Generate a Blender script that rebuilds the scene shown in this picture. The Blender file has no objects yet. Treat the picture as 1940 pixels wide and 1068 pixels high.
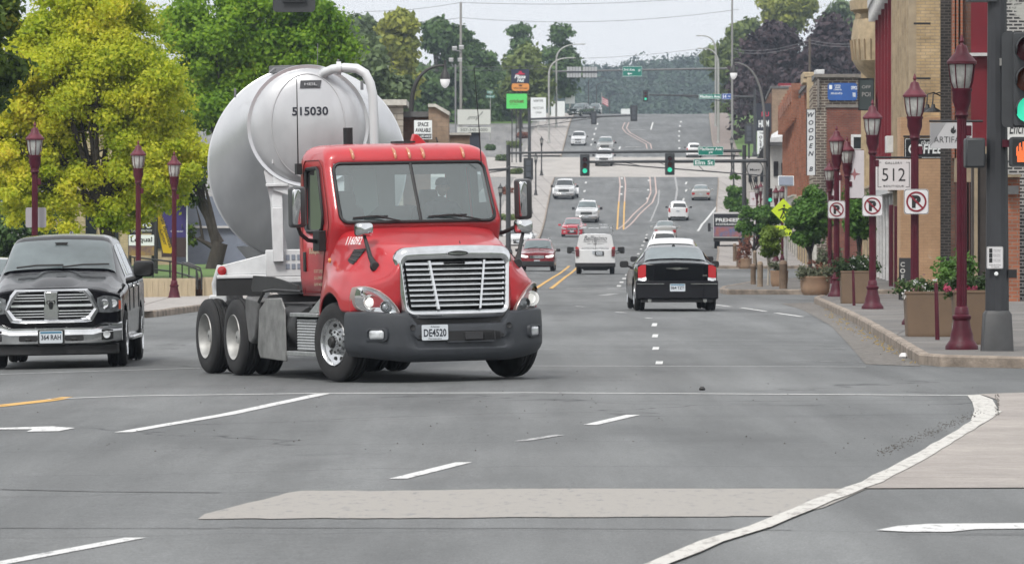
import bpy, math, random
import numpy as np
from mathutils import Vector, Matrix
R = math.radians; PI = math.pi
random.seed(7)
sc = bpy.context.scene
COL = sc.collection
# ---------------------------------------------------------------- camera, world, sun, exposure
F = 10500.0; CAMH = 1.9; HY = 430.0; CX = 970.0      # focal length in photo pixels, eye height, horizon row, centre column
cd = bpy.data.cameras.new('camera'); cam = bpy.data.objects.new('camera', cd); COL.objects.link(cam)
cd.sensor_width = 36; cd.lens = F/1940*36; cd.shift_y = -(534-HY)/1940
cd.clip_start = 0.5; cd.clip_end = 9000
cam.location = (0, 0, CAMH); cam.rotation_euler = (R(90), 0, 0)
cd.dof.use_dof = True; cd.dof.focus_distance = 71; cd.dof.aperture_fstop = 14
sc.camera = cam
SUN_EL, SUN_AZ = 52, 205
w = bpy.data.worlds.new('World'); sc.world = w; w.use_nodes = True
nt = w.node_tree; bg = nt.nodes['Background']
sky = nt.nodes.new('ShaderNodeTexSky'); sky.sky_type = 'NISHITA'; sky.sun_disc = False
sky.sun_elevation = R(SUN_EL); sky.sun_rotation = R(SUN_AZ); sky.dust_density = 5; sky.air_density = 1.0; sky.ozone_density = 1
tc = nt.nodes.new('ShaderNodeTexCoord'); mp = nt.nodes.new('ShaderNodeMapping'); mp.inputs['Scale'].default_value = (1, 1, 3)
nz = nt.nodes.new('ShaderNodeTexNoise'); nz.inputs['Scale'].default_value = 2.2; nz.inputs['Detail'].default_value = 6
rp = nt.nodes.new('ShaderNodeValToRGB'); rp.color_ramp.elements[0].color = (11.8, 12.0, 12.4, 1); rp.color_ramp.elements[1].color = (14.2, 14.3, 14.5, 1)
rp.color_ramp.elements[0].position = .3; rp.color_ramp.elements[1].position = .7
mx = nt.nodes.new('ShaderNodeMixRGB'); mx.inputs[0].default_value = .88
nt.links.new(tc.outputs['Generated'], mp.inputs[0]); nt.links.new(mp.outputs[0], nz.inputs[0]); nt.links.new(nz.outputs[0], rp.inputs[0])
nt.links.new(sky.outputs[0], mx.inputs[1]); nt.links.new(rp.outputs[0], mx.inputs[2]); nt.links.new(mx.outputs[0], bg.inputs[0])
bg.inputs[1].default_value = 0.078
sd = bpy.data.lights.new('sun', 'SUN'); sd.energy = 2.0; sd.angle = R(12); sd.color = (1, .97, .92)
sun = bpy.data.objects.new('sun', sd); COL.objects.link(sun)
# the sun stands behind the camera, high to the left
az = R(SUN_AZ); el = R(SUN_EL)
sv = Vector((math.sin(az)*math.cos(el), math.cos(az)*math.cos(el), math.sin(el)))
sun.rotation_euler = sv.to_track_quat('Z', 'Y').to_euler()
vs = sc.view_settings; vs.view_transform = 'Standard'; vs.look = 'None'; vs.gamma = 1; vs.exposure = 0.25; vs.use_curve_mapping = False
cy = sc.cycles; cy.max_bounces = 8; cy.diffuse_bounces = 3; cy.glossy_bounces = 3; cy.transparent_max_bounces = 12; cy.volume_bounces = 0
cy.use_adaptive_sampling = True; cy.adaptive_threshold = .02; cy.caustics_reflective = False; cy.caustics_refractive = False
cy.use_denoising = True; cy.sample_clamp_indirect = 6

# ---------------------------------------------------------------- ground profile: flat, dips, then climbs the hill
ZK = [(-60, 0), (60, 0), (110, 0), (140, -.06), (175, -.2), (220, -.33), (276, -.45), (310, -.40), (370, .15), (437, .95), (480, 1.95), (525, 3.95), (574, 6.2), (618, 8.2),
      (677, 11.4), (740, 15.0), (808, 18.0), (850, 19.2), (900, 19.7), (1000, 18.6), (1300, 6), (1500, 2), (1700, 12), (2400, 55), (3000, 58), (6000, 50)]
_kx = np.array([a for a, b in ZK], float); _kz = np.array([b for a, b in ZK], float)
_d = np.diff(_kz)/np.diff(_kx); _m = np.zeros(len(_kx)); _m[0] = _d[0]; _m[-1] = _d[-1]
for _i in range(1, len(_kx)-1):
    _m[_i] = 0 if _d[_i-1]*_d[_i] <= 0 else 2*_d[_i-1]*_d[_i]/(_d[_i-1]+_d[_i])
def ZP(Y):
    i = min(max(int(np.searchsorted(_kx, Y))-1, 0), len(_kx)-2)
    h = _kx[i+1]-_kx[i]; t = (Y-_kx[i])/h
    return float((2*t**3-3*t*t+1)*_kz[i]+(t**3-2*t*t+t)*h*_m[i]+(-2*t**3+3*t*t)*_kz[i+1]+(t**3-t*t)*h*_m[i+1])
def gz(X, Y):
    k = 1.0 if Y < 240 else max(0.0, 1-(Y-240)/80)
    return ZP(Y) - .02*min(12.0, max(0.0, -X))*k
def W(px, py, Y): return Vector(((px-CX)/F*Y, Y, CAMH+(HY-py)/F*Y))
def XP(px, Y): return (px-CX)/F*Y
def ZPX(py, Y): return CAMH+(HY-py)/F*Y
def G(px, py):
    f = lambda Y: CAMH+(HY-py)*Y/F - gz((px-CX)/F*Y, Y)
    Y = 20.0
    while f(Y) > 0 and Y < 1400: Y += 3
    a, b = Y-3, Y
    for _ in range(24):
        m = (a+b)/2
        if f(m) > 0: a = m
        else: b = m
    return Vector(((px-CX)/F*a, a, gz((px-CX)/F*a, a)))
def gp(X, Y, dz=0): return Vector((X, Y, gz(X, Y)+dz))

# ---------------------------------------------------------------- materials
MATS = {}
def mat(name, col, rough=.6, metal=0, noise=.0, scale=5, bump=0, bscale=40, coat=0, spec=.5, col2=None, dirt=0, tex='OBJ', emis=None, alpha=None, stretch=None):
    if name in MATS: return MATS[name]
    m = bpy.data.materials.new(name); m.use_nodes = True; n = m.node_tree.nodes; l = m.node_tree.links; p = n['Principled BSDF']
    p.inputs['Roughness'].default_value = rough; p.inputs['Metallic'].default_value = metal
    p.inputs['Coat Weight'].default_value = coat; p.inputs['Coat Roughness'].default_value = .04; p.inputs['Specular IOR Level'].default_value = spec
    c = (*col, 1)
    p.inputs['Base Color'].default_value = c
    t = n.new('ShaderNodeTexCoord'); src = t.outputs['Object']
    if stretch:
        mm = n.new('ShaderNodeMapping'); mm.inputs['Scale'].default_value = stretch; l.new(src, mm.inputs[0]); src = mm.outputs[0]
    if noise or col2:
        a = n.new('ShaderNodeTexNoise'); a.inputs['Scale'].default_value = scale; a.inputs['Detail'].default_value = 6; a.inputs['Roughness'].default_value = .6; l.new(src, a.inputs['Vector'])
        r = n.new('ShaderNodeValToRGB'); r.color_ramp.elements[0].position = .32; r.color_ramp.elements[1].position = .68
        c2 = col2 or tuple(x*(1-noise) for x in col); c1 = col if col2 else tuple(min(1, x*(1+noise)) for x in col)
        r.color_ramp.elements[0].color = (*c2, 1); r.color_ramp.elements[1].color = (*c1, 1)
        l.new(a.outputs['Fac'], r.inputs[0]); l.new(r.outputs[0], p.inputs['Base Color'])
        q = n.new('ShaderNodeMapRange'); q.inputs[3].default_value = max(.02, rough-.08); q.inputs[4].default_value = min(1, rough+.12); l.new(a.outputs['Fac'], q.inputs[0]); l.new(q.outputs[0], p.inputs['Roughness'])
    if bump:
        b = n.new('ShaderNodeTexNoise'); b.inputs['Scale'].default_value = bscale; b.inputs['Detail'].default_value = 4; l.new(src, b.inputs['Vector'])
        bb = n.new('ShaderNodeBump'); bb.inputs['Strength'].default_value = bump; bb.inputs['Distance'].default_value = .02; l.new(b.outputs['Fac'], bb.inputs['Height']); l.new(bb.outputs[0], p.inputs['Normal'])
    if emis:
        p.inputs['Emission Color'].default_value = (*emis[:3], 1); p.inputs['Emission Strength'].default_value = emis[3]
    MATS[name] = m; return m
def brick_mat(name, c1, c2, mortar, bw=.24, bh=.08, msz=.012, rough=.85, dirt=.35, axis='XZ', patch=None):
    if name in MATS: return MATS[name]
    m = bpy.data.materials.new(name); m.use_nodes = True; n = m.node_tree.nodes; l = m.node_tree.links; p = n['Principled BSDF']; p.inputs['Roughness'].default_value = rough
    t = n.new('ShaderNodeTexCoord'); s = n.new('ShaderNodeSeparateXYZ'); k = n.new('ShaderNodeCombineXYZ'); l.new(t.outputs['Object'], s.inputs[0])
    l.new(s.outputs[0 if axis == 'XZ' else 1], k.inputs[0]); l.new(s.outputs[2], k.inputs[1])
    b = n.new('ShaderNodeTexBrick'); b.inputs['Scale'].default_value = 1; b.inputs['Brick Width'].default_value = bw; b.inputs['Row Height'].default_value = bh; b.inputs['Mortar Size'].default_value = msz
    b.inputs['Color1'].default_value = (*c1, 1); b.inputs['Color2'].default_value = (*c2, 1); b.inputs['Mortar'].default_value = (*mortar, 1); l.new(k.outputs[0], b.inputs['Vector'])
    a = n.new('ShaderNodeTexNoise'); a.inputs['Scale'].default_value = 1.1; a.inputs['Detail'].default_value = 8; a.inputs['Roughness'].default_value = .7; l.new(t.outputs['Object'], a.inputs['Vector'])
    r = n.new('ShaderNodeMapRange'); r.inputs[1].default_value = .35; r.inputs[2].default_value = .7; r.inputs[3].default_value = 1-dirt; r.inputs[4].default_value = 1.08; l.new(a.outputs['Fac'], r.inputs[0])
    x = n.new('ShaderNodeMixRGB'); x.blend_type = 'MULTIPLY'; x.inputs[0].default_value = 1; l.new(b.outputs['Color'], x.inputs[1]); l.new(r.outputs[0], x.inputs[2])
    out = x.outputs[0]
    if patch:     # remains of another coat (plaster or paint) in ragged patches
        a2 = n.new('ShaderNodeTexNoise'); a2.inputs['Scale'].default_value = patch[1]; a2.inputs['Detail'].default_value = 7; a2.inputs['Roughness'].default_value = .65; l.new(t.outputs['Object'], a2.inputs['Vector'])
        g = n.new('ShaderNodeMapRange'); g.inputs[1].default_value = patch[2]; g.inputs[2].default_value = patch[2]+.03; l.new(a2.outputs['Fac'], g.inputs[0])
        y = n.new('ShaderNodeMixRGB'); l.new(g.outputs[0], y.inputs[0]); l.new(out, y.inputs[1]); y.inputs[2].default_value = (*patch[0], 1); out = y.outputs[0]
    l.new(out, p.inputs['Base Color'])
    bb = n.new('ShaderNodeBump'); bb.inputs['Strength'].default_value = .5; bb.inputs['Distance'].default_value = .01; bb.invert = True; l.new(b.outputs['Fac'], bb.inputs['Height']); l.new(bb.outputs[0], p.inputs['Normal'])
    MATS[name] = m; return m
def glass_mat(name, tint=(.75, .88, .88), refl=.12, rough=.02, opac=0.0, film=(.02, .03, .03)):
    if name in MATS: return MATS[name]
    m = bpy.data.materials.new(name); m.use_nodes = True; n = m.node_tree.nodes; l = m.node_tree.links; n.remove(n['Principled BSDF'])
    o = n['Material Output']; tr = n.new('ShaderNodeBsdfTransparent'); tr.inputs[0].default_value = (*tint, 1); gl = n.new('ShaderNodeBsdfGlossy'); gl.inputs['Roughness'].default_value = rough
    df = n.new('ShaderNodeBsdfDiffuse'); df.inputs[0].default_value = (*film, 1); m0 = n.new('ShaderNodeMixShader'); m0.inputs[0].default_value = opac; l.new(tr.outputs[0], m0.inputs[1]); l.new(df.outputs[0], m0.inputs[2])
    fr = n.new('ShaderNodeLayerWeight'); fr.inputs[0].default_value = .35; ad = n.new('ShaderNodeMath'); ad.operation = 'ADD'; ad.use_clamp = True; ad.inputs[1].default_value = refl
    l.new(fr.outputs['Fresnel'], ad.inputs[0]); ms = n.new('ShaderNodeMixShader'); l.new(ad.outputs[0], ms.inputs[0]); l.new(m0.outputs[0], ms.inputs[1]); l.new(gl.outputs[0], ms.inputs[2]); l.new(ms.outputs[0], o.inputs[0])
    MATS[name] = m; return m
def leaf_mat(name, c1, c2, c3=None, clump=.6, trans=.35):
    if name in MATS: return MATS[name]
    m = bpy.data.materials.new(name); m.use_nodes = True; n = m.node_tree.nodes; l = m.node_tree.links; n.remove(n['Principled BSDF']); o = n['Material Output']
    g = n.new('ShaderNodeNewGeometry'); t = n.new('ShaderNodeTexCoord'); a = n.new('ShaderNodeTexNoise'); a.inputs['Scale'].default_value = clump; a.inputs['Detail'].default_value = 3; l.new(t.outputs['Object'], a.inputs['Vector'])
    mt = n.new('ShaderNodeMath'); mt.operation = 'MULTIPLY_ADD'; mt.inputs[1].default_value = .5; l.new(g.outputs['Random Per Island'], mt.inputs[0])
    m2 = n.new('ShaderNodeMapRange'); m2.inputs[1].default_value = .3; m2.inputs[2].default_value = .7; m2.inputs[3].default_value = -.1; m2.inputs[4].default_value = .6; l.new(a.outputs['Fac'], m2.inputs[0]); l.new(m2.outputs[0], mt.inputs[2])
    r = n.new('ShaderNodeValToRGB'); r.color_ramp.elements[0].color = (*c1, 1); r.color_ramp.elements[1].color = (*c2, 1); r.color_ramp.elements[0].position = .15; r.color_ramp.elements[1].position = .85
    if c3:
        e = r.color_ramp.elements.new(.97); e.color = (*c3, 1)
    l.new(mt.outputs[0], r.inputs[0])
    d = n.new('ShaderNodeBsdfPrincipled'); d.inputs['Roughness'].default_value = .55; d.inputs['Specular IOR Level'].default_value = .3; tl = n.new('ShaderNodeBsdfTranslucent'); l.new(r.outputs[0], d.inputs['Base Color']); l.new(r.outputs[0], tl.inputs[0])
    ms = n.new('ShaderNodeMixShader'); ms.inputs[0].default_value = trans; l.new(d.outputs[0], ms.inputs[1]); l.new(tl.outputs[0], ms.inputs[2]); l.new(ms.outputs[0], o.inputs[0])
    MATS[name] = m; return m

# ---------------------------------------------------------------- mesh builder
_TXT = {}
def _textmesh(s, bold=0, shear=0, spacing=1.0):
    k = (s, bold, shear, spacing)
    if k not in _TXT:
        c = bpy.data.curves.new('t', 'FONT'); c.body = s; c.size = 1; c.offset = bold; c.shear = shear; c.resolution_u = 3; c.space_character = spacing
        o = bpy.data.objects.new('t', c); me = bpy.data.meshes.new_from_object(o)
        v = [tuple(x.co) for x in me.vertices]; f = [tuple(p.vertices) for p in me.polygons]
        bpy.data.objects.remove(o); bpy.data.meshes.remove(me); bpy.data.curves.remove(c)
        xs = [a[0] for a in v]; ys = [a[1] for a in v]
        _TXT[k] = (v, f, min(xs), max(xs), min(ys), max(ys))
    return _TXT[k]
class MB:
    def __init__(s): s.v = []; s.f = []; s.mi = []; s.M = Matrix()
    def add(s, V, Fs, mi=0):
        b = len(s.v); s.v += [tuple(s.M @ Vector(p)) for p in V]; s.f += [tuple(b+i for i in f) for f in Fs]; s.mi += [mi]*len(Fs); return s
    def box(s, c, d, rz=0, mi=0, rx=0, ry=0, taper=1.0):
        x, y, z = d[0]/2, d[1]/2, d[2]/2; T = Matrix.Translation(c) @ Matrix.Rotation(rz, 4, 'Z') @ Matrix.Rotation(ry, 4, 'Y') @ Matrix.Rotation(rx, 4, 'X')
        V = [T @ Vector((i*x*(taper if k > 0 else 1), j*y*(taper if k > 0 else 1), k*z)) for k in (-1, 1) for j in (-1, 1) for i in (-1, 1)]
        return s.add(V, [(0, 2, 3, 1), (4, 5, 7, 6), (0, 1, 5, 4), (2, 6, 7, 3), (0, 4, 6, 2), (1, 3, 7, 5)], mi)
    def b2(s, x0, x1, y0, y1, z0, z1, mi=0): return s.box(((x0+x1)/2, (y0+y1)/2, (z0+z1)/2), (abs(x1-x0), abs(y1-y0), abs(z1-z0)), mi=mi)
    def rings(s, rs, caps=True, mi=0, closed=True):
        n = len(rs[0]); V = [p for r in rs for p in r]; Fs = []
        for i in range(len(rs)-1):
            for j in range(n if closed else n-1):
                k = (j+1) % n; Fs.append((i*n+j, i*n+k, (i+1)*n+k, (i+1)*n+j))
        if caps and closed: Fs.append(tuple(range(n))[::-1]); Fs.append(tuple((len(rs)-1)*n+j for j in range(n)))
        return s.add(V, Fs, mi)
    def tube(s, p0, p1, r0, r1=None, n=10, mi=0, caps=True):
        return s.path([p0, p1], [r0, r0 if r1 is None else r1], n, mi, caps)
    def path(s, pts, r, n=8, mi=0, caps=True):
        P = [Vector(p) for p in pts]; rr = r if isinstance(r, (list, tuple)) else [r]*len(P); up = None; rs = []
        for i, p in enumerate(P):
            d = (P[min(i+1, len(P)-1)]-P[max(i-1, 0)]); d = d.normalized() if d.length > 1e-9 else Vector((0, 0, 1))
            if up is None: up = Vector((0, 0, 1)) if abs(d.z) < .9 else Vector((1, 0, 0))
            a = d.cross(up).normalized(); b = a.cross(d).normalized(); up = b
            rs.append([p+(a*math.cos(2*PI*k/n)+b*math.sin(2*PI*k/n))*rr[i] for k in range(n)])
        return s.rings(rs, caps, mi)
    def lathe(s, prof, c=(0, 0, 0), axis='z', n=20, mi=0, caps=True):
        c = Vector(c); rs = []
        for r, h in prof:
            ring = []
            for k in range(n):
                a, b = r*math.cos(2*PI*k/n), r*math.sin(2*PI*k/n)
                ring.append(c+Vector({'z': (a, b, h), 'x': (h, a, b), 'y': (b, h, a)}[axis]))
            rs.append(ring)
        return s.rings(rs, caps, mi)
    def prism(s, poly, a0, a1, axis='y', mi=0):
        f = {'y': lambda u, v, t: (u, t, v), 'x': lambda u, v, t: (t, u, v), 'z': lambda u, v, t: (u, v, t)}[axis]
        return s.rings([[f(u, v, a0) for u, v in poly], [f(u, v, a1) for u, v in poly]], True, mi)
    def quad(s, *p, mi=0): return s.add(p, [tuple(range(len(p)))], mi)
    def text(s, t, w, h, c=(0, 0, 0), mi=0, bold=0.0, shear=0.0, M=None, spacing=1.0):
        """flat letters in the local XZ plane facing -Y, centred on c; w or h may be None"""
        v, f, x0, x1, y0, y1 = _textmesh(t, bold, shear, spacing)
        if w is None: sx = sy = h/(y1-y0)
        elif h is None: sx = sy = w/(x1-x0)
        else: sx = w/(x1-x0); sy = h/(y1-y0)
        V = [Vector(((a-(x0+x1)/2)*sx, 0, (b-(y0+y1)/2)*sy)) for a, b, _ in v]
        V = [(M @ p if M else p)+Vector(c) for p in V]
        return s.add(V, f, mi)
    def build(s, name, mats, parent=None, smooth=35, bevel=0, seg=2, loc=None):
        me = bpy.data.meshes.new(name); me.from_pydata(s.v, [], s.f)
        for m in (mats if isinstance(mats, (list, tuple)) else [mats]): me.materials.append(m)
        me.polygons.foreach_set('material_index', s.mi)
        if smooth:
            me.polygons.foreach_set('use_smooth', [True]*len(s.f)); me.set_sharp_from_angle(angle=R(smooth))
        me.update(); o = bpy.data.objects.new(name, me); COL.objects.link(o)
        if parent: o.parent = parent
        if loc: o.location = loc
        if bevel:
            b = o.modifiers.new('bevel', 'BEVEL'); b.width = bevel; b.segments = seg; b.limit_method = 'ANGLE'; b.angle_limit = R(40); b.use_clamp_overlap = True
        return o
def tag(o, label=None, cat=None, group=None, kind=None):
    if label: o['label'] = label
    if cat: o['category'] = cat
    if group: o['group'] = group
    if kind: o['kind'] = kind
    return o
def empty(name, loc, label=None, cat=None, group=None, rz=0, tiltx=0, tilty=0, scale=1):
    o = bpy.data.objects.new(name, None); COL.objects.link(o); o.empty_display_size = .3
    o.matrix_basis = Matrix.Translation(loc) @ Matrix.Rotation(tiltx, 4, 'X') @ Matrix.Rotation(tilty, 4, 'Y') @ Matrix.Rotation(rz, 4, 'Z') @ Matrix.Scale(scale, 4)
    return tag(o, label, cat, group)
def each(name, mats, parent, shapes, **k):
    for f in shapes: b_ = MB(); f(b_); b_.build(name, mats, parent, **k)
def paving_mat(name, c1, c2, joint, w_=1.5, h_=1.5, jw=.02, rot=0, dirt=.25):
    m = bpy.data.materials.new(name); m.use_nodes = True; n = m.node_tree.nodes; l = m.node_tree.links; p = n['Principled BSDF']; p.inputs['Roughness'].default_value = .85
    t = n.new('ShaderNodeTexCoord'); mp = n.new('ShaderNodeMapping'); mp.inputs['Rotation'].default_value = (0, 0, rot); l.new(t.outputs['Object'], mp.inputs[0])
    b = n.new('ShaderNodeTexBrick'); b.offset = 0; b.inputs['Scale'].default_value = 1; b.inputs['Brick Width'].default_value = w_; b.inputs['Row Height'].default_value = h_; b.inputs['Mortar Size'].default_value = jw; b.inputs['Color1'].default_value = (*c1, 1); b.inputs['Color2'].default_value = (*c2, 1); b.inputs['Mortar'].default_value = (*joint, 1); l.new(mp.outputs[0], b.inputs['Vector'])
    out = b.outputs['Color']
    for sc_, lo in ((.5, 1-dirt), (5, .88), (40, .85)):
        a = n.new('ShaderNodeTexNoise'); a.inputs['Scale'].default_value = sc_; a.inputs['Detail'].default_value = 6; a.inputs['Roughness'].default_value = .65; l.new(t.outputs['Object'], a.inputs['Vector'])
        r = n.new('ShaderNodeMapRange'); r.inputs[1].default_value = .35; r.inputs[2].default_value = .65; r.inputs[3].default_value = lo; r.inputs[4].default_value = 1.06; l.new(a.outputs['Fac'], r.inputs[0])
        x = n.new('ShaderNodeMixRGB'); x.blend_type = 'MULTIPLY'; x.inputs[0].default_value = 1; l.new(out, x.inputs[1]); l.new(r.outputs[0], x.inputs[2]); out = x.outputs[0]
    l.new(out, p.inputs['Base Color']); MATS[name] = m; return m
def copy_tree(o, parent=None):
    c = o.copy(); COL.objects.link(c)
    if parent: c.parent = parent
    for ch in list(o.children): copy_tree(ch, c)
    return c
def arc(cx, cy, r, a0, a1, n): return [(cx+r*math.cos(R(a0+(a1-a0)*i/n)), cy+r*math.sin(R(a0+(a1-a0)*i/n))) for i in range(n+1)]
def rrect(w, h, r, n=4, cx=0, cy=0):
    a, b = w/2-r, h/2-r
    return arc(cx+a, cy+b, r, 0, 90, n)+arc(cx-a, cy+b, r, 90, 180, n)+arc(cx-a, cy-b, r, 180, 270, n)+arc(cx+a, cy-b, r, 270, 360, n)
def bez(p0, p1, p2, n=10):
    p0, p1, p2 = Vector(p0), Vector(p1), Vector(p2)
    return [p0*(1-t)**2+p1*2*t*(1-t)+p2*t*t for t in [i/n for i in range(n+1)]]
# ---------------------------------------------------------------- common materials
def asphalt_mat(name, base, light, crack=.8):
    m = bpy.data.materials.new(name); m.use_nodes = True; n = m.node_tree.nodes; l = m.node_tree.links; p = n['Principled BSDF']
    t = n.new('ShaderNodeTexCoord'); P = t.outputs['Object']
    def noise(scale, vec, detail=5, rough=.6):
        a = n.new('ShaderNodeTexNoise'); a.inputs['Scale'].default_value = scale; a.inputs['Detail'].default_value = detail; a.inputs['Roughness'].default_value = rough; l.new(vec, a.inputs['Vector']); return a.outputs['Fac']
    def mapping(sx, sy, rz=0):
        a = n.new('ShaderNodeMapping'); a.inputs['Scale'].default_value = (sx, sy, 1); a.inputs['Rotation'].default_value = (0, 0, rz); l.new(P, a.inputs[0]); return a.outputs[0]
    def mixc(fac, a, b, mode='MIX'):
        x = n.new('ShaderNodeMixRGB'); x.blend_type = mode
        for s_, v in ((0, fac), (1, a), (2, b)):
            if isinstance(v, (int, float)): x.inputs[s_].default_value = v
            elif isinstance(v, tuple): x.inputs[s_].default_value = (*v, 1)
            else: l.new(v, x.inputs[s_])
        return x.outputs[0]
    def rng(v, a, b, c, d):
        q = n.new('ShaderNodeMapRange'); q.inputs[1].default_value = a; q.inputs[2].default_value = b; q.inputs[3].default_value = c; q.inputs[4].default_value = d; l.new(v, q.inputs[0]); return q.outputs[0]
    big = noise(.12, mapping(1, .35)); streak = noise(1.0, mapping(1.1, .05, R(-3)), 6); fine = noise(60, P, 2); agg = noise(14, P, 3, .8); mid = noise(1.4, P, 8, .7)
    c = mixc(rng(big, .35, .65, 0, 1), base, light)
    c = mixc(1, c, rng(streak, .3, .7, .74, 1.2), 'MULTIPLY'); c = mixc(1, c, rng(mid, .3, .7, .84, 1.12), 'MULTIPLY'); c = mixc(1, c, rng(fine, .25, .75, .6, 1.42), 'MULTIPLY')
    c = mixc(1, c, rng(agg, .3, .7, .82, 1.18), 'MULTIPLY')
    # tar lines along cracks running mostly across the road
    dist = n.new('ShaderNodeMixRGB'); dist.inputs[0].default_value = .12; l.new(mapping(.05, .22), dist.inputs[1]); nn = n.new('ShaderNodeTexNoise'); nn.inputs['Scale'].default_value = .9; l.new(P, nn.inputs['Vector']); l.new(nn.outputs['Color'], dist.inputs[2])
    vo = n.new('ShaderNodeTexVoronoi'); vo.feature = 'DISTANCE_TO_EDGE'; vo.inputs['Scale'].default_value = 1.0; l.new(dist.outputs[0], vo.inputs['Vector'])
    ck = rng(vo.outputs['Distance'], 0.0, .004, crack, 0); c = mixc(ck, c, (.025, .025, .027))
    # darker oil and tyre stains
    st = noise(.45, mapping(1, .25), 4, .5); c = mixc(rng(st, .54, .70, 0, .5), c, tuple(x*.6 for x in base))
    l.new(c, p.inputs['Base Color']); p.inputs['Specular IOR Level'].default_value = .35
    l.new(rng(mid, .3, .7, .62, .85), p.inputs['Roughness'])
    b = n.new('ShaderNodeBump'); b.inputs['Strength'].default_value = .35; b.inputs['Distance'].default_value = .01; l.new(fine, b.inputs['Height']); l.new(b.outputs[0], p.inputs['Normal'])
    MATS[name] = m; return m
ASPH = asphalt_mat('asphalt', (.112, .117, .118), (.176, .181, .181))
ASPH2 = asphalt_mat('asphalt_old', (.17, .168, .165), (.22, .215, .21), .35)
CONC = paving_mat('concrete_paving', (.21, .195, .18), (.165, .156, .147), (.095, .088, .08), 3.2, 2.4, .025, R(6), .4)
CONC_L = paving_mat('concrete_light', (.44, .41, .385), (.41, .38, .36), (.22, .20, .18), 1.5, 4.0, .04, R(-2))
CONC_R = mat('concrete_road', (.40, .375, .35), .85, noise=.2, scale=1.1, bump=.3, bscale=60, stretch=(1, .4, 1))
CURB = mat('curb_concrete', (.27, .225, .185), .9, noise=.5, scale=2.2, bump=.5, bscale=25)
GRASS = mat('grass', (.09, .16, .035), .9, noise=.35, scale=1.2, bump=.6, bscale=30)
DIRT = mat('lot', (.24, .235, .225), .9, noise=.2, scale=.4)
def paint_mat(name, col, wear=.5):
    m = mat(name, col, .6, noise=.1, scale=3); return m
def worn(name, col, under, thr=.40, scale=6):
    if name in MATS: return MATS[name]
    m = bpy.data.materials.new(name); m.use_nodes = True; n = m.node_tree.nodes; l = m.node_tree.links; p = n['Principled BSDF']; p.inputs['Roughness'].default_value = .7
    t = n.new('ShaderNodeTexCoord'); mpp = n.new('ShaderNodeMapping'); mpp.inputs['Scale'].default_value = (2.2, .6, 1); l.new(t.outputs['Object'], mpp.inputs[0])
    a = n.new('ShaderNodeTexNoise'); a.inputs['Scale'].default_value = scale; a.inputs['Detail'].default_value = 8; a.inputs['Roughness'].default_value = .75; l.new(mpp.outputs[0], a.inputs['Vector'])
    g = n.new('ShaderNodeMapRange'); g.inputs[1].default_value = thr-.06; g.inputs[2].default_value = thr+.04; l.new(a.outputs['Fac'], g.inputs[0])
    y = n.new('ShaderNodeMixRGB'); l.new(g.outputs[0], y.inputs[0]); y.inputs[1].default_value = (*under, 1); y.inputs[2].default_value = (*col, 1); l.new(y.outputs[0], p.inputs['Base Color'])
    MATS[name] = m; return m
WPAINT = worn('white_road_paint', (.62, .62, .61), (.25, .25, .25), .42)
WPAINT2 = worn('faded_road_paint', (.42, .42, .42), (.17, .17, .17), .5)
CPAINT = worn('white_paint_on_concrete', (.54, .525, .49), (.30, .28, .26), .45, 4)
YPAINT = worn('yellow_road_paint', (.62, .36, .09), (.3, .26, .2), .38)
RPAINT = worn('pale_median_paint', (.50, .37, .33), (.25, .24, .23), .40)

# ---------------------------------------------------------------- ribbons laid on the ground profile
def lerp_poly(pts, Y):
    if Y <= pts[0][0]: return pts[0][1]
    for (a, xa), (b, xb) in zip(pts, pts[1:]):
        if Y <= b: return xa+(xb-xa)*(Y-a)/(b-a)
    return pts[-1][1]
def rows(y0, y1):
    ys = [y0]; y = y0
    while y < y1-.01:
        st = 2 if y < 130 else 4 if y < 400 else 5 if y < 1000 else 25 if y < 3000 else 200
        y = (math.floor(y/st+1e-6)+1)*st; ys.append(min(y, y1))
    return ys
def sheet(name, L, Rr, y0, y1, dz, m, kind='structure', parent=None, label=None, cat=None):
    """sheet between two x(Y) curves, following gz"""
    mb = MB(); V = []; Fs = []; ys = rows(y0, y1)
    for Y in ys:
        a = lerp_poly(L, Y); b = lerp_poly(Rr, Y); xs = [a]+[min(max(k, a), b) for k in (-12, -6, 0)]+[b]
        xs = [xs[0]]+[max(x, xs[0]+1e-4*i) for i, x in enumerate(xs[1:], 1)]
        V += [(x, Y, gz(x, Y)+dz) for x in xs]
    for i in range(len(ys)-1):
        for j in range(4): a = i*5+j; Fs.append((a, a+1, a+6, a+5))
    mb.add(V, Fs); o = mb.build(name, m, parent, smooth=0); return tag(o, kind=kind, label=label, cat=cat)
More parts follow.
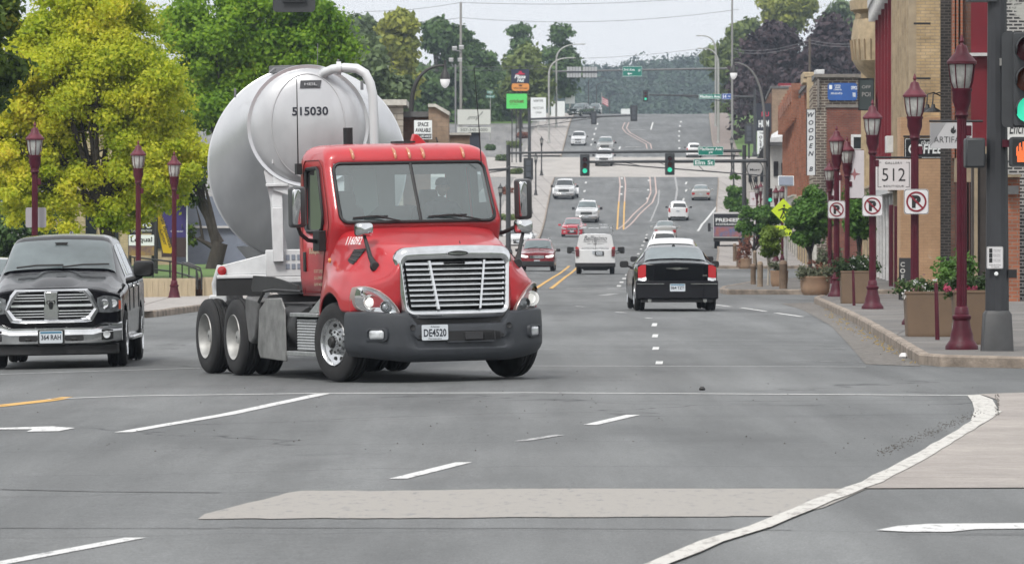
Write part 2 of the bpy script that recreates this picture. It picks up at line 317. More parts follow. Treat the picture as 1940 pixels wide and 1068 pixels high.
def poly_sheet(name, px, dz, m, raised=0, kind='structure', build=True, mb=None, world=None):
    """flat-ish polygon given by ground points; cut into rows along Y so that it follows the profile"""
    P = world or [G(x, y) for x, y in px]; P = [(p[0], p[1]) for p in P]
    own = mb is None; mb = mb or MB(); ylo = min(p[1] for p in P); yhi = max(p[1] for p in P)
    ys = sorted(set([p[1] for p in P]+rows(ylo, yhi)))
    def xs_at(y):
        out = []
        for (x0, a), (x1, b) in zip(P, P[1:]+P[:1]):
            if a == b: continue
            if min(a, b) <= y <= max(a, b): out.append(x0+(x1-x0)*(y-a)/(b-a))
        return (min(out), max(out)) if out else None
    for a, b in zip(ys, ys[1:]):
        if b-a < 1e-6: continue
        e = min(1e-4, (b-a)/10); A, B = xs_at(a+e), xs_at(b-e)
        if not A or not B: continue
        cs = [[E[0]]+[min(max(k, E[0]), E[1]) for k in (-12, -6, 0)]+[E[1]] for E in (A, B)]
        for k in range(4):
            if cs[0][k+1]-cs[0][k] < 1e-5 and cs[1][k+1]-cs[1][k] < 1e-5: continue
            q = [(cs[0][k], a), (cs[0][k+1], a), (cs[1][k+1], b), (cs[1][k], b)]
            mb.quad(*[(x, y, gz(x, y)+dz) for x, y in q])
    if own: return tag(mb.build(name, m, smooth=0), kind=kind)
def stripe(mb, pts, wd, dz=.012, step=1.5, mi=0, rag=.07):
    """painted line of width wd along ground points (x, y)"""
    P = [Vector((p[0], p[1])) for p in pts]; Q = [P[0]]
    for a, b in zip(P, P[1:]):
        n = max(1, int((b-a).length/step))
        Q += [a+(b-a)*i/n for i in range(1, n+1)]
    L = []
    for i, p in enumerate(Q):
        d = (Q[min(i+1, len(Q)-1)]-Q[max(i-1, 0)]).normalized(); nn = Vector((-d.y, d.x))
        L.append((p+nn*wd/2*(1+random.uniform(-rag, rag)), p-nn*wd/2*(1+random.uniform(-rag, rag))))
    for (a, b), (c, d) in zip(L, L[1:]):
        mb.quad(*[(q.x, q.y, gz(q.x, q.y)+(.005 if q.y < 180 and dz == .012 else dz)) for q in (b, d, c, a)], mi=mi)
def px_line(*pp): return [G(x, y) for x, y in pp]

# ---------------------------------------------------------------- terrain and road
LC = [(20, -40), (128, -8.4), (140, -7.9), (200, -5.5), (300, -1.2), (400, 1.6), (480, 2.7), (574, 4.1), (700, 6.7), (770, 8.1), (900, 11), (1000, 14)]
RC = [(20, 30), (79, 40), (300, 30), (309, 11.4), (370, 13.8), (460, 17), (525, 19.4), (574, 21.4), (596, 22.2), (655, 24.2), (700, 25.3), (784, 28.0), (900, 32), (1000, 36)]
mb = MB(); V = []; Fs = []
xs = [-2500, -900, -300, -120, -60, -30, -12, -6, 0, 6, 12, 30, 60, 120, 300, 900, 2500]; ys = rows(-60, 1000)+rows(1025, 3000)[0:]+rows(3200, 7000)
V = [(x, y, gz(x, y)-.02) for y in ys for x in xs]; nx = len(xs)
Fs = [(i*nx+j, i*nx+j+1, (i+1)*nx+j+1, (i+1)*nx+j) for i in range(len(ys)-1) for j in range(nx-1)]
mb.add(V, Fs); tag(mb.build('ground', DIRT, smooth=0), kind='structure')
# unseen green hill ring, added to darken low reflections and block low sky light
HILLM = mat('reflection_hill_green', (.05, .075, .035), .95, noise=.4, scale=.05)
mb = MB(); rs = []
for r_, z in ((150, -1), (220, 14), (320, 34), (480, 52), (700, 60)): rs.append([(r_*1.25*math.cos(R(a)), 20+r_*math.sin(R(a)), z*(1+.12*math.sin(a*.21))-(1 if z < 0 else 0)) for a in range(102, 440, 4)])
mb.rings(rs, False, closed=False); tag(mb.build('reflection_hills', HILLM, smooth=60), kind='structure')
# main road sheet: everything from the camera to the crest between the kerbs, the near part as wide as the crossing
tag(sheet('road', [(15, -60), (127.9, -60), (128, -8.4)]+LC[2:], [(15, 60), (300, 60), (303, 11.2)]+RC[3:], 15, 960, .0, ASPH), kind='structure')
# concrete of the cross street at the foot of the hill
sheet('cross_street', [(596, -60), (655, -60)], [(596, 22), (600, 70), (655, 70)], 598, 654, .015, mat('cross_concrete', (.40, .375, .35), .9, noise=.12, scale=.5, stretch=(1, .3, 1)))
poly_sheet('pavement_corner', [(1640, 926), (1700, 893), (1752, 868), (1800, 840), (1875, 796), (1893, 780), (1888, 757), (1855, 747), (2050, 741), (2150, 924)], .008, mat('corner_concrete', (.42, .375, .345), .85, noise=.13, scale=1.5, bump=.3, bscale=60) and paving_mat('corner_paving', (.37, .335, .305), (.35, .315, .29), (.20, .18, .165), 6, 4.2, .02, R(1), .2))
_r = random.Random(4); poly_sheet('road_patch', [(375, 984), (388, 974), (425, 965), (470, 953), (500, 947), (545, 934)]+[(x, 931-(x-545)/280+_r.uniform(-1, 1)) for x in range(570, 1630, 22)]+[(1640, 927), (1600, 945), (1560, 962), (1500, 977)]+[(x, 978+(1480-x)/200+_r.uniform(-1, 1)) for x in range(1480, 400, -22)], .006, worn('patch_concrete', (.31, .29, .265), (.20, .20, .195), .42, 5.0))
# gravelly gutter along the right kerb
poly_sheet('gutter', [(1745, 694), (1640, 690), (1610, 655), (1575, 618), (1515, 585), (1480, 575), (1550, 573), (1640, 618), (1700, 655)], .005, mat('gutter_grit', (.155, .143, .13), .95, noise=.5, scale=7, bump=.6, bscale=30))

# ---------------------------------------------------------------- pavements with kerbs
def pavement(name, outline, h=.15, m=CONC, world=None, far=None):
    """raised slab; outline = kerb polyline in photo pixels, closed by the world points in far"""
    P = [tuple(G(x, y)[:2]) for x, y in outline]+list(far or [])
    mb = MB(); poly_sheet(None, None, h, None, mb=mb, world=P)
    o = tag(mb.build(name, m, smooth=0), kind='structure')
    return P
def kerb(name, pts, h=.15, wd=.16):
    mb = MB(); P = [Vector(p[:2]) for p in pts]; Q = [P[0]]
    for a, b in zip(P, P[1:]):
        n = max(1, int((b-a).length/1.5)); Q += [a+(b-a)*i/n for i in range(1, n+1)]
    rs = []
    for i, p in enumerate(Q):
        d = (Q[min(i+1, len(Q)-1)]-Q[max(i-1, 0)]).normalized(); nn = Vector((-d.y, d.x))
        a = p+nn*wd/2; b = p-nn*wd/2; jz = random.uniform(-.006, .006)
        rs.append([(a.x, a.y, gz(a.x, a.y)-.05), (a.x, a.y, gz(a.x, a.y)+h-.02+jz), (a.x*.85+b.x*.15, a.y*.85+b.y*.15, gz(a.x, a.y)+h+.01+jz), (a.x*.15+b.x*.85, a.y*.15+b.y*.85, gz(b.x, b.y)+h+.01+jz), (b.x, b.y, gz(b.x, b.y)+h-.02+jz), (b.x, b.y, gz(b.x, b.y)-.05)])
    mb.rings(rs); return tag(mb.build(name, CURB, smooth=0), kind='structure')
KA = px_line((2300, 702), (1940, 697), (1790, 694), (1752, 690), (1735, 680), (1700, 657), (1640, 620), (1590, 594), (1548, 574), (1560, 569), (1640, 567), (1900, 566))
pavement('pavement', [], far=[(p.x, p.y) for p in KA], m=CONC); kerb('kerb', KA)
KB = px_line((1900, 558), (1560, 558), (1380, 558), (1368, 555), (1372, 551), (1400, 546), (1440, 537), (1560, 533), (1800, 532))
pavement('pavement', [], far=[(p.x, p.y) for p in KB]); kerb('kerb', KB)
# pavement along the climb, right side
P = [(309, 11.5)]+RC[4:8]
sheet('pavement', RC[3:9], [(y, x+5.2) for y, x in RC[3:9]], 309, 596, .15, CONC_L); kerb('kerb', [(lerp_poly(RC, y), y) for y in range(309, 597, 6)])
kerb('kerb', [(lerp_poly(RC, 309)+x, 309) for x in range(0, 18, 3)])
sheet('pavement', [(655, 24.2)]+RC[10:13], [(y, x+2.7) for y, x in [(655, 24.2)]+RC[10:13]], 656, 860, .15, mat('pavers', (.24, .20, .18), .9, noise=.15, scale=1)); kerb('kerb', [(lerp_poly(RC, y), y) for y in range(656, 870, 8)])
# left side: near pavement, then the long one up the hill
LPO = [(y, x-6) for y, x in LC]
sheet('pavement', [(128, -40), (150, -30), (262, -16)], [(128, -8.4), (140, -7.9), (200, -5.5), (262, -2.9)], 128, 262, .15, CONC_L)
kerb('kerb', [(-40+i*2.1, 128) for i in range(15)]+[(lerp_poly(LC, y), y) for y in range(129, 264, 5)])
sheet('pavement', [(y, x-4.2) for y, x in LC], LC, 310, 596, .15, CONC_L); kerb('kerb', [(lerp_poly(LC, y), y) for y in range(310, 597, 6)])
sheet('pavement', [(y, x-4.5) for y, x in LC], LC, 656, 900, .15, CONC_L); kerb('kerb', [(lerp_poly(LC, y), y) for y in range(656, 905, 8)])
# car park on the left of the climb, and grass behind it
sheet('car_park', [(655, -60), (770, -60)], [(655, -1.0), (700, 1.7), (770, 3.2)], 656, 762, .01, ASPH2)
sheet('lawn', [(762, -90), (900, -90)], [(762, 2.6), (900, 6)], 763, 900, .02, GRASS)
# grassy bank on the right of the climb
mb = MB(); V = []; Fs = []; yy = rows(656, 900); cols = 7
for Y in yy:
    x0 = lerp_poly(RC, Y)+2.8
    for j in range(cols):
        t = j/(cols-1); V.append((x0+t*30, Y, gz(x0, Y)+.05+ (5.5*(t**1.2))*min(1, (Y-650)/60)))
Fs = [(i*cols+j, i*cols+j+1, (i+1)*cols+j+1, (i+1)*cols+j) for i in range(len(yy)-1) for j in range(cols-1)]
mb.add(V, Fs); tag(mb.build('bank', GRASS, smooth=40), kind='structure')

# ---------------------------------------------------------------- road markings
mw = MB(); my = MB(); mr = MB(); mf = MB(); mc = MB()
def L(mbx, wd, *pp, **k): stripe(mbx, [(p.x, p.y) for p in px_line(*pp)], wd, **k)
L(mw, .19, (92, 756), (250, 750), (610, 745), (1000, 744), (1500, 747), (1838, 749))                # long thin line across the crossing
L(mw, .18, (232, 819), (430, 785), (612, 746))                                            # left lane line
for a, b in (((-40, 1075), (255, 1019)), ((755, 907), (878, 876)), ((1118, 805), (1200, 786))): L(mw, .14, a, b)
mp_ = [(1250, 1069), (1350, 1028), (1440, 1000), (1560, 950), (1650, 915), (1740, 868), (1830, 815), (1885, 780)]
L(mc, .15, (1150, 1110), *mp_, rag=.16, step=.9, dz=.013)
poly_sheet(None, [(1832, 749), (1856, 748), (1880, 757), (1890, 775), (1882, 792), (1850, 812), (1838, 800), (1846, 778), (1842, 762)], .008, None, mb=mc)
poly_sheet(None, [(1660, 1005), (1700, 997), (1760, 993), (2100, 990), (2100, 1000), (1850, 1003), (1800, 1008), (1720, 1008)], .006, None, mb=mw)   # arrow on the right
L(mw, .1, (0, 709), (150, 704), (380, 697)); L(mw, .09, (1010, 693), (1640, 695)); L(mf, .08, (1020, 662), (1460, 663), (1600, 660)); L(mf, .08, (1100, 651), (1560, 652)); L(mf, .07, (1150, 644), (1580, 645))
L(mf, .07, (1500, 683), (1640, 686)); L(mf, .1, (985, 836), (1060, 824))
poly_sheet(None, [(-60, 812), (0, 811), (60, 809), (100, 808), (142, 811), (112, 817), (50, 818), (62, 813.5), (-60, 814)], .006, None, mb=mw)                   # arrow head at left
for x, y in ((1249, 687), (1242, 660), (1241, 636), (1240, 615)): L(mw, .10, (x-1, y+3), (x+1, y-2.6))
L(mw, .1, (1165, 591), (1185, 592.5)); L(mw, .1, (1088, 580), (1108, 581)); L(mw, .1, (1222, 602), (1234, 603))
L(mw, .12, (1345, 576), (1384, 581)); L(mw, .12, (1404, 583), (1452, 590)); L(mw, .12, (1470, 593), (1520, 600))
for a, b in ((1010, 1040), (1073, 1113), (1150, 1190), (1335, 1390)): L(mw, .6, (a, 547), (b, 547))
for y in (503.5, 491.5): L(mf, .8, (1000, y), (1085, y)); L(mf, .8, (1170, y), (1240, y))
L(mf, .3, (1140, 560), (1165, 556))
for i, y in enumerate((542, 535, 528, 521, 514.5, 508.5)): L(mw, .16, (1172+i*5, y+1.3), (1173+i*5, y-1.3))
for x, y in ((1209, 481), (1214, 472), (1217, 465), (1220, 458), (1223, 451), (1225, 445), (1200, 489)): L(mw, .17, (x, y+1), (x+1, y-1))
for x, y in ((1286, 395), (1295, 378), (1300, 361), (1300, 347), (1290, 330)): L(mw, .18, (x-1, y+2.2), (x+1, y-2.2))
for x, y in ((1101, 395), (1104, 378), (1107.5, 362), (1110, 346), (1120, 274), (1123, 264), (1126, 254), (1129, 244), (1132, 235)): L(mw, .2, (x-.6, y+1.9), (x+.6, y-1.6))
for x, y in ((1287, 281), (1286.5, 267), (1286.5, 258), (1287, 249), (1288, 239), (1290, 231)): L(mw, .22, (x, y+1.4), (x, y-1.2))
L(mw, .2, (1237, 232), (1233, 246)); L(mw, .2, (1175, 278), (1173, 283))
L(mw, .2, (1322, 438), (1330, 425), (1345, 408), (1358, 392)); L(mf, .2, (1262, 425), (1279, 385), (1283, 360), (1279, 335)); L(mf, .15, (1232, 420), (1247, 385), (1249, 360))
for x0, x1, y in ((1195, 1221, 246), (1184, 1214, 278.5), (1184, 1210, 359), (1186, 1217, 362.5), (1165, 1180, 297), (1190, 1206, 297), (1220, 1234, 297), (1244, 1260, 297)): L(mw, .5, (x0, y), (x1, y))
for x, y in ((1178, 338), (1178, 354), (1177, 368), (1229, 342), (1228, 360), (1226, 376)): L(mw, .2, (x, y+1.2), (x, y-1.2))
for dx in (0, .55):
    def LL(mbx, *pp): stripe(mbx, [(p.x+dx, p.y) for p in px_line(*pp)], .14)
    LL(my, (1014, 547), (1050, 524), (1078, 504)); LL(my, (1169, 435), (1171, 400), (1172.5, 382)); LL(mr, (1172.5, 382), (1175, 350), (1173, 333)); LL(mr, (1171, 434), (1200, 406), (1225, 384), (1233, 365), (1231, 334))
    LL(mr, (1226, 282), (1224, 273), (1200, 260), (1186, 252), (1179, 243), (1184, 232))
for d in (0, .3): stripe(my, [(p.x, p.y+d*2) for p in px_line((-60, 775), (0, 770), (90, 760), (120, 755))], .14)
ms_ = MB()
for P_, wd_ in ((((430, 999), (900, 1001), (1500, 1004)), .035), (((0, 927), (180, 931), (420, 933)), .05), (((1480, 788), (1700, 785), (1885, 784)), .03), (((1380, 765), (1560, 768)), .03), (((0, 1000), (420, 1001)), .04), (((1700, 1012), (1940, 1013)), .03), (((1040, 655), (1500, 661), (1700, 662)), .05), (((300, 690), (450, 700), (700, 705)), .03), (((560, 862), (760, 858)), .03)):
    L(ms_, wd_, *P_, rag=.5, step=.5)
tag(ms_.build('sealed_cracks', mat('tar_seal', (.085, .087, .088), .8, noise=.3, scale=6), smooth=0), kind='structure')
for nm, b_, m_ in (('white_lane_markings', mw, WPAINT), ('yellow_centre_markings', my, YPAINT), ('pale_turn_lane_markings', mr, RPAINT), ('faded_road_markings', mf, WPAINT2), ('kerbside_edge_marking', mc, CPAINT)):
    tag(b_.build(nm, m_, smooth=0), kind='structure')
# ================================================================ vehicles
RUB = mat('tyre_rubber', (.022, .022, .023), .8, noise=.25, scale=8, bump=.2, bscale=60)
PLAST = mat('black_plastic', (.02, .02, .021), .55, noise=.2, scale=9)
CHROME = mat('chrome', (.66, .67, .68), .10, 1, noise=.12, scale=5)
ALU = mat('polished_aluminium', (.62, .63, .64), .25, 1, noise=.15, scale=6)
GRIM = mat('grey_wheel_steel', (.38, .38, .37), .5, .4, noise=.2, scale=6)
DGLASS = mat('dark_car_glass', (.018, .024, .026), .04, spec=.9, coat=.5)
TGLASS = mat('grey_car_glass', (.10, .13, .135), .05, spec=.9, coat=.6, noise=.3, scale=1.2)
LENS = mat('headlamp_lens', (.62, .64, .66), .12, .3, noise=.35, scale=9, coat=1)
LENSLIT = mat('lit_headlamp', (.8, .82, .84), .2, emis=(1, .97, .9, .8))
TAIL = mat('red_tail_lens', (.42, .015, .02), .15, coat=1, noise=.3, scale=12)
TAILLIT = mat('lit_brake_light', (.36, .012, .018), .2, coat=1, emis=(1, .04, .06, .10))
AMBER = mat('amber_lens', (.7, .25, .04), .2, coat=1)
PLATE = mat('plate_white', (.62, .66, .70), .4); INK = mat('ink', (.015, .018, .03), .5)
def carpaint(name, c, rough=.25, noise=.04, coat=.9, **k): return mat(name, c, rough, noise=noise, scale=2, coat=coat, **k)
P_BLACK = carpaint('black_car_paint', (.004, .004, .006), .10, coat=.0, spec=.22); P_WHITE = carpaint('white_car_paint', (.74, .75, .76), .3, .03)
P_SILVER = carpaint('silver_car_paint', (.46, .455, .44), .3, metal=.35); P_RED = carpaint('dark_red_car_paint', (.20, .014, .022)); P_PINK = carpaint('bright_red_car_paint', (.50, .03, .05))
P_GREEN = carpaint('dark_green_car_paint', (.03, .05, .05))
def interp(T, y):
    if y <= T[0][0]: return T[0][1:]
    for a, b in zip(T, T[1:]):
        if y <= b[0]:
            t = (y-a[0])/(b[0]-a[0]); return tuple(p+(q-p)*t for p, q in zip(a[1:], b[1:]))
    return T[-1][1:]
class Body:
    """lofted car body; y runs 0 (front) .. L (rear); table rows (y, zb, zs, zt, ws, wt)"""
    def __init__(s, L, T, wheels, rw, arch=.08): s.L = L; s.T = T; s.wy = wheels; s.rw = rw; s.ra = rw+arch
    def ring(s, y, off=0):
        zb, zs, zt, ws, wt = interp(s.T, y); mid = zb+.45*(zs-zb); top = max(zt-.09, zs+.012)
        P = [(0, zb), (ws*.86, zb), (ws*.965, zb+.07), (ws*.995, zb+.16), (ws, mid), (ws*1.0, zs-.14), (ws*.985, zs-.05), (ws*.94, zs), (wt+.04, top), (wt-.01, max(zt-.035, top+.006)), (wt-.10, max(zt-.008, top+.010)), (wt*.5, zt+.008), (0, zt+.018)]
        a = 0
        for w_ in s.wy:
            d = abs(y-w_)
            if d < s.ra: a = max(a, s.rw+math.sqrt(s.ra**2-d*d))
        return [(x, max(z, a)) if i < 7 else (x, z) for i, (x, z) in enumerate(P)]
    def pt(s, y, u, side=1, off=0):
        r = s.ring(y); i = min(int(u), len(r)-2); t = u-i; a, b = r[i], r[i+1]
        dx, dz = b[0]-a[0], b[1]-a[1]; l = math.hypot(dx, dz) or 1; nx, nz_ = dz/l, -dx/l
        return Vector((side*(a[0]+dx*t+nx*off), y-s.L/2, a[1]+dz*t+nz_*off))
    def mesh(s, y0, y1):
        ys = set([y0, y1]+[t[0] for t in s.T if y0 < t[0] < y1]); y = y0
        while y < y1: ys.add(round(y, 3)); y += .22
        for w_ in s.wy:
            for k in range(-12, 13):
                q = w_+s.ra*math.sin(PI/2*k/12)*.9999
                if y0 < q < y1: ys.add(q)
            for e in (-1, 1):
                q = w_+e*(s.ra+.004)
                if y0 < q < y1: ys.add(q)
        rs = []
        for y in sorted(ys):
            h = s.ring(y); rs.append([(x, y-s.L/2, z) for x, z in h]+[(-x, y-s.L/2, z) for x, z in h[-2:0:-1]])
        return MB().rings(rs)
    def patch(s, y0, y1, u0, u1, side=0, off=.006, ny=6, nu=4, slant=0, mb=None):
        """side 0: across the top (both sides); y0/y1 can be functions of u fraction through slant (shift of the y range with u)"""
        mb = mb or MB()
        if side:
            g = [[s.pt(y0+(y1-y0)*i/ny+slant*(j/nu)*(1 if i < ny/2 else 0), u0+(u1-u0)*j/nu, side, off) for j in range(nu+1)] for i in range(ny+1)]
        else:
            g = []
            for i in range(ny+1):
                y = y0+(y1-y0)*i/ny; r = [s.pt(y, u0+(u1-u0)*j/nu, 1, 0) for j in range(nu+1)]
                row = [Vector((p.x, p.y, p.z)) for p in r]+[Vector((-p.x, p.y, p.z)) for p in r[-2::-1]]; g.append(row)
            # push out along the slope of the strip
            nn = len(g[0]); d = (g[-1][nn//2]-g[0][nn//2]); nv = Vector((0, -d.z, d.y)).normalized()
            if nv.z < 0: nv = -nv
            g = [[p+nv*off for p in row] for row in g]
        n = len(g[0])
        mb.add([p for row in g for p in row], [(i*n+j, i*n+j+1, (i+1)*n+j+1, (i+1)*n+j) for i in range(len(g)-1) for j in range(n-1)])
        return mb
def fstrip(mb, pts, yf, t, depth=.1, sgn=-1, mi=0, mirror=False):
    """solid strip following the nose plan curve: pts (x, z0, z1); sgn -1 the front, +1 the rear"""
    for m in ((1, -1) if mirror else (1,)):
        fr = [[(m*x, sgn*(-yf(x, z)*-1) if False else sgn*(yf(x, z)+t), z) for z in (a, b)] for x, a, b in pts]
        bk = [[(m*x, sgn*(yf(x, z)-depth), z) for z in (a, b)] for x, a, b in pts]
        mb.rings([[f[0], f[1], b[1], b[0]] for f, b in zip(fr, bk)], True, mi)
    return mb
def wheel(parent, x, y, r, w_, spoke='disc', rimm=None, steer=0, name='wheel', dual=False, hub=False):
    side = 1 if x > 0 else -1
    e = empty(name, (x, y, r)); e.parent = parent; e.rotation_euler = (0, 0, steer)
    hw = w_/2; k = .028 if r > .45 else .018
    T = MB(); T.lathe([(r*.60, -hw+.01), (r*.72, -hw), (r*.93, -hw+.01), (r*.985, -hw+.035), (r, -hw+.07), (r, -hw*.45), (r-k, -hw*.43), (r-k, -hw*.37), (r, -hw*.35), (r, -.02), (r-k, -.012), (r-k, .012), (r, .02), (r, hw*.35), (r-k, hw*.37), (r-k, hw*.43), (r, hw*.45), (r, hw-.07), (r*.985, hw-.035), (r*.93, hw-.01), (r*.72, hw), (r*.60, hw-.01)], axis='x', n=36, caps=False)
    T.build('tyre', RUB, e, smooth=40)
    m = rimm or ALU; Rm = MB(); o = side
    if spoke == 'truckfront':
        Rm.lathe([(r*.60, o*(hw-.012)), (r*.585, o*(hw+.004)), (r*.56, o*(hw-.01)), (r*.54, o*(hw-.05)), (r*.45, o*(hw-.075)), (r*.32, o*(hw-.085)), (r*.30, o*(hw-.03)), (r*.17, o*(hw-.02)), (r*.16, o*(hw+.01))], axis='x', n=40, caps=False)
        Rm.build('rim', m, e, smooth=40)
        H = MB()
        for i in range(10):
            a = 2*PI*i/10; H.lathe([(.034, o*(hw-.079)), (.033, o*(hw-.068))], c=(0, r*.45*math.cos(a), r*.45*math.sin(a)), axis='x', n=10)
        H.lathe([(r*.15, o*(hw-.01)), (r*.145, o*(hw+.03)), (r*.10, o*(hw+.05))], axis='x', n=20)
        for i in range(10):
            a = 2*PI*(i+.5)/10; H.lathe([(.019, o*(hw-.08)), (.017, o*(hw-.02)), (.01, o*(hw-.015))], c=(0, r*.25*math.cos(a), r*.25*math.sin(a)), axis='x', n=8)
        H.build('hub', mat('hub_black', (.03, .03, .03), .5, .3), e, smooth=40)
    elif spoke == 'truckrear':
        Rm.lathe([(r*.60, o*(hw-.012)), (r*.59, o*(hw+.003)), (r*.565, o*(hw-.01)), (r*.53, o*(hw-.10)), (r*.50, o*(hw-.16)), (r*.30, o*(hw-.17)), (r*.28, o*(hw-.13)), (r*.18, o*(hw-.12)), (r*.16, o*(hw-.06)), (.02, o*(hw-.05))], axis='x', n=36, caps=False); Rm.build('rim', m, e, smooth=40)
        H = MB()
        for i in range(10):
            a = 2*PI*i/10; H.lathe([(.03, o*(hw-.167)), (.03, o*(hw-.15))], c=(0, r*.41*math.cos(a), r*.41*math.sin(a)), axis='x', n=8)
        H.build('hub', mat('hub_grey', (.2, .2, .2), .6), e, smooth=40)
    else:
        Rm.lathe([(r*.62, o*(hw-.012)), (r*.61, o*(hw+.004)), (r*.57, o*(hw-.008)), (r*.54, o*(hw-.06)), (r*.2, o*(hw-.08)), (.01, o*(hw-.085))], axis='x', n=28, mi=0, caps=False)
        for i in range(5):
            a = 2*PI*i/5; c, s_ = math.cos(a), math.sin(a); q = r*.07; pp = []
            for rad, ww, h in ((r*.12, q*1.2, hw-.02), (r*.56, q*1.5, hw-.012)):
                pp.append([(o*h, rad*c-ww*s_, rad*s_+ww*c), (o*h, rad*c+ww*s_, rad*s_-ww*c), (o*(h-.05), rad*c+ww*s_, rad*s_-ww*c), (o*(h-.05), rad*c-ww*s_, rad*s_+ww*c)])
            Rm.rings(pp)
        Rm.lathe([(r*.17, o*(hw-.06)), (r*.16, o*(hw-.005)), (r*.08, o*(hw))], axis='x', n=16)
        Rm.build('rim', m, e, smooth=40)
    return e
def plate(parent, y, z, txt, sgn=-1, w_=.305, h=.155, x=0, col=PLATE, top=None, rot=0, sub=None):
    e = MB(); e.prism(rrect(w_, h, .015, 2), -.006, .006, 'y'); o = e.build('licence_plate', col, parent, loc=(x, y, z)); o.rotation_euler = (0, 0, rot+(PI if sgn > 0 else 0))
    t = MB(); t.text(txt, w_*.86, h*(.5 if not top else .42), (0, -.009, -.004), bold=.02)
    if sub: t.text(sub[0], w_*.34, h*.11, (0, -.009, h*.38), bold=.01); t.text(sub[1], w_*.5, h*.09, (0, -.009, -h*.4), bold=.01)
    t.build('lettering', INK, o, smooth=0)
    if top: b = MB(); b.b2(-w_*.46, w_*.46, -.0085, -.0065, h*.3, h*.44); b.build('top_band', mat('plate_blue', (.05, .2, .32), .4), o, smooth=0)
    return o
def mirrors(parent, B, y, z, x, m, sz=(.2, .1, .15), stalk=.12, both=True, sides=(1, -1)):
    for s_ in sides:
        b = MB(); b.prism([(a, c) for a, c in rrect(sz[0], sz[2], .05, 3)], -sz[1]/2, sz[1]/2, 'y'); b.M = Matrix()
        o = b.build('mirror', m, parent, bevel=.012, loc=(s_*(x+stalk+sz[0]/2-.03), y, z)); a = MB(); a.tube((-s_*(sz[0]/2-.02), 0, -sz[2]*.3), (-s_*(sz[0]/2+stalk), 0, -sz[2]*.45), .022, .03); a.build('arm', PLAST, o)
TAB = {
 'sedan': dict(L=4.85, wheels=(.92, 3.75), rw=.33, tw=.215, trk=.79, T=[(.16, .22, .62, .66, .84, .62), (.5, .2, .72, .78, .90, .68), (1.35, .19, .86, .93, .925, .70), (1.5, .19, .88, .965, .925, .70), (2.2, .18, .91, 1.38, .925, .60), (2.5, .18, .92, 1.43, .925, .58), (3.0, .18, .93, 1.44, .925, .58), (3.4, .19, .95, 1.40, .92, .60), (4.05, .2, .98, 1.08, .92, .66), (4.3, .22, .97, 1.04, .91, .70), (4.7, .26, .93, .99, .86, .70)]),
 'suv': dict(L=4.6, wheels=(.9, 3.55), rw=.36, tw=.23, trk=.79, T=[(.16, .26, .84, .88, .84, .62), (.45, .24, .93, .99, .90, .68), (1.15, .22, 1.02, 1.10, .925, .72), (1.35, .22, 1.05, 1.15, .925, .74), (1.95, .22, 1.08, 1.60, .925, .64), (2.3, .22, 1.09, 1.68, .925, .62), (3.4, .22, 1.10, 1.69, .92, .62), (4.0, .24, 1.12, 1.64, .915, .62), (4.2, .25, 1.12, 1.56, .90, .63), (4.42, .28, 1.10, 1.16, .86, .72)]),
 'hatch': dict(L=4.4, wheels=(.85, 3.5), rw=.32, tw=.2, trk=.76, T=[(.16, .2, .7, .74, .80, .58), (.5, .18, .82, .88, .86, .64), (1.0, .18, .9, .97, .875, .66), (1.9, .18, .95, 1.42, .875, .58), (2.4, .18, .97, 1.49, .875, .56), (3.3, .18, .98, 1.44, .87, .57), (4.1, .22, 1.0, 1.24, .85, .60), (4.25, .25, .95, 1.05, .82, .62)]),
 'pickup': dict(L=5.7, wheels=(1.0, 4.6), rw=.40, tw=.27, trk=.85, T=[(.2, .34, 1.0, 1.06, .95, .74), (.5, .32, 1.08, 1.15, .985, .78), (1.55, .30, 1.14, 1.24, 1.0, .82), (1.7, .30, 1.16, 1.27, 1.0, .82), (2.35, .30, 1.18, 1.78, 1.0, .70), (2.7, .30, 1.19, 1.87, 1.0, .68), (3.9, .30, 1.2, 1.87, 1.0, .68), (4.05, .30, 1.2, 1.80, 1.0, .70), (4.12, .30, 1.22, 1.30, 1.0, .90), (5.5, .34, 1.24, 1.30, .98, .90)]),
 'van': dict(L=5.5, wheels=(.95, 4.4), rw=.37, tw=.24, trk=.83, T=[(.2, .36, 1.02, 1.08, .92, .74), (.75, .34, 1.14, 1.24, .98, .80), (.95, .34, 1.16, 1.30, .99, .80), (1.5, .34, 1.2, 1.86, 1.0, .74), (1.9, .34, 1.22, 2.0, 1.0, .76), (5.0, .36, 1.24, 2.0, 1.0, .76), (5.3, .38, 1.24, 1.96, .99, .78)]),
}
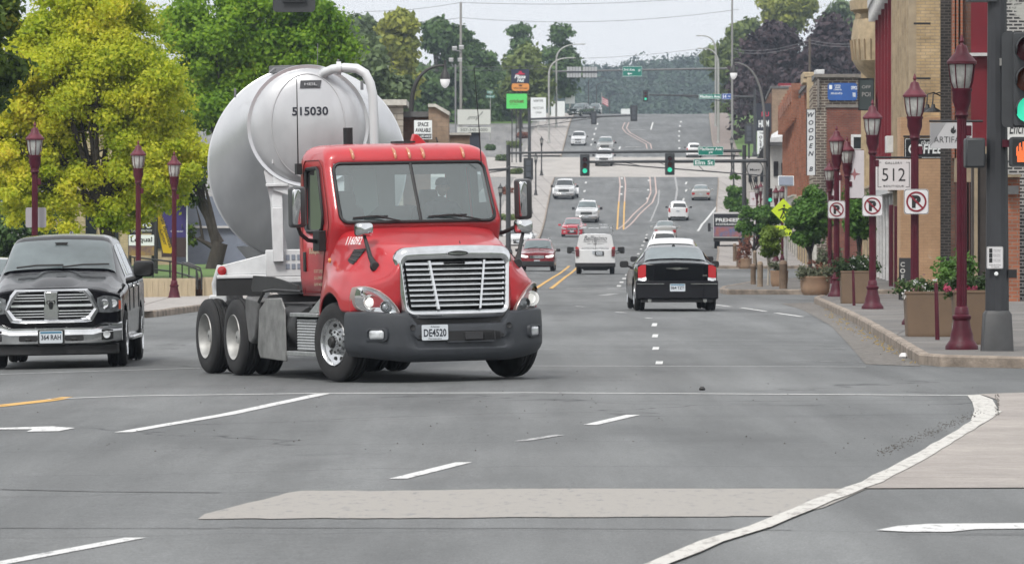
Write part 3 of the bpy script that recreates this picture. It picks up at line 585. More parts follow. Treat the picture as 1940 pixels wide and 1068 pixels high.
def vehicle(kind, paint, name, label, cat, X, Y, rear=False, group=None, yaw=0, glass=None, plate_txt='', scale=1, style='', roofrack=False, lit=False, two=None):
    D = TAB[kind]; L = D['L']; B = Body(L, D['T'], D['wheels'], D['rw']); glass = glass or DGLASS
    slope = math.atan2(gz(X, Y+2)-gz(X, Y-2), 4); tx = slope
    e = empty(name, (X, Y, gz(X, Y)+.012), label, cat, group, rz=(PI if rear else 0)+yaw, tiltx=tx, scale=scale)
    T = D['T']; y0, y1 = T[0][0], T[-1][0]
    B.mesh(y0, y1).build('body', paint, e, smooth=38)
    hw = T[1][4]; zb = T[0][1]; zh = T[1][2]
    yf = lambda x, z: L/2-.02-.16*(abs(x)/hw)**3.2-.05*max(0, (z-.5))-.04*max(0, .45-z)
    def xs(a, b, n=9): return [a+(b-a)*i/n for i in range(n+1)]
    # ------ front end
    ftop = T[1][3]-.01; ins = .02
    F_ = MB(); fstrip(F_, [(x, zb+.02, ftop-.10*(abs(x)/hw)**3) for x in xs(-hw+ins, hw-ins, 14)], yf, 0, .55); F_.build('front_bumper', paint, e, smooth=40, bevel=.02)
    tall = kind in ('pickup', 'van'); gz0, gz1 = (zh-.36, zh-.10) if tall else (zh-.27, zh-.09)
    G_ = MB(); gw = .52 if tall else .40
    fstrip(G_, [(x, gz0+.03*abs(x)/gw, gz1-.02*abs(x)/gw) for x in xs(-gw, gw, 8)], yf, .012, .05); g_ = G_.build('grille', PLAST, e, smooth=40)
    G_ = MB()
    for k in range(3 if not tall else 2): z = gz0+(gz1-gz0)*(k+.7)/(3.2 if not tall else 2.4); fstrip(G_, [(x, z-.012, z+.012) for x in xs(-gw*.92, gw*.92, 8)], yf, .022, .02)
    G_.build('grille_bar', CHROME if style != 'plain' else paint, g_, smooth=40)
    lo, hi = gz0+.04, gz1+.0
    for m in (1, -1):
        h = MB(); fstrip(h, [(m*(gw+.06), lo+.03, hi-.04), (m*(gw+.2), lo+.01, hi-.01), (m*(hw-.12), lo+.03, hi+.03), (m*(hw-.025), lo+.08, hi+.03)], yf, .014, .12); h.build('headlight', LENSLIT if lit else LENS, e, smooth=40)
        h = MB(); fstrip(h, [(m*(hw-.36), zb+.17, zb+.26), (m*(hw-.2), zb+.17, zb+.26)], yf, .014, .05); h.build('fog_lamp', LENS, e)
    L_ = MB(); fstrip(L_, [(x, zb+.10, zb+.24) for x in xs(-gw*.9, gw*.9, 6)], yf, .012, .04); L_.build('lower_intake', PLAST, e)
    if tall or two:
        bm = CHROME if kind == 'pickup' else (two or PLAST)
        L_ = MB(); fstrip(L_, [(x, zb+.02, zb+.27) for x in xs(-hw+.01, hw-.01, 14)], yf, .06, .10); L_.build('chrome_bumper' if kind == 'pickup' else 'lower_bumper', bm, e, smooth=40, bevel=.02)
    plate(e, -(yf(0, .45)+(.075 if tall else .03)), zb+.25, plate_txt or 'RTK 418')
    # ------ rear end
    zt_r = T[-2][2]
    R_ = MB(); rh = T[-1][4]; fstrip(R_, [(x, zb+.05, (T[-1][3] if not tall else T[-1][2])-.02-.06*(abs(x)/rh)**4) for x in xs(-rh+.005, rh-.005, 12)], lambda x, z: L/2-.02-.10*(abs(x)/rh)**4-.04*max(0, z-.7), 0, .3, 1); R_.build('rear_bumper' if not tall else 'tailgate', paint, e, smooth=40, bevel=.02)
    yr = lambda x, z: L/2-.02-.10*(abs(x)/rh)**4-.04*max(0, z-.7)
    th = (zh+.05, zh-.2) if kind in ('sedan', 'hatch') else (zh+.22, zh-.16)
    for m in (1, -1):
        h = MB()
        if kind in ('sedan', 'hatch'): fstrip(h, [(m*(rh-.3), th[1]+.08, th[0]-.02), (m*(rh-.12), th[1]+.02, th[0]), (m*(rh-.012), th[1]+.04, th[0])], yr, .012, .1, 1)
        else: fstrip(h, [(m*(rh-.17), th[1], th[0]-.04), (m*(rh-.08), th[1], th[0]), (m*(rh-.012), th[1]+.02, th[0])], yr, .012, .1, 1)
        h.build('tail_light', TAIL, e, smooth=40)
    if tall or two:
        L_ = MB(); fstrip(L_, [(x, zb+.0, zb+.2) for x in xs(-rh-.01, rh+.01, 10)], yr, .09, .2, 1); L_.build('rear_step_bumper', CHROME if kind == 'pickup' else (two or PLAST), e, smooth=40, bevel=.015)
    else:
        L_ = MB(); fstrip(L_, [(x, zb+.03, zb+.13) for x in xs(-rh*.8, rh*.8, 8)], yr, .008, .06, 1); L_.build('rear_valance', PLAST, e)
    plate(e, yr(0, .6)+(.012 if not tall else .012), (zh-.12 if kind in ('sedan', 'hatch') else zh-.05), plate_txt or 'RTK 418', 1)
    # ------ glass
    def cabrows():
        i = max(range(len(T)-1), key=lambda k: (T[k+1][3]-T[k][3])/(T[k+1][0]-T[k][0]+.05)*(1 if T[k+1][0] < L*.55 else 0)); return i
    i = cabrows(); ya, yb = T[i][0], T[i+1][0]
    B.patch(ya+.04, yb+.02, 8.35, 12, off=.012, ny=6, nu=6).build('windshield', glass, e, smooth=60)
    if kind == 'sedan': B.patch(3.42, 4.02, 8.35, 12, off=.012).build('rear_window', glass, e, smooth=60)
    elif kind == 'suv': B.patch(4.215, 4.40, 8.3, 12, off=.012).build('rear_window', glass, e, smooth=60)
    elif kind == 'hatch': B.patch(3.4, 4.08, 8.3, 12, off=.012).build('rear_window', glass, e, smooth=60)
    elif kind == 'pickup': B.patch(4.056, 4.115, 8.3, 12, off=.015).build('rear_window', glass, e, smooth=60)
    else:
        for m in (1, -1):
            h = MB(); h.prism([(m*.10, 1.35), (m*.66, 1.35), (m*.62, 1.80), (m*.10, 1.82)], y1-L/2+.004, y1-L/2+.012); h.build('rear_window', paint if style == 'blind' else glass, e)
    ends = {'sedan': (2.0, 3.55), 'suv': (1.85, 4.0), 'hatch': (1.7, 3.6), 'pickup': (2.25, 3.95), 'van': (1.35, 2.3)}[kind]
    mid = (ends[0]+ends[1])/2
    for m in (1, -1):
        for a, b in ((ends[0], mid-.05), (mid+.05, ends[1])):
            B.patch(a, b, 7.12, 7.9, m, .008, 5, 2).build('side_window', glass, e, smooth=60)
    # ------ running gear
    for y in D['wheels']:
        for m in (1, -1): wheel(e, m*(D['trk']), y-L/2, D['rw'], D['tw'])
    u = MB(); u.b2(-.7, .7, -L/2+.5, L/2-.45, .24, .40); u.tube((-.6, L/2-.75, .27), (.6, L/2-.75, .27), .09); u.build('underbody', PLAST, e)
    mirrors(e, B, ya+.25-L/2, T[i][2]+.05, T[i][4]-.02, paint if kind in ('sedan', 'hatch') else PLAST, (.22, .1, .16) if not tall else (.24, .1, .24), .10 if not tall else .16)
    for x0 in (-.5, .05):
        wp = MB(); a = B.pt(ya+.02, 11, 1, .02); wp.path([(x0, a.y-.02, a.z+.02), (x0+.5, a.y+.06, a.z+.085)], .012, 5); wp.build('wiper', PLAST, e)
    if roofrack:
        for m in (1, -1):
            r = MB(); zt = T[4][3]; r.path([(m*.56, 2.1-L/2, 1.66), (m*.55, 2.3-L/2, 1.74), (m*.55, 3.7-L/2, 1.74), (m*.56, 3.9-L/2, 1.66)], .02, 6); r.build('roof_rail', ALU, e)
    return e
def gpx(px, s): Y = F/s; X = (px-CX)/s; return X, Y
def put(kind, paint, name, label, cat, px, s, **k):
    X, Y = gpx(px, s); return vehicle(kind, paint, name, label, cat, X, Y+(TAB[kind]['L']/2), **k)
put('suv', P_RED, 'suv', 'dark red SUV with roof rails driving toward the crossing', 'SUV', 1020, 36, yaw=R(-2), two=PLAST, roofrack=True, lit=True, glass=TGLASS)
put('suv', P_WHITE, 'suv', 'white SUV half hidden directly in front of the black sedan', 'SUV', 1277, 67, rear=True, yaw=R(-2), roofrack=False)
put('suv', P_WHITE, 'suv', 'boxy white SUV seen just above the roof of the one ahead of the black sedan', 'SUV', 1259, 30, rear=True, yaw=R(-2), roofrack=True)
put('sedan', P_SILVER, 'sedan', 'silver roofed sedan just ahead of the boxy white SUV', 'sedan', 1262, 24.2, rear=True, yaw=R(-2), glass=TGLASS)
put('suv', P_WHITE, 'suv', 'white SUV driving away alongside the silver roofed sedan', 'SUV', 1287, 21.3, rear=True, yaw=R(-3))
put('sedan', P_SILVER, 'sedan', 'silver sedan climbing alone in the right lane below the green street signs', 'sedan', 1330, 19.6, rear=True, yaw=R(-3), glass=TGLASS)
put('hatch', P_PINK, 'hatchback', 'bright red hatchback coming downhill beside the white work van', 'car', 1086, 23.6, yaw=R(-3), glass=TGLASS)
put('pickup', P_WHITE, 'pickup_truck', 'white vehicle coming downhill right behind the bright red hatchback', 'pickup', 1114, 21.5, yaw=R(-3), glass=TGLASS)
dp = put('pickup', P_WHITE, 'pickup_truck', 'white pickup with wide rear fenders in the kerbside downhill lane', 'pickup', 1071, 19.5, yaw=R(-3))
for m in (1, -1):
    f_ = MB(); f_.prism(arc(1.75, .42, .56, -5, 185, 10), m*1.0, m*1.28, 'x'); f_.build('wide_fender', P_WHITE, dp, bevel=.03); wheel(dp, m*1.14, 1.75, .4, .24)
put('pickup', P_WHITE, 'pickup_truck', 'white pickup crossing the pale concrete cross street downhill', 'pickup', 1146, 16.7, yaw=R(-3))
put('pickup', P_SILVER, 'pickup_truck', 'silver pickup coming downhill above the pale cross street', 'pickup', 1148, 15.8, yaw=R(-3), glass=TGLASS)
put('suv', P_WHITE, 'suv', 'white SUV coming downhill nearest the crest in the kerbside lane', 'SUV', 1097, 15.3, yaw=R(-3))
put('suv', P_WHITE, 'suv', 'white SUV climbing toward the crest in the right lane', 'SUV', 1316, 16.1, rear=True, yaw=R(-3))
put('pickup', P_GREEN, 'pickup_truck', 'dark pickup just coming over the crest of the hill', 'pickup', 1101, 13.0, yaw=R(-25), glass=TGLASS, scale=1.0)
put('suv', P_GREEN, 'suv', 'dark vehicle at the crest beside the flag', 'SUV', 1128, 12.3, yaw=R(-4), glass=TGLASS)
X, Y = gpx(992, 26.5); vehicle('sedan', P_WHITE, 'sedan', 'white parked car showing behind the chrome mirror of the red truck', 'car', X-.2, Y, group=None, yaw=R(-4))
X, Y = gpx(-38, 84); vehicle('sedan', P_SILVER, 'sedan', 'silver car mostly cut off at the edge beside the black pickup', 'car', X, Y+4, yaw=R(2), glass=TGLASS)

# ---------------------------------------------------------------- white work van, seen from behind
X, Y = gpx(1130, 38.2); v = vehicle('van', P_WHITE, 'work_van', 'white work van with ladder rack and painted lettering on its rear doors', 'van', X, Y+2.75, rear=True, yaw=R(-1.2), style='blind')
L = 5.5; ly = 5.3-L/2+.016
t = MB(); t.M = Matrix.Rotation(PI, 4, 'Z')
for s_, w_, h, z, sh in (('Bellissimo', 1.15, .25, 1.78, .35), ('PAINT & COATINGS', 1.15, .07, 1.60, 0), ('507-388-9171', .8, .06, 1.50, 0), ('INTERIOR/EXTERIOR', 1.35, .075, 1.27, 0)): t.text(s_, w_, h, (0, -ly-.002, z), shear=sh, bold=.01)
t.text('COMMERCIAL', .62, .07, (-.45, -ly-.03, 1.06), bold=.01); t.text('RESIDENTIAL', .62, .07, (-.45, -ly-.03, .93), bold=.01)
t.build('lettering', mat('lettering_grey', (.12, .12, .13), .5), v, smooth=0)
t = MB(); t.b2(-.006, .006, 5.3-L/2+.003, 5.3-L/2+.02, .66, 1.86); t.b2(-.38, -.12+.22, 0, 0, 0, 0) if False else None
t.b2(.30-.72, .30-.28, 2.73, 2.755, .93, 1.14); t.build('plate_recess', PLAST, v)
plate(v, 2.762, 1.03, 'YBG 4412', 1, x=-.20, w_=.30)
for m in (1, -1):
    b = MB(); b.b2(m*.80, m*.97, 2.50, 2.735, .88, 1.24); b.build('tail_light', mat('dark_tail_lens', (.12, .012, .016), .2, coat=1), v, bevel=.02)
    b = MB(); b.path([(m*.98, -1.55, 1.0), (m*1.2, -1.6, 1.05), (m*1.3, -1.6, 1.1)], .025, 6); b.prism([(m*1.33+x, 1.17+z) for x, z in rrect(.24, .34, .07, 3)], -1.66, -1.54); b.build('mirror', PLAST, v, bevel=.01)
rk = MB()
for y in (-1.0, .2, 1.6, 2.4):
    rk.tube((-.86, y, 2.28), (.86, y, 2.28), .022)
    for m in (1, -1): rk.tube((m*.86, y, 1.93), (m*.86, y, 2.42), .022)
for m in (1, -1): rk.tube((m*.86, -1.1, 2.28), (m*.86, 2.5, 2.28), .022)
rk.build('roof_rack', ALU, v)
def ladder(x, z, w_=.42, n=9, z2=None):
    b = MB()
    for m in (1, -1): b.b2(x+m*w_/2-.02, x+m*w_/2+.02, -1.4, 2.6, z, z+.07)
    for i in range(n): b.tube((x-w_/2, -1.3+i*.45, z+.035), (x+w_/2, -1.3+i*.45, z+.035), .016)
    o = b.build('ladder', ALU, smooth=30); o.matrix_world = v.matrix_basis.copy(); return o
tag(ladder(.60, 2.31), 'aluminium ladder on the left of the work van rack', 'ladder'); tag(ladder(.60, 2.40, .38), 'narrower aluminium ladder stacked on the left ladder of the van rack', 'ladder')
tag(ladder(-.45, 2.31, .5), 'aluminium ladder on the right of the work van rack', 'ladder'); tag(ladder(-.42, 2.42, .44), 'narrower aluminium ladder stacked on the right ladder of the van rack', 'ladder')

# ---------------------------------------------------------------- black sedan, seen from behind
LB = 5.0
TB = [(.16, .22, .74, .80, .86, .64), (.5, .2, .84, .92, .92, .70), (1.45, .19, .93, 1.01, .945, .72), (1.65, .19, .95, 1.05, .945, .72), (2.35, .18, .99, 1.38, .945, .60), (2.7, .18, 1.0, 1.45, .945, .585), (3.2, .18, 1.01, 1.465, .945, .585), (3.6, .19, 1.03, 1.42, .942, .61), (4.2, .2, 1.04, 1.14, .94, .68), (4.4, .22, 1.03, 1.115, .93, .72), (4.86, .24, .98, 1.07, .89, .72)]
X = 3.70; Y = 129.0
e = empty('sedan', (X, Y, gz(X, Y)+.01), 'black sedan with chrome winged badge driving away, last in its lane', 'sedan', rz=PI+R(1.6), scale=1.02)
B = Body(LB, TB, (.95, 4.0), .355)
B.mesh(.16, 4.86).build('body', P_BLACK, e, smooth=38)
yr = lambda x, z: LB/2-.03-.13*(abs(x)/.92)**4-.03*max(0, z-.7)+.06*(1 if z < .68 else 0)
xs = lambda a, b, n=10: [a+(b-a)*i/n for i in range(n+1)]
t = MB(); fstrip(t, [(x, .685, 1.07-.035*(abs(x)/.9)**2) for x in xs(-.88, .88, 14)], yr, 0, .3, 1); t.build('boot_lid', P_BLACK, e, bevel=.02, smooth=40)
t = MB(); fstrip(t, [(x, .27, .69) for x in xs(-.925, .925, 14)], yr, .06, .4, 1); t.build('rear_bumper', P_BLACK, e, bevel=.03, smooth=40)
t = MB(); fstrip(t, [(x, .20, .30) for x in xs(-.8, .8, 10)], yr, .0, .3, 1); t.build('rear_valance', PLAST, e)
for m in (1, -1):
    h = MB(); fstrip(h, [(m*.70, .76, 1.035), (m*.80, .74, 1.03), (m*.875, .74, .98)], yr, .012, .14, 1); h.build('tail_light', TAILLIT, e, smooth=40)
    h = MB(); fstrip(h, [(m*.69, .685, .755), (m*.80, .675, .74), (m*.875, .685, .74)], yr, .014, .14, 1); h.build('reversing_light', LENS, e, smooth=40)
    h = MB(); fstrip(h, [(m*x, .605, .622) for x in xs(.30, .90, 5)], yr, .072, .02, 1); h.build('chrome_strip', CHROME, e)
    t = MB(); t.b2(m*.165, m*.30, 2.42, 2.54, .44, .60); t.build('plate_surround', mat('dark_grey_trim', (.05, .05, .055), .5), e)
    t = MB(); t.tube((m*.62, 2.35, .24), (m*.62, 2.52, .24), .045, n=12); t.build('exhaust_pipe', CHROME, e)
    B.patch(2.15, 2.85, 7.12, 7.9, m, .008, 5, 2).build('side_window', DGLASS, e, smooth=60); B.patch(2.95, 3.75, 7.12, 7.9, m, .008, 5, 2).build('side_window', DGLASS, e, smooth=60)
plate(e, yr(0, .5)+.075, .53, '064 TZT', 1, .34, .17, top=True)
t = MB(); t.b2(-.012, .012, 0, 0, 0, 0) if False else None
wing = [(0, .022), (.05, .026), (.10, .012), (.25, .008), (.24, -.002), (.12, -.01), (.05, -.022), (0, -.03)]
wing = wing+[(-x, z) for x, z in wing[-2:0:-1]]
t.prism([(x, .955+z) for x, z in wing], yr(0, 1)+.0, yr(0, 1)+.015); t.build('winged_badge', CHROME, e)
t = MB(); t.M = Matrix.Rotation(PI, 4, 'Z'); t.text('300', .1, .035, (.62, -(yr(.6, .8)+.012), .80), bold=.03); t.build('model_lettering', CHROME, e)
B.patch(3.62, 4.17, 8.35, 12, off=.012).build('rear_window', mat('pale_car_glass', (.11, .14, .15), .05, spec=.9, coat=.7, noise=.25, scale=1.5), e, smooth=60)
B.patch(1.75, 2.3, 8.35, 12, off=.012).build('windshield', DGLASS, e, smooth=60)
t = MB(); t.prism([(x, z) for x, z in arc(0, 1.455, .035, 0, 360, 10)], .95, 1.02); t.build('camera_pod', PLAST, e)
for y in (.95, 4.0):
    for m in (1, -1): wheel(e, m*.80, y-LB/2, .36, .24)
mirrors(e, B, 1.85-LB/2, 1.03, .90, PLAST, (.20, .1, .15), .07)
u = MB(); u.b2(-.7, .7, -2, 2.2, .22, .4); u.build('underbody', PLAST, e)
# ================================================================ red tractor
def catmull(P, n):
    out = []
    for i in range(len(P)-1):
        p0 = P[max(i-1, 0)]; p1 = P[i]; p2 = P[i+1]; p3 = P[min(i+2, len(P)-1)]
        for k in range(n):
            t = k/n; out.append(tuple(.5*((2*b)+(c-a)*t+(2*a-5*b+4*c-d)*t*t+(3*b-a-3*c+d)*t**3) for a, b, c, d in zip(p0, p1, p2, p3)))
    out.append(tuple(P[-1])); return out
def smooth_grid(g, nu, nv):
    g = [catmull(r, nu) for r in g]; cols = list(zip(*g)); cols = [catmull(list(c), nv) for c in cols]; return [list(r) for r in zip(*cols)]
def grid(mb, g, mi=0, flip=False):
    n = len(g[0]); Fs = [(i*n+j, i*n+j+1, (i+1)*n+j+1, (i+1)*n+j) for i in range(len(g)-1) for j in range(n-1)]
    if flip: Fs = [f[::-1] for f in Fs]
    return mb.add([p for r in g for p in r], Fs, mi)
P_TRUCK = carpaint('red_truck_paint', (.46, .022, .030), .38, .12, coat=.6); P_TRUCK.node_tree.nodes['Principled BSDF'].inputs['Coat Roughness'].default_value = .10; TINT = mat('grey_bumper_plastic', (.038, .042, .049), .5, noise=.12, scale=6, bump=.08, bscale=80)
TG = glass_mat('truck_glass', (.66, .82, .82), .10, .03, .17, (.42, .52, .52))
TGS = glass_mat('side_glass', (.12, .14, .14), .10, .03, .75, (.02, .02, .02))
TR = empty('semi_truck', (-1.065, 69.9, gz(-1.115, 69.9)+.005), 'red day cab semi truck with chrome grille turning in the crossing', 'truck', rz=R(19.5), tilty=-.02)
ST = [(-1.12, [(0, 1.62), (.25, 1.62), (.48, 1.60), (.64, 1.54), (.735, 1.46), (.785, 1.385), (.85, 1.32), (.95, 1.27), (1.06, 1.235), (1.15, 1.15), (1.20, 1.04), (1.215, .88)]),
      (-.9, [(0, 1.70), (.26, 1.70), (.52, 1.685), (.70, 1.63), (.80, 1.565), (.87, 1.475), (.95, 1.405), (1.05, 1.345), (1.13, 1.27), (1.19, 1.16), (1.235, 1.04), (1.25, .88)]),
      (-.65, [(0, 1.77), (.28, 1.77), (.56, 1.75), (.75, 1.70), (.86, 1.63), (.93, 1.545), (1.01, 1.465), (1.10, 1.39), (1.17, 1.295), (1.215, 1.18), (1.26, 1.07), (1.27, .91)]),
      (-.35, [(0, 1.83), (.31, 1.83), (.61, 1.81), (.82, 1.76), (.92, 1.69), (.985, 1.605), (1.06, 1.515), (1.13, 1.43), (1.20, 1.335), (1.24, 1.22), (1.275, 1.14), (1.28, 1.05)]),
      (0, [(0, 1.89), (.35, 1.89), (.68, 1.87), (.89, 1.82), (.965, 1.73), (1.0, 1.62), (1.06, 1.51), (1.13, 1.43), (1.2, 1.36), (1.25, 1.28), (1.28, 1.20), (1.285, 1.12)]),
      (.35, [(0, 1.95), (.4, 1.95), (.76, 1.93), (.98, 1.88), (1.05, 1.79), (1.08, 1.67), (1.11, 1.54), (1.15, 1.43), (1.19, 1.33), (1.23, 1.22), (1.26, 1.1), (1.27, 1.0)]),
      (.62, [(0, 1.97), (.4, 1.97), (.8, 1.95), (1.03, 1.89), (1.10, 1.79), (1.12, 1.66), (1.13, 1.51), (1.15, 1.37), (1.175, 1.2), (1.2, 1.05), (1.22, .9), (1.22, .72)])]
FAC = {-1.12: 1, -.9: .72, -.65: .42, -.35: .12}
def yoff(x): return .42*max(0, (abs(x)-.74)/.45)**1.8
g = smooth_grid([[(x, y+FAC.get(y, 0)*yoff(x), z) for x, z in pts] for y, pts in ST], 4, 5)
full = [[(-p[0], p[1], p[2]) for p in r[::-1]][:-1]+r for r in g]
mb = MB(); grid(mb, full)
for m in (1, -1):      # nose panel between grille and wheel arch, round the headlight
    top = [p for p in g[0] if p[0] > .70]; rows_ = []
    for p in top:
        y = -1.12+yoff(p[0]); zt = p[2]; zb_ = min(.86, zt-.01); rows_.append([(m*p[0], y-(.02 if 0 < q < 1 else 0), zb_+(zt-zb_)*q) for q in (0, .3, .6, .85, 1)])
    grid(mb, rows_, flip=m < 0)
hood = mb.build('hood', P_TRUCK, TR, smooth=50); so = hood.modifiers.new('solid', 'SOLIDIFY'); so.thickness = .02; so.offset = -1
# wheel well and engine bay darkness: real inner fender liners
for m in (1, -1):
    b = MB(); rs = []
    for a in range(-10, 200, 15): rs.append([(m*x, -.64*math.cos(R(a)), .52+.6*math.sin(R(a))) for x in (.60, 1.24)])
    b.rings([[p[0], p[1]] for p in rs], False, closed=False); b.add([(m*.6, -.72, .4), (m*.6, .75, .4), (m*.6, .75, 1.3), (m*.6, -.72, 1.3)], [(0, 1, 2, 3)]); b.build('fender_liner', PLAST, TR, smooth=60)
b = MB(); b.b2(-.42, .42, -1.0, 1.7, .55, 1.3); b.build('engine', PLAST, TR)
HG = g
def hood_pt(y, z, m=-1, off=0):
    hits = []
    for r in HG:
        r_ = [p for p in r if p[0] > .5]
        for a, c in zip(r_, r_[1:]):
            if min(a[2], c[2]) <= z <= max(a[2], c[2]):
                t = (z-a[2])/((c[2]-a[2]) or 1); hits.append((a[1]+(c[1]-a[1])*t, a[0]+(c[0]-a[0])*t)); break
    hits.sort(); x = hits[0][1]
    for (ya_, xa_), (yb_, xb_) in zip(hits, hits[1:]):
        if ya_ <= y <= yb_: x = xa_+(xb_-xa_)*(y-ya_)/((yb_-ya_) or 1)
    return Vector((m*(x+off), y, z))
for m in (-1, 1):
    v_ = MB(); N_ = 6; rows_ = []
    for i_ in range(N_+1):
        t = i_/N_; yy = -.44+.30*t; zt, zb_ = 1.665-.01*t, 1.47+.05*t; rows_.append([hood_pt(yy+.03*(1-k/3), zb_+(zt-zb_)*k/3, m, .012) for k in range(4)])
    grid(v_, rows_); vv = v_.build('hood_vent', PLAST, hood, smooth=60); v_ = MB()
    for k in (.2, .5, .8): v_.path([hood_pt(-.43+.28*t, 1.47+.05*t+(.195-.06*t)*k, m, .018) for t in (0, .25, .5, .75, 1)], .009, 5)
    v_.build('slat', mat('dark_slat', (.06, .06, .06), .4), vv)
def side_text(mb, t, w_, h, y, z, x, sg=-1, shear=0, lean=0, bold=.01, yawx=0):
    M = Matrix.Rotation(R(-90 if sg < 0 else 90)+yawx, 4, 'Z') @ Matrix.Rotation(lean, 4, 'X'); mb.text(t, w_, h, (sg*x, y, z), bold=bold, shear=shear, M=M)
b = MB(); side_text(b, '116092', .36, .115, -.16, 1.765, .985, -1, lean=R(-24), bold=.02, yawx=R(14)); b.build('lettering', mat('white_lettering', (.8, .8, .8), .4), hood, smooth=0)
# chrome grille surround
yg = lambda x, z: -1.305+.13*(x/.76)**2+.10*(z-.8)
def shape(wt, wb, zt, zb, r, crown=0, n=6):
    P = []
    for cx_, cz, a0 in ((wt-r, zt-r, 0), (-wt+r, zt-r, 90), (-wb+r, zb+r, 180), (wb-r, zb+r, 270)):
        for k in range(n+1): P.append((cx_+r*math.cos(R(a0+90*k/n)), cz+r*math.sin(R(a0+90*k/n))))
    # resample the straight runs
    out = []
    for i, p in enumerate(P):
        q = P[(i+1) % len(P)]; out.append(p)
        if math.dist(p, q) > .2:
            for k in range(1, 8): out.append((p[0]+(q[0]-p[0])*k/8, p[1]+(q[1]-p[1])*k/8))
    return [(x, z+crown*(1-(x/wt)**2)*(1 if z > (zt+zb)/2 else -.15)) for x, z in out]
o1 = shape(.765, .725, 1.655, .78, .14, .03); o2 = shape(.745, .705, 1.64, .80, .13, .03); i2 = shape(.675, .64, 1.51, .885, .07, .012); i1 = shape(.655, .62, 1.50, .90, .06, .01)
def lp(S, off): return [(x, yg(x, z)+off, z) for x, z in S]
b = MB(); rs = [lp(o1, .10), lp(o1, .02), lp(o2, -.012), lp([((a[0]+c[0])/2, (a[1]+c[1])/2) for a, c in zip(o2, i2)], -.035), lp(i2, -.01), lp(i1, .02), lp(i1, .09)]
b.rings(rs, False); gs = b.build('grille_surround', CHROME, TR, smooth=50)
b = MB(); b.add([(x, yg(x, z)+.075, z) for x, z in i1], [tuple(range(len(i1)))]); b.build('grille_backing', mat('grille_dark', (.012, .012, .013), .7), gs)
b = MB()
for k in range(9):
    z = .945+k*.064; hw = .60+.055*(z-.9)/.6; xs_ = [-hw+2*hw*i/14 for i in range(15)]
    b.rings([[(x, yg(x, z)+.016, z+.024), (x, yg(x, z)+.004, z+.024), (x, yg(x, z)-.026, z-.008), (x, yg(x, z)-.020, z-.014), (x, yg(x, z)+.016, z-.014)] for x in xs_])
for m in (-1, 1):
    rs = []
    for k in range(9):
        z = .9+.6*k/8; x = m*(.27+.09*k/8); rs.append([(x-.024, yg(x, z)-.006, z), (x-.014, yg(x, z)-.026, z), (x+.014, yg(x, z)-.026, z), (x+.024, yg(x, z)-.006, z), (x, yg(x, z)+.03, z)])
    b.rings(rs)
b.build('grille_bars', CHROME, gs, smooth=40)
b = MB(); b.add(*(lambda V: (V, [tuple(range(len(V)))]))([(.15*math.cos(2*PI*k/24)*(1), yg(0, 1.59)-.045, 1.585+.035*math.sin(2*PI*k/24)) for k in range(24)])); b.rings([[(.15*math.cos(2*PI*k/24), yg(0, 1.59)+d, 1.585+.035*math.sin(2*PI*k/24)) for k in range(24)] for d in (-.045, 0)], False); bd = b.build('oval_badge', PLAST, gs)
b = MB(); b.rings([[(r_*.15*math.cos(2*PI*k/28), yg(0, 1.59)+d, 1.585+r_*.036*math.sin(2*PI*k/28)+0) for k in range(28)] for r_, d in ((1.0, -.048), (.9, -.05), (.9, -.046))], False); b.text('FREIGHTLINER', .225, .026, (0, yg(0, 1.59)-.047, 1.585), bold=.03); b.build('lettering', CHROME, bd, smooth=0)
# small vertical fin on the hood nose
b = MB(); b.path([(.12, -1.02, 1.70), (.12, -1.0, 1.735)], .006, 5); b.build('hood_latch', PLAST, hood)
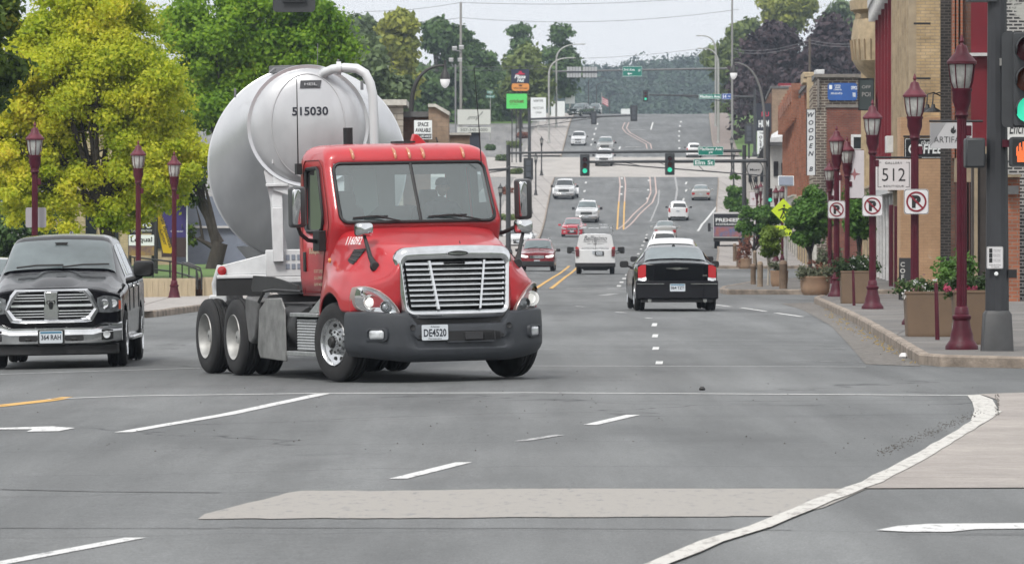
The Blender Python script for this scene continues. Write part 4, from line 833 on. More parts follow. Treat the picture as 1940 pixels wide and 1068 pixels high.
# headlights
yh = lambda x: -1.222+.42*max(0, (abs(x)-.74)/.45)**1.8
HP = [(-1.185, 1.175), (-1.10, 1.19), (-.98, 1.135), (-.86, 1.02), (-.775, .865), (-.95, .87), (-1.15, .905), (-1.205, 1.03)]
REFL = mat('headlamp_reflector', (.72, .74, .76), .18, .7); CLR = glass_mat('clear_lens', (.93, .95, .96), .08, .02)
for m in (1, -1):
    P = catmull([(x, z) for x, z in HP]+[HP[0]], 4)[:-1]
    cx_ = sum(p[0] for p in P)/len(P); cz = sum(p[1] for p in P)/len(P)
    def ringp(s_, off): return [(m*-(cx_+(x-cx_)*s_)*-1 if m < 0 else -(cx_+(x-cx_)*s_), yh(cx_+(x-cx_)*s_)+off, cz+(z-cz)*s_) for x, z in P]
    sx = (lambda x: x) if m < 0 else (lambda x: -x)
    def rg(s_, off): return [(sx(cx_+(x-cx_)*s_), yh(cx_+(x-cx_)*s_)+off, cz+(z-cz)*s_) for x, z in P]
    b = MB(); b.rings([rg(1.06, .12), rg(1.06, -.012), rg(1.0, -.02), rg(.96, .0), rg(.93, .05)], False); hl = b.build('headlight', mat('headlamp_rim', (.45, .35, .33), .3, .5), TR, smooth=50)
    b = MB(); b.rings([rg(.95, .03), rg(.6, .06), rg(.2, .075)], False); b.add(rg(.2, .075), [tuple(range(len(P)))]); b.build('reflector', REFL, hl, smooth=50)
    for (hx, hz, r_, lit_) in ((-1.06, 1.0, .098, True), (-.915, .945, .07, False), (-1.12, 1.11, .045, False)):
        b = MB(); yy = yh(hx); b.lathe([(r_, -.03), (r_*.97, -.045), (r_*.8, -.0), (r_*.3, .03)], c=(sx(hx), yy+.03, hz), axis='y', n=20, caps=False); b.build('bowl', CHROME, hl, smooth=50)
        b = MB(); b.lathe([(r_*.62, .01), (r_*.55, -.02), (r_*.3, -.035), (.002, -.04)], c=(sx(hx), yy+.03, hz), axis='y', n=18); b.build('bulb', LENSLIT if lit_ else (AMBER if r_ < .05 else LENS), hl, smooth=60)
    b = MB(); b.rings([rg(1.0, -.018), rg(.75, -.035), rg(.4, -.042)], False); b.add(rg(.4, -.042), [tuple(range(len(P)))]); b.build('lens', CLR, hl, smooth=60)
# bumper
PL = [(0, -1.37), (.25, -1.365), (.5, -1.34), (.72, -1.29), (.92, -1.20), (1.07, -1.09), (1.18, -.95), (1.245, -.78), (1.275, -.62)]
PLs = catmull(PL, 4); PLf = [(-x, y) for x, y in PLs[::-1]][:-1]+PLs
def bnorm(i):
    a, c = PLf[max(i-1, 0)], PLf[min(i+1, len(PLf)-1)]; d = Vector((c[0]-a[0], c[1]-a[1])).normalized(); return Vector((d.y, -d.x))
def bzt(x): x = abs(x); return .715 if x < .56 else .715+(.855-.715)*min(1, (x-.56)/.10) if x < .66 else .855+.03*min(1, (x-.66)/.5)
def bzb(x): x = abs(x); return .25+.07*max(0, (x-.7)/.55)
PR = [(1.0, -.12), (1.0, -.03), (.97, 0), (.9, .012), (.62, .02), (.58, -.0), (.38, -.0), (.33, .02), (.22, .016), (.12, -.01), (.03, -.05), (0, -.10)]
b = MB(); rs = []
for i, (x, y) in enumerate(PLf):
    n_ = bnorm(i); row = []
    for v, off in PR:
        z = bzb(x)+(bzt(x)-bzb(x))*v
        if .3 < v < .63 and abs(x) > .62: off = .018
        row.append((x+n_.x*off, y+n_.y*off, z))
    rs.append(row)
b.rings(rs, True, closed=False); grid_o = b.build('bumper', TINT, TR, smooth=40)
def on_b(x): 
    i = min(range(len(PLf)), key=lambda k: abs(PLf[k][0]-x)); return PLf[i][1]
b = MB(); xs_ = [-.56+1.12*i/16 for i in range(17)]
ybx = lambda x: lerp_poly([(p, q) for p, q in PLf], x)
for x0, x1 in zip(xs_, xs_[1:]):
    h0, h1 = [.062*min(1, (1-(abs(x)/.565)**6)+.12) for x in (x0, x1)]; b.quad((x0, ybx(x0)-.024, .565-h0), (x1, ybx(x1)-.024, .565-h1), (x1, ybx(x1)-.024, .565+h1), (x0, ybx(x0)-.024, .565+h0))
sl = b.build('bumper_intake', mat('mesh_dark', (.018, .018, .019), .7), grid_o, smooth=0); b = MB()
for k in range(26):
    x = .13+k*.015; b.b2(x, x+.004, ybx(x)-.032, ybx(x)-.02, .515, .615)
b.b2(.42, .435, ybx(.43)-.04, ybx(.43), .505, .625); b.b2(.03, .26, ybx(.15)-.05, ybx(.15), .52, .61); b.build('radar_unit', mat('charcoal', (.035, .035, .038), .45), grid_o, bevel=.006)
for x in (-.63, .63): b = MB(); b.lathe([(.035, 0), (.036, -.012), (.02, -.004)], c=(x, ybx(x)-.018, .68), axis='y', n=16); b.build('tow_hole', PLAST, grid_o)
for m in (1, -1):
    x = m*1.03; e = empty('fog_lamp', (x, ybx(x)-.008, .60)); e.parent = TR; e.rotation_euler = (0, 0, m*R(44))
    b = MB(); b.rings([[(a*k, d, c*k) for a, c in rrect(.24, .125, .04, 4)] for k, d in ((1.35, .06), (1.3, -.025), (1.0, -.03), (.92, .0))], False); b.build('recess', TINT, e, smooth=40)
    b = MB(); b.rings([[(a*k, d, c*k) for a, c in rrect(.2, .12, .035, 4)] for k, d in ((1, -.012), (.8, -.03), (.4, -.036))]); b.build('lens', LENS, e, smooth=50)
plate(TR, ybx(-.36)-.035, .615, 'DE4520', -1, .335, .19, x=-.36, rot=R(-4), sub=('Arkansas', 'Permanent'))
b = MB(); b.b2(-.2, .42, ybx(.1)-.035, ybx(.1)+.05, .485, .502); b.build('step_lip', TINT, grid_o)
# black box standing in for the shade in the gap under the grille
b = MB(); b.b2(-.62, .62, -1.24, -1.0, .68, .86); b.build('grille_gap_shade', PLAST, TR)
b = MB(); b.tube((-1.0, 0, .42), (1.0, 0, .42), .06); b.b2(-.5, -.4, -1.0, 7.0, .62, .86); b.b2(.4, .5, -1.0, 7.0, .62, .86); b.b2(-.7, .7, -1.1, -1.0, .3, .5); b.b2(-.3, .3, .3, 1.2, .3, .6); b.b2(-.75, .75, .9, 3.9, .32, .62); b.b2(-.55, .55, 4.2, 6.2, .40, .80); b.build('chassis_and_shade_blocks', PLAST, TR)  # axle and rails, plus low blocks added to darken the ground beneath
# ---------------- cab
LV = [(1.07, .48, 1.10), (1.3, .42, 1.13), (1.6, .30, 1.135), (1.9, .18, 1.135), (2.0, .14, 1.13), (2.2, .245, 1.122), (2.4, .355, 1.112), (2.6, .46, 1.102), (2.68, .505, 1.098), (2.73, .53, 1.096), (2.79, .535, 1.09), (2.86, .565, 1.075), (2.92, .64, 1.04), (2.96, .76, .98), (2.985, .95, .88), (2.995, 1.2, .7)]
YB = 1.72
def plan(z, yf, w_):
    top = max(0, (z-2.79)/.2); yb = YB-.12*top; rf = .11+.22*top*.6; bow = .10
    ft = lambda x: yf+bow*(abs(x)/w_)**2
    P = []
    for i in range(25):
        x = -(w_-rf)+2*(w_-rf)*i/24; P.append((x, ft(x)))
    y1 = ft(w_-rf)
    for k in (25, 50, 75): P.append((w_-rf+rf*math.sin(R(k)), y1+rf*(1-math.cos(R(k)))))
    for t in (0, .1, .22, .4, .6, .78, .9, 1): P.append((w_, y1+rf+(yb-.06-y1-rf)*t))
    for k in (45,): P.append((w_-.06+.06*math.cos(R(k)), yb-.06+.06*math.sin(R(k))))
    back = [(w_-.06)*(1-2*i/12) for i in range(13)]
    P += [(x, yb) for x in back]
    P.append((-(w_-.06+.06*math.cos(R(45))), yb-.06+.06*math.sin(R(45))))
    for t in (1, .9, .78, .6, .4, .22, .1, 0): P.append((-w_, y1+rf+(yb-.06-y1-rf)*t))
    for k in (75, 50, 25): P.append((-(w_-rf+rf*math.sin(R(k))), y1+rf*(1-math.cos(R(k)))))
    return [(x, y, z) for x, y in P]
rs = [plan(*l) for l in LV]; n = len(rs[0]); V = [p for r in rs for p in r]; Fs = []
for i in range(len(rs)-1):
    z0, z1 = LV[i][0], LV[i+1][0]
    for j in range(n):
        k = (j+1) % n
        if j < 24 and 1.99 < z0 and z1 < 2.74: continue
        if 1.89 < z0 and z1 < 2.69 and (30 <= j < 33 or (n-1-j >= 5 and 30 <= (n-1-j)+24-0 and False)): continue
        if 1.89 < z0 and z1 < 2.69 and rs[i][j][0] < -1.0 and rs[i][k][0] < -1.0 and abs(rs[i][j][0]-rs[i][k][0]) < .01:
            jj = j-(n-3-8)   # index among the eight left side points
            if 2 <= jj < 5: continue
        if 2.19 < z0 and z1 < 2.61 and abs(rs[i][j][1]-YB) < .001 and abs(rs[i][k][1]-YB) < .001 and .12 < abs((rs[i][j][0]+rs[i][k][0])/2) < .80: continue
        Fs.append((i*n+j, i*n+k, (i+1)*n+k, (i+1)*n+j))
Fs.append(tuple((len(rs)-1)*n+j for j in range(n)))
b = MB(); b.add(V, Fs); cab = b.build('cab', [P_TRUCK, mat('cab_lining', (.20, .21, .21), .8)], TR, smooth=50)
so = cab.modifiers.new('solid', 'SOLIDIFY'); so.thickness = .035; so.offset = 1; so.material_offset = 1; so.use_rim = True
so.offset = -1
# glazing
def front_pt(x, z, off=0):
    a = lerp_poly([(l[0], l[1]) for l in LV], z); w_ = lerp_poly([(l[0], l[2]) for l in LV], z); return Vector((x, a+.10*(abs(x)/w_)**2+off, z))
b = MB(); g = [[front_pt(-1.0+2.0*i/20, 1.99+.75*j/8, -.005) for i in range(21)] for j in range(9)]; grid(b, g); b.build('windshield', TG, TR, smooth=60)
fr = shape(1.01, 1.03, 2.74, 1.99, .10, 0); b = MB(); P = [front_pt(x, z, -.012) for x, z in fr]; b.path(P+[P[0], P[1]], .022, 6, caps=False); P = [front_pt(0, 1.99+.75*j/8, -.012) for j in range(9)]; b.path(P, .02, 6); b.build('windshield_seal', PLAST, TR, smooth=60)
ys_ = lambda z: [lerp_poly([(l[0], l[1]) for l in LV], z)+.10*.82+.11]
for m in (1, -1):
    def sp(t, z, off=.0):
        y0 = lerp_poly([(l[0], l[1]) for l in LV], z)+.10*.8+.11; w_ = lerp_poly([(l[0], l[2]) for l in LV], z); return Vector((m*(w_+off), y0+(YB-.06-y0)*t, z))
    b = MB(); b.quad(sp(.2, 1.88, -.015), sp(.8, 1.88, -.015), sp(.8, 2.7, -.015), sp(.2, 2.7, -.015)); b.build('door_window', TGS, TR)
    P = []
    for t, z in ((.25, 1.93), (.3, 1.895), (.5, 1.89), (.72, 1.89), (.78, 1.93), (.79, 2.1), (.79, 2.4), (.78, 2.63), (.74, 2.685), (.5, 2.69), (.28, 2.69), (.23, 2.65), (.22, 2.4), (.22, 2.1)): P.append(sp(t, z, .004))
    b = MB(); b.path(P+P[:2], .024, 6, caps=False); b.build('door_window_seal', PLAST, TR, smooth=60)
    b = MB()
    for P in ([sp(.88, 1.1, .004), sp(.88, 1.8, .004), sp(.88, 2.6, .004), sp(.86, 2.74, .004), sp(.8, 2.79, .004), sp(.2, 2.79, .002), sp(.06, 2.7, .004), sp(.05, 2.2, .004), sp(.05, 1.95, .004), sp(.10, 1.6, .004), sp(.10, 1.35, .004), sp(.22, 1.1, .004), sp(.88, 1.1, .004)],): b.path(P, .006, 4)
    b.build('door_seam', mat('seam_dark_red', (.10, .01, .012), .6), cab)
    b = MB(); a = sp(.80, 1.55, .01); b.b2(a.x-.012, a.x+.012, a.y-.045, a.y+.045, 1.38, 1.63); b.build('door_handle', PLAST, TR, bevel=.01)
    # tall door mirror
    e = empty('door_mirror', (-1.56 if m < 0 else 1.46, .38, 2.20 if m < 0 else 2.25)); e.parent = TR
    b = MB(); b.rings([[(a*k, d, c*k2) for a, c in rrect(.20, .52, .045, 4)] for k, k2, d in ((.8, .9, -.10), (.97, .985, -.07), (1, 1, 0), (1, 1, .05))]); b.build('housing', mat('mirror_plastic', (.06, .062, .065), .35), e, smooth=50)
    b = MB(); b.rings([[(a*k-.03, d, c*k2) for a, c in rrect(.115, .46, .035, 4)] for k, k2, d in ((.75, .93, -.118), (.97, .99, -.10), (1, 1, -.06))]); b.build('chrome_cover', CHROME, e, smooth=50)
    b = MB(); b.path([(0, 0, -.22), (-m*.06, .06, -.34), (-m*.2, .2, -.42), (-m*.36, .3, -.44)], .028, 8); b.b2(-m*.43, -m*.33, .16, .42, -.56, -.30); b.build('arm', PLAST, e, smooth=50, bevel=.01)
    # hood mirror
    hx = -.97 if m < 0 else 1.14
    e = empty('hood_mirror', (hx, -.52, 1.90)); e.parent = TR
    b = MB(); b.rings([[(a*k, d, c*k) for a, c in rrect(.215, .17, .045, 4)] for k, d in ((.6, -.09), (.9, -.07), (1, -.02), (1, .03))]); b.build('chrome_shell', CHROME, e, smooth=60)
    b = MB(); b.rings([[(a*k, d, c*k) for a, c in rrect(.22, .175, .045, 4)] for k, d in ((1, .03), (1, .06))]); b.build('glass_rim', PLAST, e)
    bp = hood_pt(-.80, 1.44, m, .01); bx = bp.x; dx = bx-hx; dy = bp.y+.52
    b = MB(); b.path([(0, .01, -.07), (dx*.2, dy*.15, -.14), (dx*.65, dy*.6, -.34), (dx, dy-.02, -.44)], [.02, .024, .03, .045], 8); b.lathe([(.05, -.05), (.065, -.02), (.03, .03)], c=(dx, dy-.01, -.46), axis='y', n=14); b.build('arm', PLAST, e, smooth=50)
    # wipers
    b = MB(); x0 = -.50 if m < 0 else .50
for x0, x1 in ((-.28, -.88), (.80, .10)):
    b = MB(); a = front_pt(x0, 2.0, -.05); c = front_pt((x0+x1)/2, 2.07, -.06); d = front_pt(x1, 2.05, -.03); d2 = front_pt(x1+(x0-x1)*.75, 2.065, -.03)
    b.path([a, c], .011, 5); b.path([c, (c+d)/2], .01, 5); b.path([d, (d+d2)/2+Vector((0, 0, .01)), d2], .011, 5); b.build('wiper', PLAST, TR)
for x in (-.74, -.19, 0, .19, .74):
    b = MB(); f_ = .565+.1*(x/1.07)**2; b.path([(x, f_+.10, 2.925), (x, f_+.02, 2.885), (x, f_-.03, 2.82), (x, f_-.035, 2.79)], [.012, .022, .022, .012], 8); b.build('marker_light', mat('amber_marker', (.50, .20, .10), .25, coat=1), TR, smooth=60)
b = MB(); b.b2(-.05, .22, .95, 1.15, 2.995, 3.02); b.path([(.5, .9, 3.0), (.5, .95, 3.06)], .01); b.build('roof_antenna_pod', PLAST, TR, bevel=.008)
b = MB(); b.prism([(.30, 2.98), (.52, 2.98), (.40, 3.10), (.34, 3.12)], 1.35, 1.45); b.build('roof_horn_cover', P_TRUCK, TR, bevel=.01)
b = MB(); b.path([(-1.17, 1.55, 2.70), (-1.165, 1.55, 3.85)], [.010, .006], 6); b.b2(-1.20, -1.13, 1.5, 1.6, 2.62, 2.76); b.build('antenna', PLAST, TR); b = MB(); b.path([(.95, .5, 2.72), (.87, .35, 3.3), (.79, .25, 3.92)], [.008, .006, .004], 5); b.build('antenna', PLAST, TR)
b = MB(); b.tube((-.33, 2.05, 1.3), (-.33, 2.05, 3.22), .062, n=14); b.build('exhaust_stack', mat('black_steel', (.012, .012, .013), .5), TR)
LET = mat('white_lettering', (.8, .8, .8), .4)
b = MB(); side_text(b, 'Quality', .42, .14, 1.03, 1.82, 1.141, shear=.25); side_text(b, 'Bulkspec', .44, .09, 1.02, 1.63, 1.141, shear=.2)
for k, (t, w_) in enumerate((('US DOT 226920', .36), ('CA 239987', .34), ('26,907 MILES', .36))): side_text(b, t, w_, .042, .88, 1.385-k*.085, 1.139)
b.build('lettering', mat('yellowish_lettering', (.62, .52, .36), .5), cab, smooth=0)
b = MB(); b.lathe([(.035, 0), (.03, .02), (.01, .03)], c=(0, 0, 0), axis='x', n=10); o = b.build('side_marker', AMBER, TR, loc=(-1.15, .33, 1.52)); o.rotation_euler = (0, 0, PI)
# interior
DARKC = mat('seat_fabric', (.045, .05, .06), .9, noise=.3, scale=12); INTR = mat('cab_interior', (.09, .095, .10), .8)
b = MB(); b.b2(-.93, .93, .36, .70, 1.5, 1.93); b.b2(-1.08, 1.08, .3, 1.68, 1.08, 1.14); b.build('dashboard', INTR, TR, bevel=.03)
for m in (1, -1):
    e = empty('seat', (m*.56, 1.18, 1.14)); e.parent = TR
    b = MB(); b.rings([[(a*k, c*k2, z) for a, c in rrect(.52, .50, .1, 4)] for k, k2, z in ((.9, .9, .25), (1, 1, .32), (1, 1, .42), (.9, .92, .46))]); b.build('cushion', DARKC, e, smooth=50)
    b = MB(); b.rings([[(a*k, c*.7+.22+(z-.4)*.12, z) for a, c in rrect(.5, .2, .08, 4)] for k, z in ((.9, .40), (1, .6), (1.02, .85), (.9, 1.02), (.55, 1.08), (.5, 1.2), (.42, 1.26))]); b.build('backrest', DARKC, e, smooth=50)
b = MB(); b.path([(.62+.22*math.cos(t_), .72-.10*math.sin(t_)*.5, 1.93+.20*math.sin(t_)*.55) for t_ in [2*PI*i/24 for i in range(25)]], .015, 6, caps=False); b.path([(.62, .74, 1.92), (.62, .6, 1.8)], .03); b.path([(.42, .72, 1.93), (.82, .72, 1.93)], .012); b.build('steering_wheel', PLAST, TR, smooth=60)
b = MB(); b.quad((-.40, 1.66, 2.68), (-.10, 1.66, 2.68), (-.06, 1.66, 2.2), (-.25, 1.66, 2.05), (-.40, 1.66, 2.15)); b.build('sun_visor_card', mat('pale_card', (.5, .58, .57), .7), TR)
# ---------------- running gear
for m in (1, -1):
    wheel(TR, m*1.11, 0, .50, .29, 'truckfront', ALU, steer=R(14))
    for y in (4.5, 5.83):
        wheel(TR, m*1.07, y, .505, .27, 'truckrear', GRIM); wheel(TR, m*.74, y, .505, .27, 'plain', GRIM)
STEP = mat('tread_plate', (.42, .43, .43), .4, .7, noise=.2, scale=20); DIRTY = mat('dirty_grey_metal', (.27, .27, .265), .5, .5, noise=.35, scale=3.5); BLKST = mat('worn_black_steel', (.03, .03, .031), .55, noise=.4, scale=5)
for m in (1, -1):
    b = MB(); b.b2(m*.86, m*1.2, .78, 1.95, .80, .85); b.b2(m*.86, m*1.22, .78, 2.05, .30, .36)
    st = b.build('step', STEP, TR, bevel=.008)
    b = MB()
    for k in range(11): b.prism(arc(0, 0, .016, 0, 360, 8), 0, 0) if False else b.tube((m*1.14, .95, .39+k*.036), (m*1.14, 1.78, .39+k*.036), .019, n=6)
    b.b2(m*.7, m*1.14, .95, 1.78, .38, .77); b.build('battery_box', STEP, TR, smooth=50)
    b = MB(); b.add([(m*.9, 1.2, .86), (m*1.14, 1.3, .86), (m*1.14, .8, .86), (m*1.12, .8, 1.07), (m*.95, 1.25, 1.02)], [(0, 1, 3, 4), (1, 2, 3), (0, 4, 3, 1)]); b.build('step_fairing', STEP, TR)
    b = MB(); b.lathe([(.05, 1.85), (.27, 1.87), (.28, 1.9), (.28, 2.75), (.27, 2.78), (.05, 2.8)], c=(m*.88, 0, .66), axis='y', n=24); b.build('fuel_tank', BLKST, TR, smooth=40)
    b = MB()
    for z in (1.0, .52, .3): b.tube((m*1.1, 2.0, z), (m*1.1, 2.1, z), .15) if False else None
    b = MB(); P = [(2.20, .22), (3.35, .25), (3.45, .38), (3.35, .88), (3.0, 1.03), (2.38, 1.04), (2.22, .9)]
    b.prism(P, m*1.16, m*1.185, 'x'); b.build('side_skirt', DIRTY, TR, bevel=.02)
    b = MB(); b.prism([(3.32, 1.0), (3.95, 1.05), (3.98, .85), (3.93, .70), (3.85, .45), (3.72, .43), (3.55, .52)], m*.92, m*1.19, 'x'); b.build('quarter_fender', mat('grey_fender', (.11, .11, .11), .6, noise=.3, scale=6), TR, bevel=.03)
    b = MB(); b.prism([(2.1, 1.09), (4.15, 1.11), (4.2, 1.16), (4.1, 1.32), (3.2, 1.30), (2.15, 1.2)], m*1.0, m*1.03, 'x'); b.build('deck_plate', BLKST, TR)
    b = MB(); b.path([(m*1.2, 3.3, .98), (m*1.2, 3.05, 1.12), (m*1.18, 2.7, 1.14), (m*1.05, 1.9, 1.12)], .022, 6); b.build('grab_rail', BLKST, TR)
b = MB(); b.b2(-.95, .95, 1.75, 4.1, .9, .96); b.lathe([(.55, .94), (.5, 1.04), (.45, 1.05)], c=(0, 5.1, 0), n=24); b.b2(-.6, .6, 4.4, 6.0, .86, .94); b.tube((-.8, 4.5, .5), (.8, 4.5, .5), .09); b.tube((-.8, 5.83, .5), (.8, 5.83, .5), .09); b.build('fifth_wheel', BLKST, TR)
b = MB()
for k, c_ in enumerate((0, .12, .24)):
    b.path([(-.3+c_, 1.85, 1.9), (-.35+c_, 2.5, 1.3), (-.3+c_, 3.2, 1.4), (-.3+c_, 3.9, 1.75)], .018, 6)
b.build('air_hoses', PLAST, TR, smooth=60)

# ================================================================ silver tank trailer
TKM = bpy.data.materials.new('tank_aluminium'); TKM.use_nodes = True
tk_n = TKM.node_tree.nodes; tk_l = TKM.node_tree.links; tk_p = tk_n['Principled BSDF']; tk_p.inputs['Metallic'].default_value = .45; tk_p.inputs['Roughness'].default_value = .36; tk_p.inputs['Anisotropic'].default_value = .4
tk_t = tk_n.new('ShaderNodeTexCoord'); tk_m = tk_n.new('ShaderNodeMapping'); tk_m.inputs['Scale'].default_value = (1.6, .25, .9); tk_m.inputs['Rotation'].default_value = (0, R(35), 0); tk_a = tk_n.new('ShaderNodeTexNoise'); tk_a.inputs['Scale'].default_value = 1.6; tk_a.inputs['Detail'].default_value = 7; tk_r = tk_n.new('ShaderNodeValToRGB')  # slanted noise streaks in the base colour imitate reflections
tk_r.color_ramp.elements[0].position = .3; tk_r.color_ramp.elements[1].position = .7; tk_r.color_ramp.elements[0].color = (.50, .505, .52, 1); tk_r.color_ramp.elements[1].color = (.66, .665, .68, 1)
tk_l.new(tk_t.outputs['Object'], tk_m.inputs[0]); tk_l.new(tk_m.outputs[0], tk_a.inputs['Vector']); tk_l.new(tk_a.outputs['Fac'], tk_r.inputs[0]); tk_l.new(tk_r.outputs[0], tk_p.inputs['Base Color'])
WST = mat('white_painted_steel', (.66, .67, .68), .4, noise=.12, scale=4)
tx0 = XP(593, 73.8)
TL = empty('tank_trailer', (tx0, 73.8, gz(tx0, 73.8)+.0), 'silver dry bulk tank trailer numbered 515030 behind the red truck', 'trailer', rz=R(2.6), tilty=-.02)
def tring(y, r_, cz, n=72): return [(r_*math.cos(2*PI*k/n), y, cz+r_*math.sin(2*PI*k/n)) for k in range(n)]
cz0, r0_, cz1, r1_ = 3.30, .775, 2.80, 1.36
b = MB(); rs = []
for k in range(7): a = R(90*k/6); rs.append(tring(-.20*math.cos(a)+.0, max(.02, r0_*math.sin(a)), cz0))
b.rings(rs, True); head = b.build('front_head', TKM, TL, smooth=60)
b = MB(); rs = [tring(0, r0_+.005, cz0)]
for k in range(1, 9):
    t = k/8; f_ = t*t*(3-2*t)*.35+t*.65; rs.append(tring(2.5*t, r0_+(r1_-r0_)*f_, cz0+(cz1-cz0)*f_))
rs += [tring(6.2, r1_, cz1), tring(8.0, r1_*.92, cz1+.1), tring(9.5, r0_, cz0), tring(9.8, .3, cz0)]
b.rings(rs, True); b.build('tank_shell', TKM, TL, smooth=60)
FLM = mat('flange_aluminium', (.70, .71, .73), .3, .6)
each('ring_flange', FLM, TL, [lambda b: b.rings([tring(-.02, r0_-.01, cz0), tring(-.03, r0_+.035, cz0), tring(.03, r0_+.04, cz0), tring(.05, r0_, cz0)], False), lambda b: b.rings([tring(2.46, r1_-.01, cz1), tring(2.47, r1_+.012, cz1), tring(2.53, r1_+.012, cz1), tring(2.55, r1_-.01, cz1)], False), lambda b: b.rings([tring(4.2, r1_-.01, cz1), tring(4.21, r1_+.012, cz1), tring(4.26, r1_+.012, cz1), tring(4.27, r1_-.01, cz1)], False)], smooth=60)
# seams of the pressed panels on the front head
def dish(x, z, off=.0):
    q = min(1, math.hypot(x, z)/r0_); return Vector((x, -.20*math.sqrt(max(0, 1-q*q))-off, cz0+z))
b = MB()
b.path([dish(.49*math.cos(2*PI*k/48), .69*math.sin(2*PI*k/48)+.0, .004) for k in range(49)], .008, 5, caps=False); b.build('weld_seam', mat('weld', (.60, .60, .61), .4, .5), head, smooth=60)
b = MB(); t = '515030'; v_, f_, x0_, x1_, y0_, y1_ = _textmesh(t, .025, 0, 1.0)
hh = .115; ww = .48; b.add([dish(((a-(x0_+x1_)/2)/(x1_-x0_))*ww+.03, .19+((c-(y0_+y1_)/2)/(y1_-y0_))*hh, .008) for a, c, _ in v_], f_); b.build('lettering', INK, head, smooth=0)
b = MB(); P = [(-.10, .50), (.17, .50), (.19, .60), (-.09, .60)]; b.rings([[dish(x, z, o_) for x, z in P] for o_ in (.004, .018)]); mp = b.build('maker_plate', mat('dark_plate', (.06, .06, .065), .4, .5), head)
b = MB(); b.text('HEIL', .17, .05, dish(.045, .55, .024), bold=.02, M=Matrix.Rotation(R(-42), 4, 'X')); b.build('lettering', mat('plate_grey_letters', (.3, .3, .31), .4), mp, smooth=0)
# blower pipe arching over the head
b = MB(); b.path([(.16, .02, 3.92), (.24, -.12, 4.0), (.34, -.2, 4.04), (.50, -.25, 4.055), (.66, -.3, 4.04), (.77, -.33, 3.97), (.83, -.35, 3.84), (.86, -.35, 3.7), (.87, -.35, 3.4), (.87, -.35, 2.2), (.87, -.2, 1.6)], .062, 14); b.lathe([(.09, -.03), (.09, .03)], c=(.42, -.23, 4.05), axis='x', n=14); b.build('blower_pipe', mat('pipe_white', (.68, .69, .70), .35, .2), TL, smooth=60)
b = MB(); b.b2(-.42, -.02, .9, 1.25, 4.04, 4.11); b.tube((-.50, .9, 4.04), (-.42, .9, 4.1), .02); b.b2(-.98, -.95, 1.0, 1.1, 3.72, 3.84); b.b2(.72, .76, .6, .7, 3.78, 3.9); b.tube((.15, .8, 4.13), (.16, .8, 4.42), .006, n=5); b.b2(.1, .25, 1.0, 1.3, 4.06, 4.11); b.tube((-.25, 1.6, 4.05), (-.25, 1.6, 4.15), .25, n=16); b.tube((.40, -.23, 4.08), (.42, -.23, 4.17), .018); b.build('walkway_fittings', mat('fitting_grey', (.2, .2, .21), .5, .4), TL, bevel=.005)
# white supports and front frame
b = MB()
b.add([(-.56, -.02, 2.78), (-.50, -.02, 2.74), (-.42, .1, 2.35), (-.30, .1, 1.62), (-.50, .1, 1.55), (-.52, .05, 2.3), (-.60, 0, 2.7)], [tuple(range(7))])
b.b2(-.50, -.36, .02, .12, 1.5, 2.55); b.b2(-.50, -.36, -.10, -.0, 1.5, 2.22); b.b2(.36, .5, .02, .12, 1.5, 2.55); b.b2(-.58, -.28, -.06, .0, 2.50, 2.54)
b.tube((-.48, -.1, 2.8), (-.48, -.05, 3.3), .015, n=6); b.prism([(-.48, 2.9), (-.42, 2.6), (.1, 2.35), (.1, 2.25), (-.48, 2.45)], -.02, .0); b.build('front_support', WST, TL, bevel=.01)
b = MB(); b.prism([(-1.24, 1.33), (-1.24, 1.45), (-.36, 1.66), (.36, 1.66), (1.24, 1.45), (1.24, 1.33)], .95, 1.05); b.b2(-.6, .6, .0, .04, 1.30, 1.66); b.b2(-.6, .6, .0, 2.6, 1.22, 1.30); b.b2(-1.26, 1.26, .90, 1.10, 1.28, 1.33); b.build('coupler_frame', WST, TL, bevel=.012)
b = MB()
for i in range(4):
    for j in range(2): b.b2(-.33+i*.075, -.28+i*.075, -.008, -.002, 1.40+j*.12, 1.47+j*.12)
b.build('placards', mat('placard', (.25, .28, .34), .5), TL)
for m in (1, -1):
    b = MB(); b.lathe([(.062, 0), (.062, -.02), (.04, -.03)], c=(m*1.19, .945, 1.39), axis='y', n=18); b.build('red_light', TAIL, TL, smooth=50)
    b = MB(); b.b2(m*.62, m*1.27, .92, .96, 1.05, 1.28); b.build('mud_flap', PLAST, TL)
    b = MB(); b.path([(m*1.22, 2.2, 1.45), (m*1.30, 2.3, 1.2), (m*1.28, 2.4, .95)], .05, 8); b.b2(m*1.14, m*1.38, 2.2, 2.5, .80, 1.05); b.build('hose_rack', WST, TL, bevel=.03)
    b = MB(); b.path([(m*1.22, 2.0, 1.12), (m*1.26, 1.98, 1.28), (m*1.22, 1.96, 1.40), (m*1.14, 1.95, 1.35)], .018, 6); b.build('hose', PLAST, TL)
    b = MB(); b.b2(m*.5, m*.6, 3.0, 10.0, 1.12, 1.3); b.b2(m*.55, m*.65, 3.2, 3.3, .35, 1.3); b.build('side_rail', WST, TL)
    for y in (8.0, 9.25): wheel(TL, m*1.07, y, .5, .27, 'truckrear', GRIM); wheel(TL, m*.75, y, .5, .27, 'plain', GRIM)
for y in (2.4, 5.5): b = MB(); b.rings([[(r_*math.cos(2*PI*k/24), y+1.0+r_*math.sin(2*PI*k/24), z) for k in range(24)] for r_, z in ((1.0, 1.7), (.6, 1.2), (.15, .75))]); b.build('hopper', TKM, TL, smooth=60)

